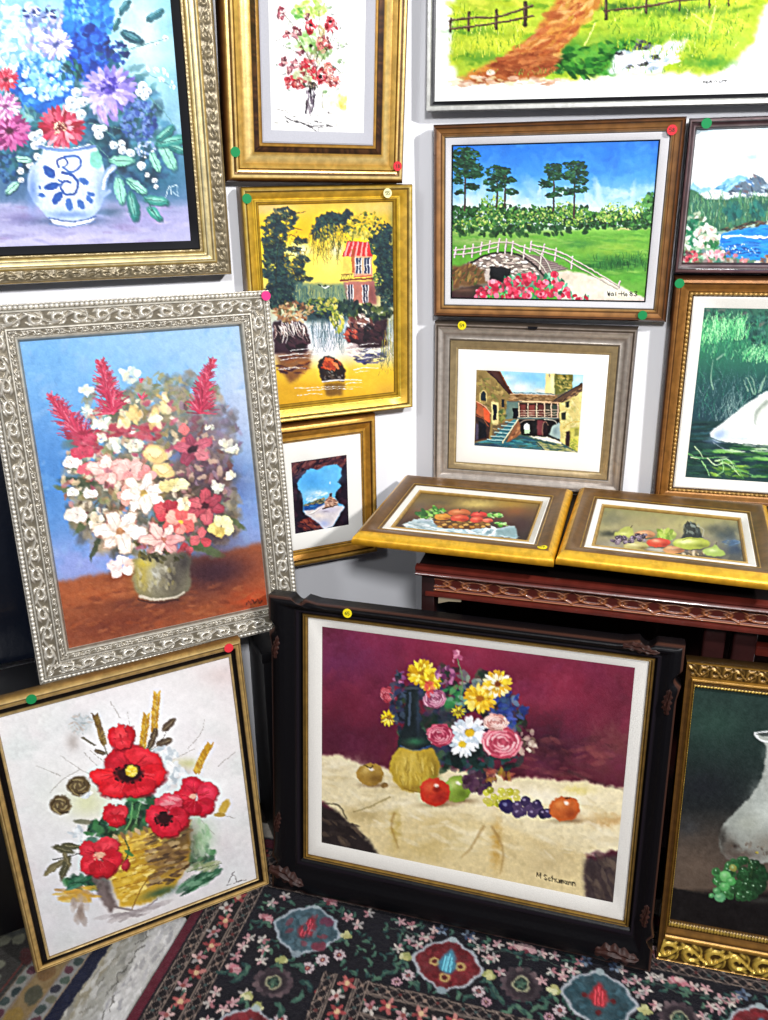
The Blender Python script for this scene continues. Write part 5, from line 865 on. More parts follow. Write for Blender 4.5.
def paint_apple_basket():             # apples in a basket on a white cloth
    s = Raster(10, 0, 760, 270, 4.955, 2.6, 43)
    s.grad([(0, '#5c4c34'), (60, '#8a7440'), (110, '#6a4c34'), (180, '#3c3030'), (270, '#241c1e')])
    for g in ((430, 70, 110, 22, '#d8c070', .9), (620, 100, 60, 30, '#8a5430', .8), (240, 60, 80, 20, '#5f523c', .8), (650, 170, 50, 40, '#40282a', .9), (600, 70, 80, 20, '#b08a3a', .8), (150, 80, 50, 30, '#6a5a4a', .8), (560, 160, 40, 30, '#5a3430', .8)):
        s.glow(*g[:6], rough=6)
    s.poly([(70, 170), (110, 145), (210, 140), (260, 185), (460, 190), (620, 175), (630, 240), (440, 225), (250, 210), (80, 195)], '#b8c8cc', 1, 2, 6)
    s.dabs([(75, 170), (200, 145), (250, 190), (460, 200), (610, 190), (620, 235), (430, 222), (90, 195)], 90, (8, 30), ['#dce8ec', '#94acb4', '#c8d8dc', '#7a98a4', '#eef4f6', '#a4bcc4'], (.08, .3), .2, .7); s.line([(460, 210), (490, 185), (520, 190), (510, 215), (490, 225)], 14, '#e8f2f6', .9, 9); s.line([(480, 212), (500, 198)], 6, '#7a98a8', .7); s.line([(75, 160), (140, 175), (230, 195)], 4, '#8aa0a8', .7); s.poly([(530, 190), (625, 180), (628, 238), (530, 225)], '#7a9aa0', .8, 3, 5)
    lf = ['#4a9a34', '#7aba4a', '#2f7a2c', '#9acc6a', '#1f5a24', '#c4dca0']
    s.dabs(('e', 195, 118, 60, 22), 46, (7, 18), lf, (.2, .7), .45, .9); s.dabs(('e', 240, 100, 40, 18), 24, (7, 15), lf, (.6, .7), .45, .9); s.dabs(('e', 520, 122, 36, 12), 20, (7, 16), lf, (.1, .4), .45, .9); s.dabs(('e', 550, 168, 28, 12), 18, (7, 14), lf, (.1, .4), .45, .9)
    s.poly([(212, 145), (500, 150), (470, 185), (400, 194), (270, 186), (222, 170)], '#6a4424', 1, 2, 2)
    for k in range(10):
        for j in range(3):
            s.dab(235 + k * 27 + j * 5, 155 + j * 13 + (k % 2) * 3, 13, 5.5, .05, ['#b8843c', '#8a5c2c', '#d0a45a', '#54341c'][(k + j) % 4], .9, .3, 1)
    s.line([(212, 146), (300, 152), (500, 152)], 5, '#4a2c1a', .8)
    for x, y, rx, ry, c, h in ((260, 132, 40, 17, '#d08c34', '#e8b85a'), (342, 112, 56, 18, '#c4683a', '#e8a070'), (345, 138, 48, 17, '#cc4a34', '#ec8a64'), (440, 122, 42, 15, '#c83a34', '#e87a64'), (430, 146, 34, 15, '#d04a38', '#ee8c70'), (484, 150, 24, 12, '#d46a50', '#f0a48a')):
        s.dab(x, y, rx, ry, 0, c, 1, .15, 2); s.glow(x - rx * .2, y - ry * .3, rx * .5, ry * .4, h, .85); s.glow(x + rx * .5, y + ry * .5, rx * .4, ry * .35, '#6a241c', .6)
    s.line([(345, 98), (347, 90)], 4, '#3a2418'); s.line([(440, 110), (452, 100)], 4, '#3a2418')
    return s.finish(.8, .03, .5)

def paint_pears():                    # pears, grapes, peaches and a flask
    s = Raster(30, 20, 760, 300, 4.518, 2.6, 47)
    s.grad([(20, '#8a8a5a'), (120, '#a8a070'), (190, '#8c846a'), (300, '#3c3a38')])
    for g in ((130, 90, 80, 30, '#6a6c58', .8), (260, 100, 120, 30, '#a4986a', .8), (450, 110, 80, 30, '#b4ac74', .7), (640, 150, 70, 40, '#34404a', .9), (680, 220, 50, 40, '#2c3c54', .9), (110, 150, 50, 14, '#2f342c', .85), (600, 130, 70, 20, '#4a4c44', .8), (120, 205, 60, 20, '#a09888', .8), (330, 225, 120, 16, '#c4b8a8', .8), (300, 160, 60, 20, '#8a7c54', .6), (520, 250, 120, 14, '#4a463c', .8), (660, 190, 40, 20, '#4a6484', .7)):
        s.glow(*g[:6], rough=6)
    s.mottle(80, (8, 26), ['#8a8464', '#6a6a58', '#a8a07c'], .3)
    def fr(x, y, rx, ry, c, h, lo='#5a4a24'):
        s.glow(x + 6, y + ry, rx, 5, '#2c2824', .7); s.dab(x, y, rx, ry, 0, c, 1, .13, 2); s.glow(x - rx * .2, y - ry * .35, rx * .5, ry * .42, h, .85); s.glow(x + rx * .55, y + ry * .45, rx * .35, ry * .4, lo, .65)
    s.poly([(130, 152), (150, 138), (175, 124), (205, 122), (218, 145), (212, 165), (170, 170), (140, 166)], '#b0b45a', 1, 1.5, 2, sm=True); s.glow(175, 150, 24, 8, '#d8d890', .8); s.line([(205, 124), (212, 115)], 3, '#4a3a1c')
    fr(270, 154, 46, 17, '#c08a60', '#e0b490', '#7a4a34'); fr(230, 208, 58, 20, '#aea468', '#d8d0a0')
    s.dabs(('e', 370, 155, 46, 22), 40, (8, 18), ['#8aa43a', '#b4c45a', '#5a7a24', '#c8d07a', '#748c30'], (0, 3), .5, .85)
    for _ in range(60):
        x, y = s.r.uniform(115, 275), 0
        y = 185 - (x - 115) * .12 + s.r.uniform(-17, 17)
        s.dab(x, y, 9, 6.5, 0, s.r.choice(['#4a3a44', '#6a5a68', '#2c2430', '#7a6a70', '#8a7a84']), .95, .25); s.dab(x - 2, y - 2, 2.6, 1.8, 0, '#c4b8c0', .7, .6)
    fr(332, 192, 54, 21, '#c44a34', '#e88a6c', '#7a2018'); s.glow(318, 182, 18, 8, '#f0b090', .7); fr(400, 224, 50, 18, '#c08a5c', '#e0b488', '#7a4c30')
    s.poly([(448, 110), (460, 100), (500, 106), (520, 140), (535, 172), (430, 172), (455, 140)], '#2c3230', .95, 2, 3); s.dabs(('e', 480, 130, 40, 30), 30, (6, 14), ['#4a5450', '#1c2020', '#6a746c', '#8a948a'], (1, .8), .4, .8); s.line([(505, 115), (535, 135), (530, 165)], 4, '#a8a898', .7)
    fr(480, 195, 84, 27, '#a8b04a', '#dce08c', '#5a6424'); s.glow(450, 188, 40, 10, '#e8ecb0', .7); s.line([(440, 180), (470, 172), (520, 176)], 3, '#6a7030', .6)
    s.poly([(530, 232), (545, 218), (575, 212), (590, 200), (604, 214), (628, 232), (630, 246), (595, 254), (550, 248)], '#9cb05a', 1, 1.5, 2, sm=True); s.glow(575, 228, 26, 9, '#ccd898', .85); s.line([(592, 202), (594, 192)], 3, '#3a3018')
    s.dabs(('e', 490, 242, 50, 10), 24, (5, 12), ['#8a7a5c', '#b8a884', '#54483a', '#d0c0a0'], (0, 3), .5, .8); s.dabs(('e', 660, 190, 40, 14), 16, (8, 20), ['#5a7a9c', '#3a5474', '#7a94ac'], (0, .4), .25, .5)
    return s.finish(.8, .03, .5)

def paint_sea_cave():                 # blue bay seen through the mouth of a cave
    s = Raster(60, 40, 700, 920, 10.24, 2.6, 53)
    s.a[:] = hx('#1c1220')
    s.dabs([(80, 100), (680, 60), (690, 900), (90, 910)], 160, (20, 60), ['#2c1a2c', '#14101c', '#3a2030', '#1c1424', '#0f0c16'], (0, 3), .5, .7)
    s.dabs([(85, 160), (660, 70), (640, 200), (300, 220), (160, 330), (90, 300)], 130, (16, 44), ['#5a2c34', '#40202c', '#6a3a3c', '#2c1824', '#7a4440'], (-.5, .5), .4, .8); s.dabs(('e', 290, 790, 120, 60), 70, (14, 36), ['#6a2c2c', '#8a4034', '#40181e', '#4a2028'], (.5, .4), .4, .8); s.dabs(('e', 230, 170, 80, 50), 20, (14, 36), ['#7a4444', '#54282e'], (-.8, .3), .35, .7)
    s.poly([(150, 365), (190, 310), (250, 230), (290, 210), (350, 225), (430, 190), (500, 180), (550, 168), (612, 215), (600, 260), (612, 290), (565, 350), (605, 390), (555, 450), (540, 500), (570, 560), (635, 610), (600, 660), (560, 740), (510, 805), (430, 835), (350, 760), (260, 700), (210, 660), (215, 580), (190, 470), (160, 420)], '#5fb4ec', 1, 2, 6)
    s.glow(300, 330, 130, 90, '#4a9fe4', .8); s.glow(520, 290, 90, 90, '#6abcf0', .8); s.glow(360, 470, 130, 40, '#b8e0f4', .95); s.glow(250, 500, 60, 40, '#8cc8ee', .8); s.dabs([(250, 500), (350, 440), (460, 460), (440, 520), (250, 560)], 50, (10, 30), ['#d8ecf6', '#a8d8f2', '#eef6fa'], (-.4, .4), .4, .6)
    s.dab(488, 360, 7, 16, .2, '#dceaf4', .7)
    s.poly([(215, 600), (330, 570), (430, 575), (420, 600), (300, 650), (215, 660)], '#1f4a8c', 1, 3, 5); s.dabs([(220, 610), (400, 580), (300, 640)], 30, (8, 26), ['#2a64a8', '#163c74', '#3f84c0'], (-.2, .1), .2, .8)
    s.poly([(210, 590), (280, 565), (350, 540), (430, 510), (440, 570), (330, 575), (220, 605)], '#5a6a54', 1, 2, 6); s.dabs([(220, 590), (430, 515), (430, 565), (240, 595)], 60, (8, 20), ['#3c4a44', '#8a8a64', '#2c3838', '#a89a74', '#5a6a7a'], (-.2, .5), .4, .85)
    s.poly([(215, 650), (330, 640), (420, 580), (560, 590), (632, 610), (600, 660), (555, 740), (510, 805), (430, 835), (330, 745), (240, 690)], '#d4ccd0', 1, 3, 5); s.glow(480, 640, 110, 40, '#c4bcd0', .8); s.glow(370, 700, 70, 26, '#f0e4dc', .9); s.glow(430, 780, 60, 40, '#a8b4dc', .85); s.glow(310, 665, 60, 10, '#f4f0ec', .9, -.4); s.line([(230, 690), (310, 680), (400, 620)], 6, '#8a8480', .7, 3)
    s.poly([(430, 600), (440, 540), (475, 500), (485, 465), (505, 462), (515, 505), (560, 540), (570, 580), (540, 600), (420, 630)], '#a8806c', 1, 2, 6); s.dabs(('e', 500, 555, 60, 40), 60, (8, 20), ['#c8a08a', '#8a5c50', '#e0c0a8', '#5a3c3c', '#b08470'], (.1, .5), .4, .85); s.line([(415, 628), (490, 605), (570, 590)], 12, '#2c2428', .9, 6); s.dab(495, 485, 14, 20, 0, '#3a3038', .9); s.glow(440, 655, 30, 10, '#8a8090', .7)
    return s.finish(1, .03, .5)
# hanging places: origin, yaw, lean back, roll (deg), outer edges l r b t, picture edges l r b t (m), picture corners projected through the camera into zoomed image pixels
PLACE = {
 'blue_vase': ((-0.707, 1.837, 1.772), 22.52, 0.10, 0.10, (-0.42, 0.4, -0.3, 0.31), (-0.337, 0.317, -0.226, 0.24), [(-820.4, -117.4), (659.3, -15.4), (738.7, 925.9), (-580.4, 968.6)]),
 'ink_bouquet': ((-0.130, 2.066, 1.988), 22.52, -2.90, -0.79, (-0.211, 0.211, -0.325, 0.2), (-0.103, 0.114, -0.218, 0.09), [(69.2, -230.1), (704.0, -163.9), (687.6, 850.1), (93.3, 831.1)]),
 'villa_lake': ((-0.110, 2.084, 1.389), 22.52, -0.45, 0.52, (-0.213, 0.203, -0.272, 0.269), (-0.17, 0.156, -0.229, 0.23), [(26.9, 50.0), (668.0, 33.3), (674.2, 942.3), (85.4, 1008.4)]),
 'sea_cave': ((-0.155, 2.065, 0.919), 22.52, -1.13, 0.88, (-0.151, 0.151, -0.194, 0.194), (-0.074, 0.074, -0.105, 0.09), [(88.4, 155.7), (659.2, 73.2), (681.0, 792.7), (129.8, 889.4)]),
 'country_track': ((0.489, 2.058, 2.113), -15.55, -0.58, -0.33, (-0.4, 0.56, -0.3, 0.32), (-0.382, 0.542, -0.279, 0.3), [(19.2, -483.3), (1181.1, -620.7), (1026.4, 204.0), (8.2, 229.9)]),
 'stone_bridge': ((0.388, 2.086, 1.570), -15.55, -1.74, 0.43, (-0.278, 0.278, -0.219, 0.219), (-0.232, 0.225, -0.172, 0.172), [(23.1, 39.6), (747.1, 20.2), (695.4, 583.4), (19.2, 570.6)]),
 'courtyard': ((0.363, 2.093, 1.129), -15.55, -0.64, 0.06, (-0.245, 0.245, -0.21, 0.21), (-0.137, 0.127, -0.108, 0.091), [(62.4, 40.3), (725.0, 71.5), (689.0, 552.7), (49.2, 508.1)]),
 'mountain_lake': ((1.047, 1.903, 1.630), -15.55, -1.14, 0.57, (-0.4, 0.02, -0.161, 0.161), (-0.383, 0.003, -0.138, 0.139), [(116.2, 62.6), (1485.5, 18.5), (1309.4, 980.7), (21.5, 973.7)]),
 'swan': ((1.052, 1.902, 1.191), -15.55, -1.00, 0.66, (-0.4, 0.26, -0.273, 0.273), (-0.326, 0.186, -0.212, 0.201), [(134.7, 50.2), (1503.8, 73.2), (1287.6, 1048.8), (30.8, 967.0)]),
 'mixed_bouquet': ((-0.483, 1.790, 1.052), 27.00, 8.20, -0.40, (-0.3179, 0.285, -0.4042, 0.3945), (-0.2472, 0.2113, -0.3412, 0.3199), [(2.6, 66.0), (665.3, 18.0), (751.1, 861.4), (151.4, 993.9)]),
 'red_poppies': ((-0.546, 1.569, 0.000), 26.30, 3.80, 1.30, (-0.281, 0.281, 0, 0.684), (-0.245, 0.252, 0.015, 0.64), [(-9.1, 199.7), (682.8, 15.8), (764.9, 674.0), (149.7, 908.1)]),
 'fruit_table': ((0.146, 1.553, 0.000), -17.10, 7.50, 0.70, (-0.461, 0.461, 0, 0.782), (-0.329, 0.367, 0.153, 0.718), [(22.6, 20.7), (756.0, 117.9), (704.2, 668.1), (21.4, 526.3)]),
 'white_urn': ((0.849, 1.397, 0.000), -15.30, 4.00, 1.10, (-0.244, 0.25, 0, 0.751), (-0.223, 0.223, 0.109, 0.694), [(119.4, 2.4), (1086.2, 113.5), (891.0, 1080.3), (20.1, 922.4)]),
 'apple_basket': ((0.139, 1.684, 0.925), -16.70, 90.00, -0.10, (-0.221, 0.221, 0, 0.444), (-0.149, 0.15, 0.096, 0.339), [(153.7, 16.4), (741.0, 71.1), (672.7, 255.8), (23.2, 187.4)]),
 'pears': ((0.567, 1.565, 0.925), -18.40, 89.60, 0.10, (-0.221, 0.221, 0, 0.444), (-0.149, 0.15, 0.096, 0.339), [(88.7, 34.1), (688.9, 94.7), (717.4, 285.4), (46.2, 208.7)]),
}
# ------------------------------------------------------------------ scene helpers
SC = bpy.context.scene
COL = SC.collection

def obj(name, verts, faces, mat=None, parent=None, smooth=None, cols=None):
    me = bpy.data.meshes.new(name)
    me.from_pydata([tuple(map(float, v)) for v in verts], [], [tuple(int(i) for i in f) for f in faces])
    return finish_mesh(name, me, mat, parent, smooth, cols)

def finish_mesh(name, me, mat, parent, smooth, cols):
    me.update()
    if cols is not None:
        at = me.color_attributes.new('paint', 'FLOAT_COLOR', 'POINT')
        c = np.ones((len(me.vertices), 4), np.float32); c[:, :3] = cols
        at.data.foreach_set('color', c.ravel())
    if smooth is not None:
        me.polygons.foreach_set('use_smooth', [True] * len(me.polygons))
        if smooth < 170:
            me.set_sharp_from_angle(angle=math.radians(smooth))
    if mat:
        me.materials.append(mat)
    o = bpy.data.objects.new(name, me); COL.objects.link(o)
    if parent:
        o.parent = parent
    return o

def grid_mesh(name, P, mat, parent, cols, smooth=179):
    """P: (rows, columns, 3) array of points"""
    h, w = P.shape[:2]
    i = np.arange(h * w).reshape(h, w)
    f = np.stack([i[:-1, :-1], i[1:, :-1], i[1:, 1:], i[:-1, 1:]], -1).reshape(-1, 4)
    me = bpy.data.meshes.new(name)
    me.vertices.add(h * w); me.vertices.foreach_set('co', P.reshape(-1).astype(np.float32))
    me.loops.add(f.size); me.loops.foreach_set('vertex_index', f.ravel().astype(np.int32))
    me.polygons.add(len(f)); me.polygons.foreach_set('loop_start', np.arange(0, f.size, 4, dtype=np.int32))
    me.update(calc_edges=True); me.validate()
    return finish_mesh(name, me, mat, parent, smooth, cols.reshape(-1, 3))

def empty(name, M, label, cat, group=None):
    o = bpy.data.objects.new(name, None); o.empty_display_size = .05; COL.objects.link(o)
    o.matrix_world = M; o['label'] = label; o['category'] = cat
    if group:
        o['group'] = group
    return o

def frame_matrix(o, yaw, lean, roll):
    a, l, r = (math.radians(v) for v in (yaw, lean, roll))
    X = Vector((math.cos(a), math.sin(a), 0)); n = Vector((math.sin(a), -math.cos(a), 0))
    U = Vector((0, 0, 1)) * math.cos(l) - n * math.sin(l)
    c, s = math.cos(r), math.sin(r)
    X2 = X * c + U * s; U2 = -X * s + U * c; B = -X2.cross(U2)
    return Matrix(((X2.x, B.x, U2.x, o[0]), (X2.y, B.y, U2.y, o[1]), (X2.z, B.z, U2.z, o[2]), (0, 0, 0, 1)))

def material(name, col='#808080', rough=.5, metal=0.0, attr=None, bump=0, bscale=200, var=0, vscale=30, spec=.5, coat=0, sheen=0, col2=None):
    m = bpy.data.materials.new(name); m.use_nodes = True
    nt = m.node_tree; b = nt.nodes['Principled BSDF']; L = nt.links.new
    b.inputs['Roughness'].default_value = rough; b.inputs['Metallic'].default_value = metal
    b.inputs['Specular IOR Level'].default_value = spec; b.inputs['Coat Weight'].default_value = coat
    b.inputs['Sheen Weight'].default_value = sheen
    tc = nt.nodes.new('ShaderNodeTexCoord')
    if attr:
        src = nt.nodes.new('ShaderNodeVertexColor'); src.layer_name = attr; out = src.outputs['Color']
    else:
        src = nt.nodes.new('ShaderNodeRGB'); src.outputs[0].default_value = (*lin(hx(col)), 1); out = src.outputs[0]
    if var or col2:
        nz = nt.nodes.new('ShaderNodeTexNoise'); nz.inputs['Scale'].default_value = vscale; nz.inputs['Detail'].default_value = 5
        L(tc.outputs['Object'], nz.inputs['Vector'])
        mx = nt.nodes.new('ShaderNodeMix'); mx.data_type = 'RGBA'; mx.blend_type = 'MIX' if col2 else 'MULTIPLY'
        rp = nt.nodes.new('ShaderNodeValToRGB')
        rp.color_ramp.elements[0].position = .38; rp.color_ramp.elements[1].position = .62
        if col2:
            L(nz.outputs['Fac'], rp.inputs['Fac']); L(rp.outputs['Color'], mx.inputs['Factor']); L(out, mx.inputs[6]); mx.inputs[7].default_value = (*lin(hx(col2)), 1)
        else:
            rp.color_ramp.elements[0].color = (1 - var, 1 - var, 1 - var, 1); rp.color_ramp.elements[1].color = (1, 1, 1, 1)
            L(nz.outputs['Fac'], rp.inputs['Fac']); mx.inputs['Factor'].default_value = 1; L(out, mx.inputs[6]); L(rp.outputs['Color'], mx.inputs[7])
        out = mx.outputs[2]
    L(out, b.inputs['Base Color'])
    if bump:
        nz = nt.nodes.new('ShaderNodeTexNoise'); nz.inputs['Scale'].default_value = bscale; nz.inputs['Detail'].default_value = 4
        L(tc.outputs['Object'], nz.inputs['Vector'])
        bp = nt.nodes.new('ShaderNodeBump'); bp.inputs['Strength'].default_value = bump; bp.inputs['Distance'].default_value = .002
        L(nz.outputs['Fac'], bp.inputs['Height']); L(bp.outputs['Normal'], b.inputs['Normal'])
    return m

M_ = {}
M_['canvas'] = material('oil paint on canvas', attr='paint', rough=.55, bump=.25, bscale=700, spec=.3)
M_['paper'] = material('painted paper', attr='paint', rough=.75, spec=.15)
M_['gilt'] = material('gilded moulding', attr='paint', rough=.34, metal=.4, bump=.1, bscale=260, var=.28, vscale=60)
M_['silver'] = material('silvered moulding', attr='paint', rough=.34, metal=.4, bump=.12, bscale=300, var=.22, vscale=70)
M_['wood'] = material('stained wood moulding', attr='paint', rough=.38, bump=.3, bscale=120, var=.35, vscale=35, coat=.25)
M_['ebony'] = material('ebonised wood', attr='paint', rough=.42, bump=.3, bscale=90, spec=.22)
M_['linen'] = material('off white linen liner', '#e9e6df', rough=.9, bump=.5, bscale=900, var=.06, vscale=400, spec=.1)
M_['linen_grey'] = material('grey white linen liner', '#d3d2d6', rough=.9, bump=.5, bscale=900, var=.06, vscale=400, spec=.1)
M_['linen_pearl'] = material('pearl grey linen liner', '#b6b6be', rough=.9, bump=.5, bscale=900, var=.06, vscale=400, spec=.1)
M_['mat'] = material('white mat board', '#f1efe9', rough=.9, spec=.1)
M_['black_lip'] = material('black lip', '#0a0a10', rough=.6, spec=.15)
M_['gold_lip'] = material('gold lip', '#b8893a', rough=.35, metal=.5, var=.3, vscale=80)
M_['sticker'] = material('paper sticker', attr='paint', rough=.6, spec=.2)
M_['rug'] = material('woven wool', attr='paint', rough=.95, bump=.9, bscale=420, spec=.05, sheen=.15)
M_['mahogany'] = material('dark mahogany', '#2a0e0d', rough=.4, coat=.15, var=.4, vscale=14, bump=.2, bscale=60)
M_['mahogany_red'] = material('red mahogany', '#5a2018', rough=.3, coat=.35, var=.35, vscale=22, bump=.2, bscale=80)
M_['fretwork'] = material('carved fretwork', '#7a3a22', rough=.4, var=.35, vscale=40)

WALL = material('white wall paint', '#eeeef2', rough=.85, bump=.12, bscale=90, spec=.2)
FLOOR = material('dark floor boards', '#2a221e', rough=.6, var=.4, vscale=9)

def ring_moulding(name, outer, inner, prof, mat, parent, relief=None, step=.05, colf=None, smooth=38, outline=None):
    """a mitred moulding; outer/inner = (l, r, b, t); prof = [(q, h, colour)], q 0 outside .. 1 inside, h towards the viewer"""
    o, n = np.array(outer, float), np.array(inner, float)
    w, h = o[1] - o[0], o[3] - o[2]
    nx, ny = max(1, int(round(w / step))), max(1, int(round(h / step)))
    # corner-to-corner fractions for bottom, right, top, left
    segs = [('b', np.arange(nx) / nx), ('r', np.arange(ny) / ny), ('t', np.arange(nx) / nx), ('l', np.arange(ny) / ny)]
    side = np.concatenate([[k] * len(f) for k, f in segs]); fr = np.concatenate([f for _, f in segs])
    N = len(fr); V = np.zeros((len(prof), N, 3)); C = np.zeros((len(prof), N, 3), np.float32)
    for j, (q, hh, col) in enumerate(prof):
        l, r, b, t = o + (n - o) * q
        x = np.where(side == 'b', l + (r - l) * fr, np.where(side == 'r', r, np.where(side == 't', r + (l - r) * fr, l)))
        z = np.where(side == 'b', b, np.where(side == 'r', b + (t - b) * fr, np.where(side == 't', t, t + (b - t) * fr)))
        hv = np.full(N, hh)
        c = np.tile(lin(hx(col)), (N, 1)).astype(np.float32)
        horiz = (side == 'b') | (side == 't')
        sl = np.where(horiz, x - (l + r) / 2, z - (b + t) / 2); half = np.where(horiz, (r - l) / 2, (t - b) / 2)
        if relief:
            dh, dark = relief(q, sl, half, side)
            hv = hv + dh
            c = c * (1 - dark[:, None])
        if colf:
            c = colf(c, q, sl, half, side)
        if outline:
            dx, dz = outline(q, x, z, sl, half, side); x = x + dx; z = z + dz
        V[j, :, 0] = x; V[j, :, 1] = -hv; V[j, :, 2] = z; C[j] = c
    i = np.arange(len(prof) * N).reshape(len(prof), N); i2 = np.roll(i, -1, 1)
    f = np.stack([i[:-1], i2[:-1], i2[1:], i[1:]], -1).reshape(-1, 4)
    return obj(name, V.reshape(-1, 3), f, mat, parent, smooth, C.reshape(-1, 3))

def densify(prof, n):
    """profile with n extra points along each segment"""
    out = []
    for (q0, h0, c0), (q1, h1, c1) in zip(prof[:-1], prof[1:]):
        k = max(1, int(round(abs(q1 - q0) * n)))
        for i in range(k):
            out.append((q0 + (q1 - q0) * i / k, h0 + (h1 - h0) * i / k, c0))
    return out + [prof[-1]]

def bead_row(q, s, q0, q1, period, amp):
    v = (q - (q0 + q1) / 2) / ((q1 - q0) / 2)
    u = np.abs(((s / period) % 1.0) - .5) * 2
    return amp * np.sqrt(np.clip(1 - v * v - u * u, 0, 1)) if abs(v) < 1 else np.zeros_like(s)

def scroll_row(q, s, q0, q1, period, width, amp):
    """running leaf scrolls: spirals of alternating hand joined by a waving stem, with lobed leaves"""
    v = (q - (q0 + q1) / 2) / ((q1 - q0) / 2)
    if abs(v) >= 1:
        return np.zeros_like(s)
    half = width / 2; y = v * half
    k = np.floor(s / (period / 2)); ce = (k + .5) * period / 2; d = s - ce; hand = np.where(k % 2 == 0, 1.0, -1.0)
    r = np.hypot(d, y - hand * half * .12) + 1e-6; th = np.arctan2(y * hand - half * .12, d)
    sp = np.clip(np.cos(th - r / half * 6.0) * 1.3, 0, 1) * np.clip(1.15 - r / (half * .95), 0, 1) ** .5
    stem = np.clip(1 - np.abs(y - half * .62 * np.sin(2 * math.pi * s / period + .6)) / (half * .22), 0, 1)
    leaf = np.clip(np.cos(2 * math.pi * s / period * 4 + v * 5.0 * hand), 0, 1) * np.clip(1.2 * (np.abs(v) - .35), 0, 1)
    env = min(1.0, (1 - abs(v)) * 5)
    return amp * np.maximum(np.maximum(sp, stem * .8), leaf * .9) * env

def sticker(parent, x, z, h, col, txt, label, r=.0105, ink='#20301c'):
    s = Raster(-1.1, -1.1, 1.1, 1.1, .06, 1.9, 7, col)
    if txt:
        s.text(txt, -.5, -.36, .42, .72, .13, ink, .35)
    R, T = 12, 36
    V = [(x, -h - .0012, z)]; uv = [(0, 0)]
    for i in range(1, R + 1):
        for j in range(T):
            a = 2 * math.pi * j / T; q = i / R
            V.append((x + r * q * math.cos(a), -h - .0012, z + r * q * math.sin(a))); uv.append((q * math.cos(a), -q * math.sin(a)))
    for j in range(T):
        a = 2 * math.pi * j / T; V.append((x + r * math.cos(a), -h + .0008, z + r * math.sin(a))); uv.append((math.cos(a), -math.sin(a)))
    F = [(0, 1 + j, 1 + (j + 1) % T) for j in range(T)]
    for i in range(R):
        for j in range(T):
            F.append((1 + i * T + j, 1 + (i + 1) * T + j, 1 + (i + 1) * T + (j + 1) % T, 1 + i * T + (j + 1) % T))
    u = np.array(uv)
    o = obj('price_sticker', V, F, M_['sticker'], parent, 30, lin(s.sample(u[:, 0], u[:, 1])))
    o['label'] = label
    return o

def canvas(parent, ext, h, sk, quad, mat, dens=0.0022, name='canvas', relief=.0006):
    l, r, b, t = ext
    nx, ny = int((r - l) / dens) + 2, int((t - b) / dens) + 2
    U, Vv = np.meshgrid(np.linspace(0, 1, nx), np.linspace(0, 1, ny))
    H = homography(quad); D = H[2, 0] * U + H[2, 1] * Vv + H[2, 2]
    x = (H[0, 0] * U + H[0, 1] * Vv + H[0, 2]) / D; y = (H[1, 0] * U + H[1, 1] * Vv + H[1, 2]) / D
    c = sk.sample(x, y)
    P = np.zeros((ny, nx, 3)); P[..., 0] = l + (r - l) * U; P[..., 2] = t + (b - t) * Vv
    P[..., 1] = -h - relief * (c.mean(-1) - boxblur(c.mean(-1).astype(np.float32), 4)) * 3     # brushwork stands proud
    return grid_mesh(name, P, mat, parent, lin(c))

def picture(key, name, label, frame_mat, prof, group=None, liner=None, mat_key='canvas', art_h=-.02, relief=None, step=.05, frame_inner=None, colf=None, dens=.0022, extra=None, canvas_name='canvas', frame_smooth=38, outline=None, category='painting'):
    o, yaw, lean, roll, oe, ae, quad = PLACE[key]
    root = empty(name, frame_matrix(o, yaw, lean, roll), label, category, group)
    fi = frame_inner or ae
    ring_moulding('frame', oe, fi, prof, frame_mat, root, relief, step, colf, frame_smooth, outline)
    if liner:
        for nm, a, b, pr, mt in liner:
            ring_moulding(nm, a, b, pr, mt, root)
    canvas(root, ae, art_h, globals()['paint_' + key](), quad, M_[mat_key], dens, canvas_name, .0006 if mat_key == 'canvas' else 0)
    return root

def inset(ext, d):
    if not isinstance(d, tuple):
        d = (d, d, d, d)
    return (ext[0] + d[0], ext[1] - d[1], ext[2] + d[2], ext[3] - d[3])

LIN = '#ffffff'
def flat_liner(a, b, h0, h1, mat, name='liner'):
    return (name, a, b, [(0, h0 - .006, LIN), (0, h0, LIN), (.12, h0 + .0015, LIN), (.9, h1 + .001, LIN), (1, h1, LIN), (1, h1 - .004, LIN)], mat)
# ------------------------------------------------------------------ the pictures
def hfun(key, prof, fi):
    oe = PLACE[key][4]
    ps = [(q, h) for q, h, _ in prof][1:]
    def f(x, z):
        d = min((x - oe[0]) / (fi[0] - oe[0]), (oe[1] - x) / (oe[1] - fi[1]), (z - oe[2]) / max(1e-3, fi[2] - oe[2]), (oe[3] - z) / (oe[3] - fi[3]))
        return float(np.interp(min(max(d, 0), 1), [p[0] for p in ps], [p[1] for p in ps]))
    return f

def add_stickers(root, key, prof, fi, lst, drape=False, lift=0.0):
    hf = hfun(key, prof, fi)
    frame = [c for c in root.children if c.name.startswith('frame')][0]
    for x, z, col, txt, label in lst:
        o = sticker(frame, x, z, 0, col, txt, label)
        top = max(hf(v.co.x, v.co.z) for v in o.data.vertices) + lift
        for v in o.data.vertices:
            v.co.y -= hf(v.co.x, v.co.z) if drape else top

GREEN, RED, YEL, PINK, CREAM = '#17834a', '#d8303c', '#f0dc1e', '#e8307c', '#f4ecb0'

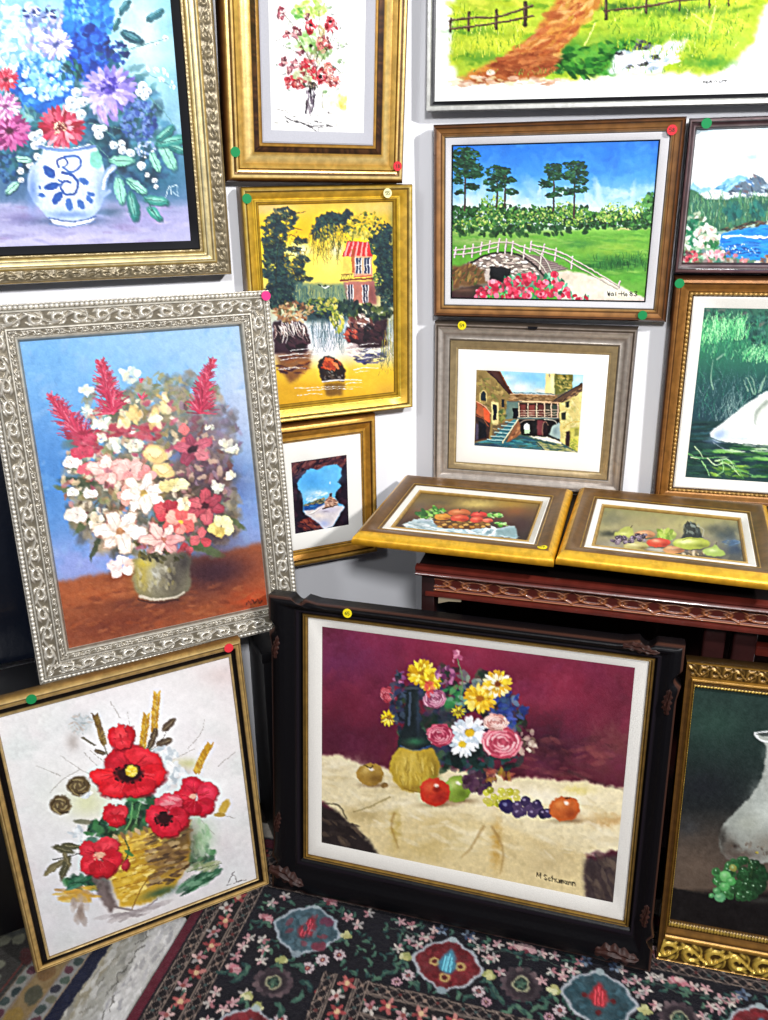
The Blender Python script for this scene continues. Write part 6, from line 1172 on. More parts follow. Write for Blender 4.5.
# 1 the big blue bouquet, top left
ae = PLACE['blue_vase'][5]; fi = inset(ae, -.018); fi = (ae[0] - .018, ae[1] + .018, ae[2] - .018, ae[3] + .018)
def grow(e, d):
    return (e[0] - d, e[1] + d, e[2] - d, e[3] + d)
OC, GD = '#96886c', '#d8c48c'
pA = densify([(0, -.045, '#4a3c2a'), (0, -.006, '#5a4a34'), (.03, -.001, '#b39a66'), (.07, -.004, '#6a5a44'), (.1, -.004, OC), (.46, -.006, OC), (.5, -.002, '#c4a45c'), (.56, -.001, '#f0e4b8'), (.6, -.006, '#7a6238'), (.64, -.006, GD), (.74, -.008, '#ece0b4'), (.77, -.012, '#7a6238'), (.8, -.012, GD), (.86, -.014, '#e2c878'), (.88, -.017, '#7a6038'), (.9, -.016, '#a89468'), (.98, -.016, '#b8a478'), (1, -.02, '#6a5636'), (1, -.03, '#2a2018')], 30)  # pale fillets and dark grooves paint highlight and shade into the gilt
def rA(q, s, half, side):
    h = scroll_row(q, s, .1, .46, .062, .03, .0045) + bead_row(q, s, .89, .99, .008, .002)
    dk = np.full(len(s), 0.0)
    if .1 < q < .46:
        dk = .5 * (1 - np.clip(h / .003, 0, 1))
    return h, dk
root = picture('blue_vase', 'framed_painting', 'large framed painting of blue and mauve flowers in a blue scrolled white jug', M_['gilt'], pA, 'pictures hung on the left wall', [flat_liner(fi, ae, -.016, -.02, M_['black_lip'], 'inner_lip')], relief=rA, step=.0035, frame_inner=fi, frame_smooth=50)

# 2 the ink bouquet
ae = PLACE['ink_bouquet'][5]; fi = (-.125, .136, -.244, .112)
pB = [(0, -.04, '#2c1a10'), (0, -.014, '#3a2012'), (.04, -.007, '#5c3618'), (.08, -.003, '#8a5c24'), (.12, 0, '#d8b060'), (.18, 0, '#f0d896'), (.21, -.005, '#5a3814'), (.24, -.006, '#6a4418'), (.26, -.003, '#e4c47a'), (.31, -.004, '#d8ac54'), (.33, -.009, '#6a4418'), (.36, -.006, '#dcb45c'), (.48, -.014, '#c89a46'), (.64, -.014, '#e8cc84'), (.74, -.010, '#d0a24c'), (.77, -.012, '#442412'), (.86, -.016, '#5e3a1c'), (.9, -.018, '#40220f'), (.93, -.017, '#c4933e'), (1, -.02, '#8a6026'), (1, -.03, '#3a2412')]  # cream highlights and groove shade are painted into these colour stops
def cB(c, q, s, half, side):
    if .75 < q < .92:
        k = .6 + .5 * np.sin(s * 310 + np.sin(s * 90) * 3)
        c = c * np.clip(k, .35, 1.3)[:, None]
    return c
root = picture('ink_bouquet', 'framed_painting', 'gold framed ink and wash bouquet of red flowers on white paper', M_['gilt'], pB, 'pictures hung on the left wall', [flat_liner(fi, ae, -.018, -.022, M_['linen_pearl'])], 'paper', -.022, canvas_name='painted_sheet', colf=cB, frame_inner=fi, step=.006, dens=.0018)
add_stickers(root, 'ink_bouquet', pB, fi, [(-.191, -.264, GREEN, '', 'green round price sticker'), (.191, -.287, RED, '18', 'red round price sticker')])

# 3 villa by the golden lake
ae = PLACE['villa_lake'][5]
pC = [(0, -.04, '#4a3212'), (0, -.012, '#6a4a18'), (.06, -.002, '#a07c20'), (.14, 0, '#dcb450'), (.22, -.002, '#f0dc8c'), (.27, -.009, '#7a5a14'), (.31, -.009, '#8a6818'), (.34, -.006, '#dcb040'), (.62, -.012, '#cc9c28'), (.7, -.014, '#e8cc50'), (.74, -.011, '#b88e20'), (.8, -.011, '#e2be3c'), (.86, -.016, '#7a5a18'), (.9, -.015, '#caa232'), (1, -.019, '#8a6818'), (1, -.03, '#4a3810')]  # gilt stops carry painted highlights on ridges and shade in grooves
root = picture('villa_lake', 'framed_painting', 'yellow gold framed painting of a red-roofed villa on a golden lake', M_['gilt'], pC, 'pictures hung on the left wall', frame_inner=ae, dens=.0016)
add_stickers(root, 'villa_lake', pC, ae, [(-.200, .245, GREEN, '', 'green round price sticker'), (.136, .250, CREAM, '55', 'pale cream round price sticker')])

# 4 the sea cave
ae = PLACE['sea_cave'][5]; fi = (-.112, .112, -.150, .142)
pD = [(0, -.045, '#2a160a'), (0, -.014, '#4a2a10'), (.06, -.005, '#6a3e14'), (.16, -.001, '#c08a30'), (.3, 0, '#e8b858'), (.38, -.008, '#4a2a10'), (.43, -.008, '#6a3e14'), (.46, -.005, '#c48a34'), (.7, -.013, '#c48a32'), (.84, -.012, '#d8a440'), (.9, -.016, '#5a3814'), (.94, -.016, '#c89638'), (1, -.02, '#8a5e20'), (1, -.03, '#2a1a0c')]  # groove shade and ridge highlights painted into the gold
root = picture('sea_cave', 'framed_painting', 'small gold framed picture of a blue bay through a cave mouth', M_['gilt'], pD, 'pictures hung on the left wall', [flat_liner(fi, ae, -.018, -.021, M_['mat'], 'mat')], 'paper', -.021, canvas_name='painted_sheet', frame_inner=fi, dens=.0014)

# 5 the farm track
ae = PLACE['country_track'][5]
pE = [(0, -.04, '#3a3a3a'), (0, -.003, '#707070'), (.08, 0, '#c4c4c0'), (.45, 0, '#d8d8d2'), (.55, -.003, '#8a8a86'), (.6, -.003, '#101014'), (1, -.008, '#14141a'), (1, -.03, '#101010')]
root = picture('country_track', 'framed_painting', 'thin silver framed watercolour of a farm track between wooden fences', M_['silver'], pE, 'pictures hung on the right wall', mat_key='paper', canvas_name='painted_sheet', art_h=-.012, frame_inner=ae)

# 6 the stone bridge
ae = PLACE['stone_bridge'][5]; fi = (-.250, .247, -.190, .190); f2 = grow(ae, .003)
pF = [(0, -.04, '#20120a'), (0, -.014, '#2c180c'), (.1, -.004, '#4a2a14'), (.22, 0, '#6a4020'), (.32, -.002, '#3a2010'), (.38, -.004, '#8a5c30'), (.62, -.008, '#a47444'), (.7, -.01, '#5a3818'), (.78, -.008, '#8a6034'), (.92, -.012, '#b08850'), (.96, -.014, '#3a2410'), (1, -.018, '#4a3018'), (1, -.03, '#20140a')]
root = picture('stone_bridge', 'framed_painting', 'brown framed landscape of a stone bridge, tall pines and blue sky', M_['wood'], pF, 'pictures hung on the right wall', [flat_liner(fi, f2, -.016, -.018, M_['linen_grey']), flat_liner(f2, ae, -.0175, -.02, M_['black_lip'], 'inner_lip')], frame_inner=fi, dens=.0012)
add_stickers(root, 'stone_bridge', pF, fi, [(.25, .193, RED, '58', 'red round price sticker'), (.224, -.202, GREEN, '', 'green round price sticker')])

# 7 the courtyard
ae = PLACE['courtyard'][5]; fi = (-.184, .184, -.155, .142)
pG = [(0, -.04, '#3a322c'), (0, -.016, '#4a4038'), (.05, -.006, '#6a5c50'), (.09, -.001, '#b8aca2'), (.13, -.004, '#4a3e36'), (.17, -.005, '#6a5e54'), (.2, -.003, '#a89c92'), (.3, -.007, '#c4bcb4'), (.42, -.012, '#8a7e74'), (.55, -.014, '#b4aaa0'), (.6, -.013, '#c8c0b6'), (.66, -.016, '#4a3e34'), (.69, -.012, '#a8926a'), (.9, -.014, '#a08c68'), (.95, -.016, '#c4ac7c'), (1, -.019, '#6a5638'), (1, -.03, '#3a2c1c')]
root = picture('courtyard', 'framed_painting', 'grey silver framed small view of a courtyard with stairs, wide white mat', M_['silver'], pG, 'pictures hung on the right wall', [flat_liner(fi, ae, -.018, -.02, M_['mat'], 'mat')], 'paper', -.02, canvas_name='painted_sheet', frame_inner=fi, dens=.0014)
add_stickers(root, 'courtyard', pG, fi, [(-.173, .204, YEL, '59', 'yellow round price sticker')])
frg = [c for c in root.children if c.name.startswith('frame')][0]
n = obj('hanging_notch', [(-.012, -.0005, .207), (.012, -.0005, .207), (.010, -.0005, .201), (-.010, -.0005, .201), (-.012, .004, .207), (.012, .004, .207), (.010, .004, .201), (-.010, .004, .201)], [(0, 1, 5, 4), (1, 2, 6, 5), (2, 3, 7, 6), (3, 0, 4, 7), (3, 2, 1, 0)], M_['black_lip'], frg)
n.location = (0, -.002, 0)

# 8 the mountain lake
ae = PLACE['mountain_lake'][5]
pH = [(0, -.04, '#160c0e'), (0, -.01, '#241418'), (.12, -.001, '#4a3034'), (.3, 0, '#6a4c4c'), (.42, -.005, '#2a181c'), (.6, -.006, '#40282c'), (.78, -.01, '#8a7a7c'), (.84, -.011, '#2a1a1e'), (1, -.016, '#3a2428'), (1, -.03, '#160c0e')]
root = picture('mountain_lake', 'framed_painting', 'dark brown framed painting of snowy mountains above a blue lake', M_['wood'], pH, 'pictures hung on the right wall', frame_inner=ae, dens=.0018)
add_stickers(root, 'mountain_lake', pH, ae, [(-.365, .150, GREEN, '', 'green round price sticker')])

# 9 the swan
ae = PLACE['swan'][5]; fi = grow(ae, .026)
pI = densify([(0, -.045, '#20120a'), (0, -.014, '#3a2010'), (.08, -.006, '#5a3418'), (.16, -.001, '#8a5a2c'), (.28, 0, '#a87440'), (.34, -.004, '#5a3414'), (.4, -.005, '#94642e'), (.62, -.012, '#a06e36'), (.72, -.014, '#b8864a'), (.76, -.016, '#4a2c12'), (.78, -.014, '#b8904e'), (.92, -.014, '#b8904e'), (.95, -.017, '#4a2c12'), (1, -.02, '#8a6030'), (1, -.03, '#2a1a0c')], 40)
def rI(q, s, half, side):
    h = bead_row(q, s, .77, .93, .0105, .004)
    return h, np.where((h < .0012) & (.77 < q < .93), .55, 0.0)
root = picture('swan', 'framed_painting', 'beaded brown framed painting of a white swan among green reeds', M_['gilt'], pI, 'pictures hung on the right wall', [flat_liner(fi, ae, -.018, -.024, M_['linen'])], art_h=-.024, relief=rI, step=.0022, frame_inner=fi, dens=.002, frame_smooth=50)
add_stickers(root, 'swan', pI, fi, [(-.387, .258, GREEN, '', 'green round price sticker')])

# 10 the silver framed bouquet
ae = PLACE['mixed_bouquet'][5]
SV, SD = '#d4cec2', '#7c7568'
pJ = densify([(0, -.05, '#3a362e'), (0, -.012, '#57524a'), (.01, -.008, SV), (.03, -.008, SD), (.16, -.008, SD), (.18, -.003, '#d2ccbe'), (.215, -.002, SV), (.23, -.006, SD), (.62, -.009, SD), (.65, -.005, '#cfc9bb'), (.68, -.005, SV), (.7, -.010, SD), (.86, -.012, SD), (.89, -.010, '#d6d0c2'), (.93, -.012, '#c4beb0'), (.96, -.016, '#8a8476'), (1, -.022, '#d8d2c6'), (1, -.034, '#2a2620')], 46)
def rJ(q, s, half, side):
    h = bead_row(q, s, .03, .16, .0098, .0045) + scroll_row(q, s, .235, .615, .088, .032, .008) + scroll_row(q, s, .705, .855, .046, .014, .004)
    return h, np.zeros(len(s))
def cJ(c, q, s, half, side):
    h, _ = rJ(q, s, half, side)
    if any(a < q < b for a, b in ((.03, .16), (.235, .615), (.705, .855))):
        k = np.clip(h / .003, 0, 1)[:, None]
        c = lin(hx('#7c7362')) * (1 - k) + lin(hx('#e8e2d6')) * k        # dark antiquing wax left in the ground
    return c
root = picture('mixed_bouquet', 'framed_painting', 'ornate silver framed painting of a mixed bouquet with red flower spires', M_['silver'], pJ, None, relief=rJ, step=.0016, frame_inner=ae, colf=cJ, frame_smooth=60, art_h=-.022)
add_stickers(root, 'mixed_bouquet', pJ, ae, [(.274, .382, PINK, '', 'pink round price sticker')], lift=.004)

# 11 the red poppies
ae = PLACE['red_poppies'][5]
pK = [(0, -.03, '#6a4e24'), (0, -.012, '#94713a'), (.06, -.004, '#c09a58'), (.16, 0, '#dcbc7c'), (.24, -.003, '#7a5a2c'), (.3, -.003, '#d4b06c'), (.46, -.006, '#c8a260'), (.52, -.01, '#3a2a14'), (.56, -.016, '#0e0a0a'), (.8, -.018, '#161010'), (.84, -.014, '#c4a468'), (.94, -.015, '#d8bc84'), (1, -.018, '#8a6c38'), (1, -.03, '#2a1e10')]
root = picture('red_poppies', 'framed_painting', 'pale gold framed painting of red flowers and wheat in a yellow basket', M_['gilt'], pK, None, frame_inner=ae)
add_stickers(root, 'red_poppies', pK, ae, [(-.173, .672, GREEN, '', 'green round price sticker'), (.25, .672, RED, '', 'red round price sticker')])

# 12 the black framed fruit table
ae = PLACE['fruit_table'][5]; lo = (-.362, .393, .116, .738); fi = (-.374, .405, .106, .748)
BK = '#070609'
pL = [(0, -.05, BK), (0, -.016, '#140f10'), (.02, -.008, '#4a2e24'), (.06, -.003, '#3a241e'), (.12, 0, BK), (.22, .003, BK), (.35, .004, BK), (.5, .002, BK), (.65, -.003, BK), (.78, -.006, '#120f12'), (.84, -.003, '#18131a'), (.92, -.004, BK), (1, -.012, '#1a1210'), (1, -.03, BK)]
pL = densify(pL, 40)
def oL(q, x, z, s, half, side):
    """shaped outline: square ears at the corners, a notch, then a long flat run"""
    k = max(0.0, 1 - q / .55)
    e = half - np.abs(s)
    d = np.where(e < .055, 0.0, np.where(e < .09, .014 * np.sin((e - .055) / .035 * math.pi), 0.0)) + np.where(e >= .09, .006 * np.clip((e - .09) / .03, 0, 1), 0)
    d = d * k
    return np.where(side == 'l', d, np.where(side == 'r', -d, 0)), np.where(side == 't', -d, np.where(side == 'b', d * .5, 0))
root = picture('fruit_table', 'framed_painting', 'large black framed still life of a straw bottle, flowers and fruit on a cream cloth', M_['ebony'], pL, None,
    [('inner_lip', fi, lo, [(0, -.02, '#2a1c10'), (0, -.006, '#3a2a18'), (.3, -.002, '#8a6a30'), (.55, -.006, '#3a2814'), (.7, -.005, '#a88438'), (1, -.010, '#6a4c20'), (1, -.02, '#2a1c10')], M_['gilt']), flat_liner(lo, ae, -.012, -.016, M_['linen'])], art_h=-.016, frame_inner=fi, step=.006, outline=oL, frame_smooth=50)
add_stickers(root, 'fruit_table', pL, fi, [(-.261, .766, YEL, '65', 'yellow round price sticker')])
carve_mat = material('carved dark walnut', '#3a201a', rough=.5, var=.4, vscale=60, spec=.3)
def acanthus(parent, x, z, ang, L, W, h0, name='carved_leaf'):
    """a carved leaf scroll: a tapering lobed relief that curls at its tip"""
    n, m = 40, 13
    P = np.zeros((n, m, 3))
    for i in range(n):
        t = i / (n - 1)
        cx = L * (t - .5); cz = W * .12 * math.sin(t * 5.2)
        w = W * (.25 + .75 * math.sin(math.pi * min(1, t * 1.05)) ** .6) * (1 + .22 * math.sin(t * 30)) * .5
        for j in range(m):
            v = j / (m - 1) * 2 - 1
            hh = .009 * (1 - v * v) * math.sin(math.pi * t) ** .5 * (1 + .35 * math.cos(v * 9 + t * 4)) if 0 < t < 1 else 0
            P[i, j] = (cx, -h0 - max(0, hh), cz + v * w)
    c, s = math.cos(ang), math.sin(ang)
    Q = P.copy(); Q[..., 0] = x + P[..., 0] * c - P[..., 2] * s; Q[..., 2] = z + P[..., 0] * s + P[..., 2] * c
    Q = Q[:, ::-1]
    i = np.arange(n * m).reshape(n, m)
    f = np.stack([i[:-1, :-1], i[:-1, 1:], i[1:, 1:], i[1:, :-1]], -1).reshape(-1, 4)[:, ::-1]
    return obj(name, Q.reshape(-1, 3), f, carve_mat, parent, 60)
fr12 = [c for c in root.children if c.name.startswith('frame')][0]
for x, z, a in ((.385, .036, .1), (-.415, .05, -.2), (.375, .768, -.05), (-.437, .66, 1.5), (-.437, .2, 1.5), (.437, .66, 1.6), (.437, .15, 1.6)):
    hz = abs(a) < 1
    acanthus(fr12, x, z, a, (.10 if z < .5 else .075) if hz else .06, (.042 if z < .5 else .02) if hz else .018, .002)

# 13 the pale urn
ae = PLACE['white_urn'][5]
pM = densify([(0, -.045, '#2a1c0c'), (0, -.014, '#4a3414'), (.03, -.008, '#a87c2c'), (.05, -.010, '#7a5820'), (.56, -.010, '#8a6422'), (.6, -.004, '#a87c34'), (.66, -.003, '#b88a3c'), (.7, -.008, '#5a3c18'), (.74, -.008, '#8a6028'), (.82, -.012, '#7e5624'), (.86, -.014, '#4a3010'), (.88, -.013, '#b88a36'), (.97, -.013, '#b88a36'), (1, -.018, '#5a3c14'), (1, -.03, '#1a1208')], 44)
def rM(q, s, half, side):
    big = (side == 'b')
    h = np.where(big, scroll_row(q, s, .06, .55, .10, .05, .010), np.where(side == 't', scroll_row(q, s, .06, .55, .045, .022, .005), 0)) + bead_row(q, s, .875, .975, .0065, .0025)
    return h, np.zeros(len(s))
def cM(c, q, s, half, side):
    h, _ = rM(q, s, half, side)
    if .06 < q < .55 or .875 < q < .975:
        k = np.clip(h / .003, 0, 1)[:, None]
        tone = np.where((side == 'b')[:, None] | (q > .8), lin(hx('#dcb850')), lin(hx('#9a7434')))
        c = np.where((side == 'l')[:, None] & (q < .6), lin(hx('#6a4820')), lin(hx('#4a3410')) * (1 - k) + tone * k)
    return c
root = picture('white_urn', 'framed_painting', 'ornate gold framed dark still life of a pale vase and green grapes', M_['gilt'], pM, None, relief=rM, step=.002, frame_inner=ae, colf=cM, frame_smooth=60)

# 14, 15 the two lying on the table
pN = [(0, -.010, '#8a6210'), (0, 0, '#d89c1c'), (.04, .007, '#f2b82c'), (.13, .0125, '#f8c644'), (.19, .0165, '#e4ac38'), (.22, .0170, '#7a5424'), (.34, .0165, '#6e4c22'), (.48, .013, '#7a5628'), (.58, .010, '#6e4c24'), (.61, .011, '#c49a44'), (.64, .009, '#5a3c18'), (.7, .008, '#8a6830'), (.7, -.008, '#3a2810')]  # bright yellow of the outer slope paints in a reflected gleam
for key, lab, st in (('apple_basket', 'gold framed still life of apples in a basket, lying left on the table', [(.192, .036, YEL, '59', 'yellow round price sticker')]), ('pears', 'gold framed still life of pears, grapes and a flask, lying right on the table', [])):
    oe, ae = PLACE[key][4], PLACE[key][5]
    q = lambda f: tuple(oe[i] + (ae[i] - oe[i]) * f for i in range(4))
    a, b = q(.7), q(.9)
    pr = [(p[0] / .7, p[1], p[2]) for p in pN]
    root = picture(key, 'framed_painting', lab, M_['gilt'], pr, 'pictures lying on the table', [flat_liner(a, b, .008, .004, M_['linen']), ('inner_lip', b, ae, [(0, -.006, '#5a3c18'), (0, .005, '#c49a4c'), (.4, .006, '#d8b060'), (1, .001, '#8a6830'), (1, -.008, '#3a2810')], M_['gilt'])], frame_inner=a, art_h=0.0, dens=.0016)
    add_stickers(root, key, pr, a, st, True)
# ------------------------------------------------------------------ the room
CORNER = Vector((.0918, 2.2, 0)); YL, YR = math.radians(22.515), math.radians(-15.549)
def wall_axes(y):
    return Vector((math.cos(y), math.sin(y), 0)), Vector((math.sin(y), -math.cos(y), 0))
BACK = .022
def wall(name, y, s0, s1):
    S, n = wall_axes(y)
    # where the two wall faces meet, both set back behind the hanging frames
    SL, nL = wall_axes(YL); SR, nR = wall_axes(YR)
    det = nL.x * nR.y - nL.y * nR.x
    c = Vector(((-BACK * nR.y + BACK * nL.y) / det, (-nL.x * BACK + nR.x * BACK) / det, 0)) + CORNER
    a, b = c + S * s0, c + S * s1
    V = []
    for p in (a, b):
        for z in (-.0225, 2.75):
            V += [(p.x, p.y, z), (p.x - n.x * .1, p.y - n.y * .1, z)]
    o = obj(name, V, [(0, 4, 6, 2), (1, 3, 7, 5), (2, 6, 7, 3), (0, 1, 5, 4), (0, 2, 3, 1), (4, 5, 7, 6)], WALL)
    o['kind'] = 'structure'
wall('wall_left', YL, -2.3, 0); wall('wall_right', YR, 0, 2.3)
def box_verts(x0, x1, y0, y1, z0, z1):
    return [(x, y, z) for x in (x0, x1) for y in (y0, y1) for z in (z0, z1)]
BOXF = [(0, 1, 3, 2), (4, 6, 7, 5), (0, 4, 5, 1), (2, 3, 7, 6), (0, 2, 6, 4), (1, 5, 7, 3)]
o = obj('floor', box_verts(-2.3, 2.4, -.6, 2.6, -.12, -.0225), BOXF, FLOOR); o['kind'] = 'structure'

def bevel_box(name, x0, x1, y0, y1, z0, z1, mat, parent=None, b=.004, seg=2):
    import bmesh
    bm = bmesh.new()
    vs = [bm.verts.new(v) for v in box_verts(x0, x1, y0, y1, z0, z1)]
    for f in BOXF:
        bm.faces.new([vs[i] for i in f])
    bmesh.ops.recalc_face_normals(bm, faces=bm.faces)
    bmesh.ops.bevel(bm, geom=list(bm.edges), offset=b, segments=seg, affect='EDGES', profile=.6)
    me = bpy.data.meshes.new(name); bm.to_mesh(me); bm.free()
    return finish_mesh(name, me, mat, parent, 40, None)

# ------------------------------------------------------------------ the table under the two pictures
S, n = wall_axes(YR)
tx = CORNER + S * .105
T = Matrix(((S.x, -n.x, 0, tx.x), (S.y, -n.y, 0, tx.y), (0, 0, 1, 0), (0, 0, 0, 1)))
table = empty('console_table', T, 'dark carved mahogany table against the wall under two pictures lying flat', 'table')
TL = 1.10                                         # length; local -y is the front
TOPM = material('shade darkened tabletop', '#0e0707', rough=.55, spec=.2)  # mahogany blackened to paint in the shadow beneath the overhanging pictures
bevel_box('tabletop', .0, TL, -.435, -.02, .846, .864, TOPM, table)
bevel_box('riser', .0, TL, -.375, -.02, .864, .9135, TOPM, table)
def sweep_x(name, x0, x1, prof, mat, parent):
    """prof: closed list of (y, z) swept along x"""
    k = len(prof)
    V = [(x0, y, z) for y, z in prof] + [(x1, y, z) for y, z in prof]
    F = [(i, (i + 1) % k, k + (i + 1) % k, k + i) for i in range(k)] + [tuple(range(k))[::-1], tuple(range(k, 2 * k))]
    return obj(name, V, F, mat, parent, 35)
sweep_x('edge_moulding', -.004, TL + .004, [(-.435, .866), (-.446, .865), (-.451, .861), (-.451, .856), (-.445, .853), (-.449, .850), (-.451, .846), (-.447, .842), (-.44, .840), (-.435, .840)], M_['mahogany_red'], table)
bevel_box('apron', .02, TL - .02, -.425, -.40, .796, .840, M_['mahogany'], table, .002)
# fretwork: interlaced ovals and diamonds in low relief
nx, nz = 820, 26
X, Zz = np.meshgrid(np.linspace(.034, TL - .034, nx), np.linspace(.800, .838, nz))
u = ((X / .085) % 1.0 - .5) * 2; v = (Zz - .819) / .019
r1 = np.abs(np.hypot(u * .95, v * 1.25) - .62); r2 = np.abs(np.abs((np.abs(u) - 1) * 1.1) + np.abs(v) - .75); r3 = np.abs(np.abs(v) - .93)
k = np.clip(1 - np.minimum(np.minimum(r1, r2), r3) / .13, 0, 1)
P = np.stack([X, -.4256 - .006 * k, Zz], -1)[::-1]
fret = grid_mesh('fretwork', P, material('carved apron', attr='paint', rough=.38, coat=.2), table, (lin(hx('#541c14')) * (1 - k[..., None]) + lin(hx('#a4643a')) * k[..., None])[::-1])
sweep_x('apron_bead', .016, TL - .016, [(-.40, .797), (-.43, .797), (-.436, .793), (-.436, .788), (-.43, .784), (-.40, .784)], M_['mahogany_red'], table)
for x0, x1, y0, y1 in ((.006, .036, -.43, -.39), (TL - .04, TL - .01, -.43, -.39), (.006, .036, -.06, -.03), (TL - .04, TL - .01, -.06, -.03)):
    bevel_box('leg', x0, x1, y0, y1, .0, .862 if y0 > -.2 else .838, M_['mahogany'], table, .003)
bevel_box('side_panel', .010, .022, -.39, -.06, .30, .86, material('blue grey side panel', '#2c3440', rough=.4), table, .002)
bevel_box('back_panel', .03, TL - .03, -.05, -.035, .08, .84, M_['mahogany'], table, .002)
bevel_box('shelf', .03, TL - .03, -.36, -.05, .12, .14, M_['mahogany'], table, .003)
for x0, x1 in ((.62, .665), (.68, .727)):
    bevel_box('post', x0, x1, -.40, -.36, .14, .785, M_['mahogany'], table, .006, 3)
bevel_box('stretcher', .727, TL - .04, -.395, -.37, .715, .738, M_['mahogany_red'], table, .004)
apr = [c for c in table.children if c.name.startswith('apron')][0]
hb = obj('highlight_piece', [(.046, -.432, .790), (.098, -.432, .786), (.098, -.432, .780), (.070, -.432, .778), (.046, -.432, .770), (.046, -.41, .790), (.098, -.41, .786), (.098, -.41, .780), (.070, -.41, .778), (.046, -.41, .770)], [(4, 3, 2, 1, 0), (5, 6, 7, 8, 9), (0, 1, 6, 5), (1, 2, 7, 6), (2, 3, 8, 7), (3, 4, 9, 8), (4, 0, 5, 9)], material('pale highlight', '#c8b89a', rough=.3, metal=.6), apr, 30)  # small highlight below the apron, added as a pale metal piece
hb['label'] = 'pale highlight corner bracket'

# ------------------------------------------------------------------ what the silver framed picture stands on
o, yaw, lean, roll, oe, ae, _ = PLACE['mixed_bouquet']
Mj = frame_matrix(o, yaw, lean, roll)
bl, br = Mj @ Vector((oe[0], 0, oe[2])), Mj @ Vector((oe[1], 0, oe[2]))
d = (br - bl); d.z = 0; d.normalize(); nb = Vector((d.y, -d.x, 0))
zt = min((Mj @ Vector((x, y, oe[2]))).z for x in oe[:2] for y in (0, .05))
Bm = Matrix(((d.x, -nb.x, 0, bl.x), (d.y, -nb.y, 0, bl.y), (0, 0, 1, 0), (0, 0, 0, 1)))
chest = empty('low_chest', Bm, 'low black chest on the floor under the ornate silver framed picture', 'chest')
dark = material('black lacquer', '#0c0c10', rough=.35, var=.3, vscale=12)
bevel_box('body', -.52, .33, .002, .135, .03, zt - .022, dark, chest, .004)
bevel_box('lid', -.53, .34, -.003, .14, zt - .022, zt - .0005, dark, chest, .006, 3)
for x in (-.50, .28):
    bevel_box('foot', x, x + .03, .01, .05, 0, .03, dark, chest, .003)
# a black box on the floor between the leaning pictures, mostly hidden
S3, n3 = wall_axes(YL)
Xm = Matrix(((S3.x, -n3.x, 0, -.302), (S3.y, -n3.y, 0, 1.85), (0, 0, 1, 0), (0, 0, 0, 1)))
bx = empty('storage_box', Xm, 'black box on the floor between the red flower picture and the black framed still life', 'box')
bevel_box('body', 0, .30, 0, .15, 0, 0.5530, dark, bx, .004)
bevel_box('lid', -.004, .304, -.004, .154, 0.5530, 0.5830, dark, bx, .004)
# dark upright slab added to blacken the shaded gap behind the silver frame
S2, n2 = wall_axes(YL)
pb = bl + Vector((-.09, .02, 0)) - nb * .10; pb.z = zt
lean2 = math.radians(5)
Pm = frame_matrix(pb, math.degrees(YL) + 2, 5, 0)
pf = empty('gap_filler', Pm, 'dark case standing on the chest behind the silver framed picture', 'case')
navy = material('dark filler finish', '#0f1420', rough=.28, bump=.4, bscale=60, coat=.3)
bevel_box('filler_front', -.40, .115, 0, .010, 0, .60, navy, pf, .003)
bevel_box('filler_back', -.40, .115, .014, .024, 0, .60, navy, pf, .003)
bevel_box('filler_base', -.402, .117, .0005, .0235, -.0, .012, dark, pf, .003)

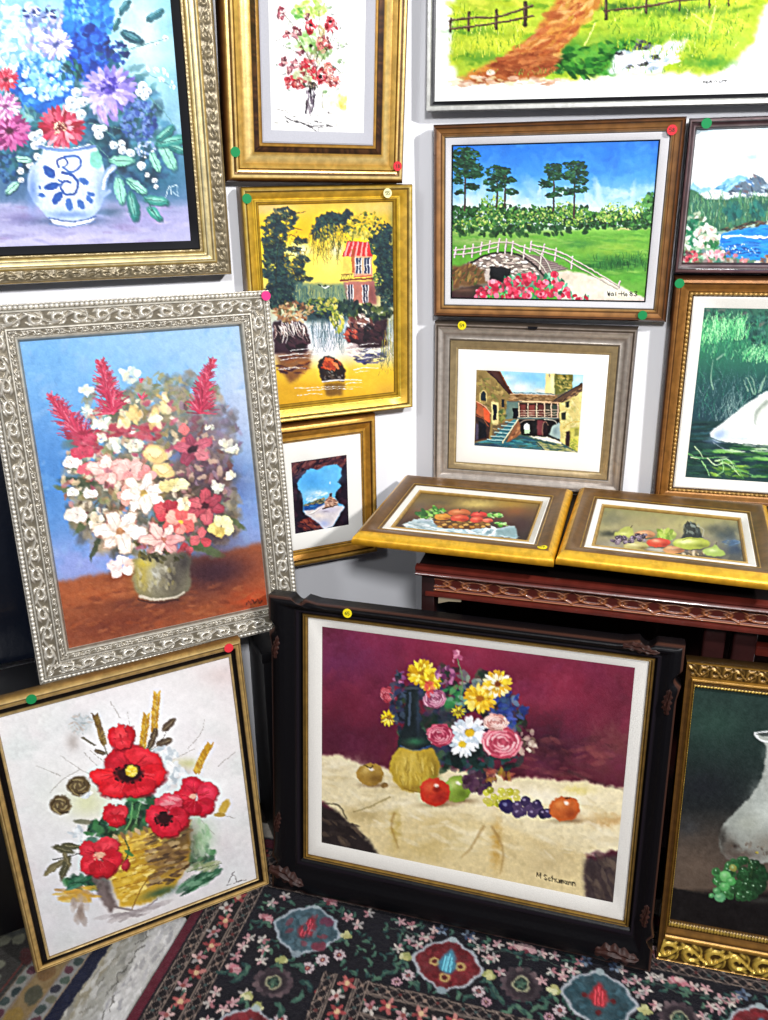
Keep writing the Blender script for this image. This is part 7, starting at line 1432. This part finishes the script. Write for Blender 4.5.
# ------------------------------------------------------------------ rugs
RA = math.radians(-15.5)
RU = Vector((math.cos(RA), math.sin(RA), 0)); RV = Vector((-math.sin(RA), math.cos(RA), 0))
RM = Matrix(((RU.x, RV.x, 0, 0), (RU.y, RV.y, 0, 0), (0, 0, 1, 0), (0, 0, 0, 1)))
def rug_sketch():
    s = Raster(-905, -1900, 1010, -700, 2.47, 1.9, 61, '#15141d')
    s.mottle(500, (20, 60), ['#0f0f18', '#1a1826', '#17141c'], .4)
    r = s.r
    GRN = ['#2c4a44', '#3a5c50', '#24403e', '#4a6a58', '#1f3a3c']; PK = ['#b88c92', '#c8a0a4', '#a87078', '#d4b4b0']; WH = ['#b8b0ac', '#cfc6be', '#a09a9a']
    def leaf(x, y, a, l=20):
        a += 0
        for e in (-1, 1):
            s.dab(x + e * l * .3 * math.cos(a), y + e * l * .3 * math.sin(a), l * .62, l * .26, a + e * .5, r.choice(GRN), .95, .3, 3)
        s.dab(x, y - 2, l * .5, l * .12, a, '#5a7a68', .5, .6)
    def star(x, y, R=13, cols=None, cen=None):
        cols = cols or PK
        a0 = r.random() * 3
        for k in range(5):
            a = a0 + k * 1.2566
            s.dab(x + math.cos(a) * R * .55, y + math.sin(a) * R * .55, R * .5, R * .24, a, r.choice(cols), .95, .3, 2)
        if cen:
            s.dab(x, y, R * .3, R * .3, 0, cen, .95, .4)
    def daisy(x, y, R=15, col='#c8b8bc', cen='#8a2c38'):
        s.dab(x, y, R * 1.05, R * 1.0, 0, '#3a2c38', .9, .2, 2)
        for k in range(8):
            a = k * .7854
            s.dab(x + math.cos(a) * R * .68, y + math.sin(a) * R * .68, R * .3, R * .26, a, col, .95, .3, 1)
        s.dab(x, y, R * .38, R * .36, 0, cen, .95, .3); s.dab(x, y, R * .15, R * .14, 0, '#d8c0a0', .9)
    def bud(x, y, R=17):
        for dx, dy in ((-.45, .1), (.45, .1), (0, -.35), (0, .3)):
            s.dab(x + dx * R, y + dy * R, R * .5, R * .45, 0, r.choice(['#b8b67a', '#c9c890', '#a0a468', '#d4d4a8']), .95, .3, 3)
        leaf(x + 4, y + R * 1.2, .6, 17); leaf(x - 10, y + R * 1.1, 2.2, 14)
    def rosette(x, y, R=46, sq=1.0):
        for k in range(14):
            a = k * .4488
            s.dab(x + math.cos(a) * R * .78, y + math.sin(a) * R * .78 * sq, R * .24, R * .2, a, r.choice(['#4a3c42', '#57484e', '#3c3238', '#6a585c']), .95, .3, 3)
        s.dab(x, y, R * .72, R * .72 * sq, 0, '#332a30', .95, .2, 4); s.dab(x, y, R * .42, R * .46 * sq, 0, '#a8a888', .9, .2, 4); s.dab(x, y, R * .33, R * .36 * sq, 0, '#1c2a26', .95, .2, 3)
        s.dab(x, y, R * .14, R * .2 * sq, 0, '#8a9a78', .9, .3, 2); star(x, y, R * .3, ['#4a6a58', '#3a5448'])
    def cartouche(x, y, R, fill, line, inner, eyes):
        pts = []
        for k in range(72):
            a = k / 72 * 6.2832
            q = R * (.86 + .13 * abs(math.cos(2 * a)) ** .7 + .06 * math.cos(8 * a))
            pts.append((x + math.cos(a) * q * 1.06, y + math.sin(a) * q * .92))
        s.poly([(x + (a - x) * 1.06, y + (b - y) * 1.06) for a, b in pts], line, 1, 1.5, 3); s.poly([(x + (a - x) * .96, y + (b - y) * .96) for a, b in pts], fill, 1, 1.5, 3, .2)
        s.dabs(('e', x, y, R * .8, R * .7), 40, (6, 15), [fill, np.clip(hx(fill) * 1.4, 0, 1), hx(fill) * .7], (0, 3), .6, .6, .5, 3)
        for k, (dx, dy) in enumerate(((-.42, 0), (.42, 0), (0, .5), (-.5, -.32), (.5, -.32))[:eyes]):
            s.dab(x + dx * R, y + dy * R, R * .17, R * .16, 0, '#c4a468' if inner != '#a02c34' else '#34444c', .95, .3, 2); s.dab(x + dx * R, y + dy * R, R * .09, R * .09, 0, '#5a1c20', .95, .3)
        s.poly([(x, y - R * .62), (x + R * .2, y - R * .3), (x + R * .3, y + R * .05), (x + R * .16, y + R * .32), (x - R * .16, y + R * .32), (x - R * .3, y + R * .05), (x - R * .2, y - R * .3)], inner, 1, 2, 4)
        for k in (-1, 0, 1):
            s.line([(x + k * R * .1, y - R * .4 + abs(k) * R * .15), (x + k * R * .12, y + R * .25)], 4, np.clip(hx(inner) * 1.5 + .1, 0, 1), .8)
        s.dab(x, y - R * .98, 10, 9, 0, '#a8b8bc', .9, .3); s.dab(x, y + R * .98, 12, 10, 0, '#8a9aa4', .9, .3)
    def carnation(x, y, a=0, R=26):
        for k in range(7):
            t = a - 1.2 + k * .4
            s.dab(x + math.sin(t) * R * .6, y - math.cos(t) * R * .45, R * .24, R * .42, t, r.choice(PK + ['#c47c88']), .95, .3, 3)
        s.dab(x, y, R * .3, R * .22, a, '#7a3a44', .9, .4); leaf(x + R * .6, y + R * .4, .3, 18); leaf(x - R * .6, y + R * .4, 2.8, 18)
    def guard(x0, y0, x1, y1, w):
        """a striped guard band from one point to another, w wide to the right of its direction"""
        L = math.hypot(x1 - x0, y1 - y0); ux, uy = (x1 - x0) / L, (y1 - y0) / L; vx, vy = -uy, ux
        q = lambda a, b: (x0 + ux * a + vx * b, y0 + uy * a + vy * b)
        s.poly([q(0, 0), q(L, 0), q(L, w), q(0, w)], '#1c171b', 1, .6)
        for b in (.02, .25, .29, .72, .76, .98):
            s.line([q(0, w * b), q(L, w * b)], 3.2, '#8a7a70', .8, sm=False)
        for b0, b1 in ((.03, .25), (.76, .98)):
            st = w * .26; k = 0
            while k * st < L:
                a = k * st
                s.line([q(a, w * b0), q(a + st, w * b1)], 3, '#94847a', .75, sm=False); s.line([q(a, w * b1), q(a + st, w * b0)], 3, '#7a6a64', .7, sm=False)
                s.dab(*q(a + st * .5, w * (b0 + b1) / 2), 4.5, 4, 0, r.choice(['#5a2c2c', '#3a4a4a', '#8a7468']), .9, .4)
                k += 1
        a = w * .15; k = 0
        while a < L:
            x, y = q(a, w * .505 + (w * .06 if k % 2 else -w * .06))
            if k % 2 == 0:
                star(x, y, w * .19, ['#a0484a', '#b0605e', '#883c3e', '#b87a74'], '#d8b890')
            else:
                star(x, y, w * .17, WH + PK, '#8a4a48')
            xx, yy = q(a + w * .16, w * .5)
            leaf(xx, yy, math.atan2(uy, ux) + r.uniform(-.5, .5), w * .09)
            a += w * .34; k += 1
    for _ in range(420):
        x, y = r.uniform(-740, 1000), r.uniform(-1550, -1370)
        leaf(x, y, r.random() * 3, r.uniform(9, 16))
    # outer selvage and guards
    s.poly([(-905, -1900), (-874, -1900), (-874, -700), (-905, -700)], '#5a1c2c', 1, 1); s.poly([(-905, -1720), (1010, -1720), (1010, -1690), (-905, -1690)], '#5a1c2c', 1, 1)
    guard(-757, -1680, -757, -700, 112); guard(-757, -1672, 1010, -1672, 110)
    s.poly([(-905, -1900), (1010, -1900), (1010, -1725), (-905, -1725)], '#b8b0a4', 1, 2)
    # main border along the top and down the left
    for i in range(5):
        x = -260 + 338 * i; y = -1452
        if x > 1000:
            break
        cartouche(x, y, 72, '#6a2228' if i % 2 == 0 else '#34505a', '#b0b4bc', '#4a8aa4' if i % 2 == 0 else '#a02c34', 3)
        rosette(x + 169, y + 8, 46)
        for e in (-1, 1):
            bud(x + e * 97, y + 4)
            daisy(x + e * 80, y + 52); daisy(x + e * 101, y + 74, 12, '#b8909c', '#5a2c38')
            leaf(x + e * 128, y + 58, .5 * e, 22); leaf(x + e * 60, y + 72, -.6 * e, 20); leaf(x + e * 112, y + 40, 1.2, 20)
            for dx, dy in ((76, -64), (82, -36), (101, -44), (120, -12), (108, -86), (133, -88), (60, -60), (46, -84)):
                star(x + e * dx + r.uniform(-5, 5), y + dy + r.uniform(-4, 4), 14, PK + WH)
            s.line([(x + e * 50, y - 70), (x + e * 90, y - 60), (x + e * 125, y - 70), (x + e * 165, y - 60)], 3, '#4a5a50', .7)
            s.line([(x + e * 60, y + 70), (x + e * 100, y + 40), (x + e * 130, y + 60)], 3, '#3a5048', .7)
            star(x + e * 32, y - 92, 16, ['#5a6a84', '#7a8a9c', '#3c4c68'], '#2a2c3c')
        carnation(x + 169, y - 82); leaf(x + 169, y + 70, .2, 24); leaf(x + 150, y + 84, 2.4, 20); leaf(x + 192, y + 80, .8, 20)
    # the corner flower
    cartouche(-606, -1462, 74, '#47606c', '#aab6c0', '#8a2c38', 0)
    s.dab(-561, -1423, 17, 14, 0, '#7a3444', .9, .3, 4); s.dab(-567, -1495, 18, 15, 0, '#6a3048', .9, .3, 4); s.dabs(('e', -606, -1462, 60, 48), 26, (6, 14), ['#34505a', '#2a4450', '#6a8490', '#8a3440'], (0, 3), .6, .7)
    for x, y in ((-719, -1463), (-583, -1552), (-734, -1308)):
        carnation(x, y, .5, 24)
    for x, y in ((-730, -1404), (-736, -1376), (-738, -1347), (-696, -1408), (-684, -1382), (-676, -1352), (-743, -1248), (-744, -1220), (-707, -1213), (-693, -1235), (-678, -1261), (-522, -1522), (-491, -1507), (-475, -1547), (-578, -1222), (-730, -1178), (-695, -1545), (-718, -1516)):
        star(x, y, 15, PK + WH)
    for x, y in ((-567, -1360), (-508, -1413), (-541, -1389), (-578, -1222)):
        daisy(x, y, 16)
    rosette(-628, -1305, 46, .85)
    for x, y in ((-632, -1366), (-509, -1471), (-638, -1237)):
        bud(x, y, 16)
    for x, y, a in ((-702, -1323, 1), (-707, -1296, 2), (-551, -1318, .6), (-587, -1245, 1), (-558, -1282, 2), (-587, -1359, .3)):
        leaf(x, y, a, 24)
    for i in range(3):
        y = -1165 + 330 * i
        cartouche(-640, y, 70, '#6a2228' if i % 2 == 0 else '#34505a', '#b0b4bc', '#4a8aa4', 3); rosette(-640, y + 165, 44)
        for e in (-1, 1):
            bud(-640 + e * 30, y + e * 92, 15)
            for k in range(6):
                star(-640 + e * r.uniform(50, 95), y + 165 + r.uniform(-80, 80), 14, PK + WH)
            leaf(-640 + e * 70, y + 100, r.random() * 3, 22)
    # inner guard and the field beyond it
    guard(-527, -1362, 1010, -1362, 108); guard(-419, -1362, -419, -700, 108)
    s.poly([(-419, -1254), (1010, -1254), (1010, -700), (-419, -700)], '#3c1820', 1, 1)
    for _ in range(200):
        x, y = r.uniform(-400, 1000), r.uniform(-1240, -710)
        r.choice([lambda: star(x, y, 15), lambda: leaf(x, y, r.random() * 3, 24), lambda: daisy(x, y, 16)])()
    s.finish(1.2, .05, .35); s.a *= .9
    return s

def rug_sheet(name, sk, x0, x1, y0, y1, d, z, label, cat, thick=.008, amp=.0012):
    nx, ny = int((x1 - x0) / d) + 2, int((y1 - y0) / d) + 2
    X, Y = np.meshgrid(np.linspace(x0, x1, nx), np.linspace(y1, y0, ny))
    c = sk.sample(X * 1000, -Y * 1000)
    rng = np.random.default_rng(3)
    P = np.stack([X, Y, z + amp * (rng.random(X.shape) - .5) + .002 * vnoise(ny, nx, 60, rng)], -1)
    P[0, :, 2] = P[-1, :, 2] = z - thick; P[:, 0, 2] = P[:, -1, 2] = z - thick
    o = grid_mesh(name, P, M_['rug'], None, lin(c)); o.matrix_world = RM
    if label:
        o['label'] = label; o['category'] = cat
    return o
rs = rug_sketch()
rug_sheet('rug', rs, -.90, 1.0, .72, 1.78, .003, -.0135, 'dark navy floral rug with red and teal medallions under the leaning pictures', 'rug')

def old_rug_sketch():
    s = Raster(-1700, -1900, -900, -700, 2.47, 1.9, 67, '#6a5c48'); r = s.r
    s.mottle(300, (16, 50), ['#8a7a5c', '#4a4238', '#57564a', '#3a3a38', '#7a6a50'], .5)
    # bare woven end: cream then grey, ragged
    s.poly([(-1040, -1900), (-900, -1900), (-900, -700), (-1040, -700)], '#a8a8a0', 1, 1); s.poly([(-1040, -1900), (-1006, -1900), (-1010, -700), (-1040, -700)], '#9c9682', 1, 4, 10)
    s.dabs([(-1035, -1890), (-905, -1890), (-905, -710), (-1035, -710)], 700, (7, 26), ['#b8b8b4', '#94948e', '#c8c8c4', '#82827e', '#a8a498', '#d8d8d6'], (1.57, .5), .35, .6, .4, 4)
    s.poly([(-962, -1900), (-900, -1900), (-900, -700), (-966, -700)], '#d8d8d8', .9, 4, 16); s.dabs([(-960, -1890), (-905, -1890), (-905, -710), (-960, -710)], 260, (6, 20), ['#f0f0f0', '#c8c8cc', '#e4e4e4', '#a8a8ac'], (1.57, .4), .35, .75, .4, 4)
    for k in range(34):
        y = -1880 + k * 35; x = -966 + r.uniform(-14, 14)
        s.line([(x, y), (x + r.uniform(-12, 12), y + 18), (x + r.uniform(-10, 10), y + 38)], 4, '#4a4844', .6, 2, rough=6)
        if k % 2:
            s.line([(x - 36, y), (x - 40 + r.uniform(-10, 10), y + 24)], 3, '#6a665c', .5, rough=6)
    s.poly([(-1070, -1900), (-1037, -1900), (-1037, -700), (-1070, -700)], '#151a34', 1, 1.5, 3)
    def spots(xa, xb, pal, bg, st):
        s.poly([(xa, -1900), (xb, -1900), (xb, -700), (xa, -700)], bg, 1, 1); y = -1890; k = 0
        while y < -700:
            s.dab((xa + xb) / 2 + (4 if k % 2 else -4), y, st * .42, (xb - xa) * .36, 1.2, pal[k % len(pal)], .95, .25, 3); y += st; k += 1
        for x in (xa, xb):
            s.line([(x, -1900), (x, -700)], 3, '#8a7a6a', .8, sm=False)
    spots(-1104, -1072, ['#3c4a48', '#5a3440', '#4a5a50', '#2c2c38', '#6a6a58'], '#8a8a88', 26)
    spots(-1160, -1106, ['#8a6a2c', '#3a3440', '#7a5c3a', '#4a4a3c', '#94783c'], '#8a7450', 58)
    spots(-1192, -1162, ['#3c4a48', '#5a3440', '#4a5a50', '#2c3a3c'], '#8c8a84', 28)
    s.poly([(-1700, -1900), (-1194, -1900), (-1194, -700), (-1700, -700)], '#35322f', 1, 2)
    s.line([(-1206, -1900), (-1206, -700)], 5, '#5a2c28', .9, sm=False)
    for k in range(9):
        y = -1850 + k * 140
        for x in (-1290, -1450, -1610):
            for i in range(8):
                a = i * .785
                s.dab(x + math.cos(a) * 42, y + math.sin(a) * 42, 20, 15, a, r.choice(['#7a7a68', '#94907a', '#6a6c60']), .95, .3, 3); 
            s.dab(x, y, 32, 32, 0, '#4a4c48', .95, .2, 4); s.dab(x, y, 18, 18, 0, '#8a8670', .95, .25, 3); s.dab(x, y, 8, 8, 0, '#2a2a2c', .95)
            s.dab(x + 80, y + 70, 26, 14, .8, '#5a3030', .9, .3, 3); s.dab(x - 20, y + 72, 22, 12, -.6, '#4a5a50', .9, .3, 3)
    s.finish(1.4, .05, .4); s.a *= .86
    return s
rug_sheet('rug', old_rug_sketch(), -1.40, -.901, .72, 1.42, .003, -.0135, 'worn tan and green rug with pale frayed end, at lower left', 'rug')

# ------------------------------------------------------------------ light and camera
def area(name, loc, target, size, power, col=(1, 1, 1)):
    l = bpy.data.lights.new(name, 'AREA'); l.shape = 'RECTANGLE'; l.size, l.size_y = size; l.energy = power; l.color = col
    o = bpy.data.objects.new(name, l); COL.objects.link(o); o.location = loc
    o.rotation_euler = (Vector(target) - Vector(loc)).to_track_quat('-Z', 'Y').to_euler()
    return o
area('ceiling_lamp', (1.75, -.15, 2.7), (.2, 2.0, 1.2), (.16, .16), 98, (1, .985, .97))
area('ceiling_lamp', (.15, -1.1, 2.7), (0, 2.0, 1.1), (.3, .3), 78, (.98, .985, 1))
area('ceiling_lamp', (-1.2, -.5, 2.7), (-.4, 1.9, 1.1), (.3, .3), 15, (.96, .98, 1))
w = bpy.data.worlds.new('room light'); SC.world = w; w.use_nodes = True
bg = w.node_tree.nodes['Background']; bg.inputs[0].default_value = (.8, .85, 1, 1); bg.inputs[1].default_value = .11

cam = bpy.data.cameras.new('camera'); co = bpy.data.objects.new('camera', cam); COL.objects.link(co)
pit, rol, f = math.radians(20.807), math.radians(-.4216), 857.66
fw = Vector((0, math.cos(pit), -math.sin(pit))); up = Vector((0, math.sin(pit), math.cos(pit))); rt = Vector((1, 0, 0))
r2 = rt * math.cos(rol) + up * math.sin(rol); u2 = -rt * math.sin(rol) + up * math.cos(rol)
co.matrix_world = Matrix(((r2.x, u2.x, -fw.x, 0), (r2.y, u2.y, -fw.y, 0), (r2.z, u2.z, -fw.z, 1.66), (0, 0, 0, 1)))
cam.sensor_fit = 'VERTICAL'; cam.sensor_height = 36; cam.lens = f * 36 / 1020; cam.clip_start = .02
SC.camera = co
vs = SC.view_settings
vs.view_transform = 'Standard'; vs.look = 'None'; vs.gamma = 1; vs.use_curve_mapping = False; vs.exposure = -.12
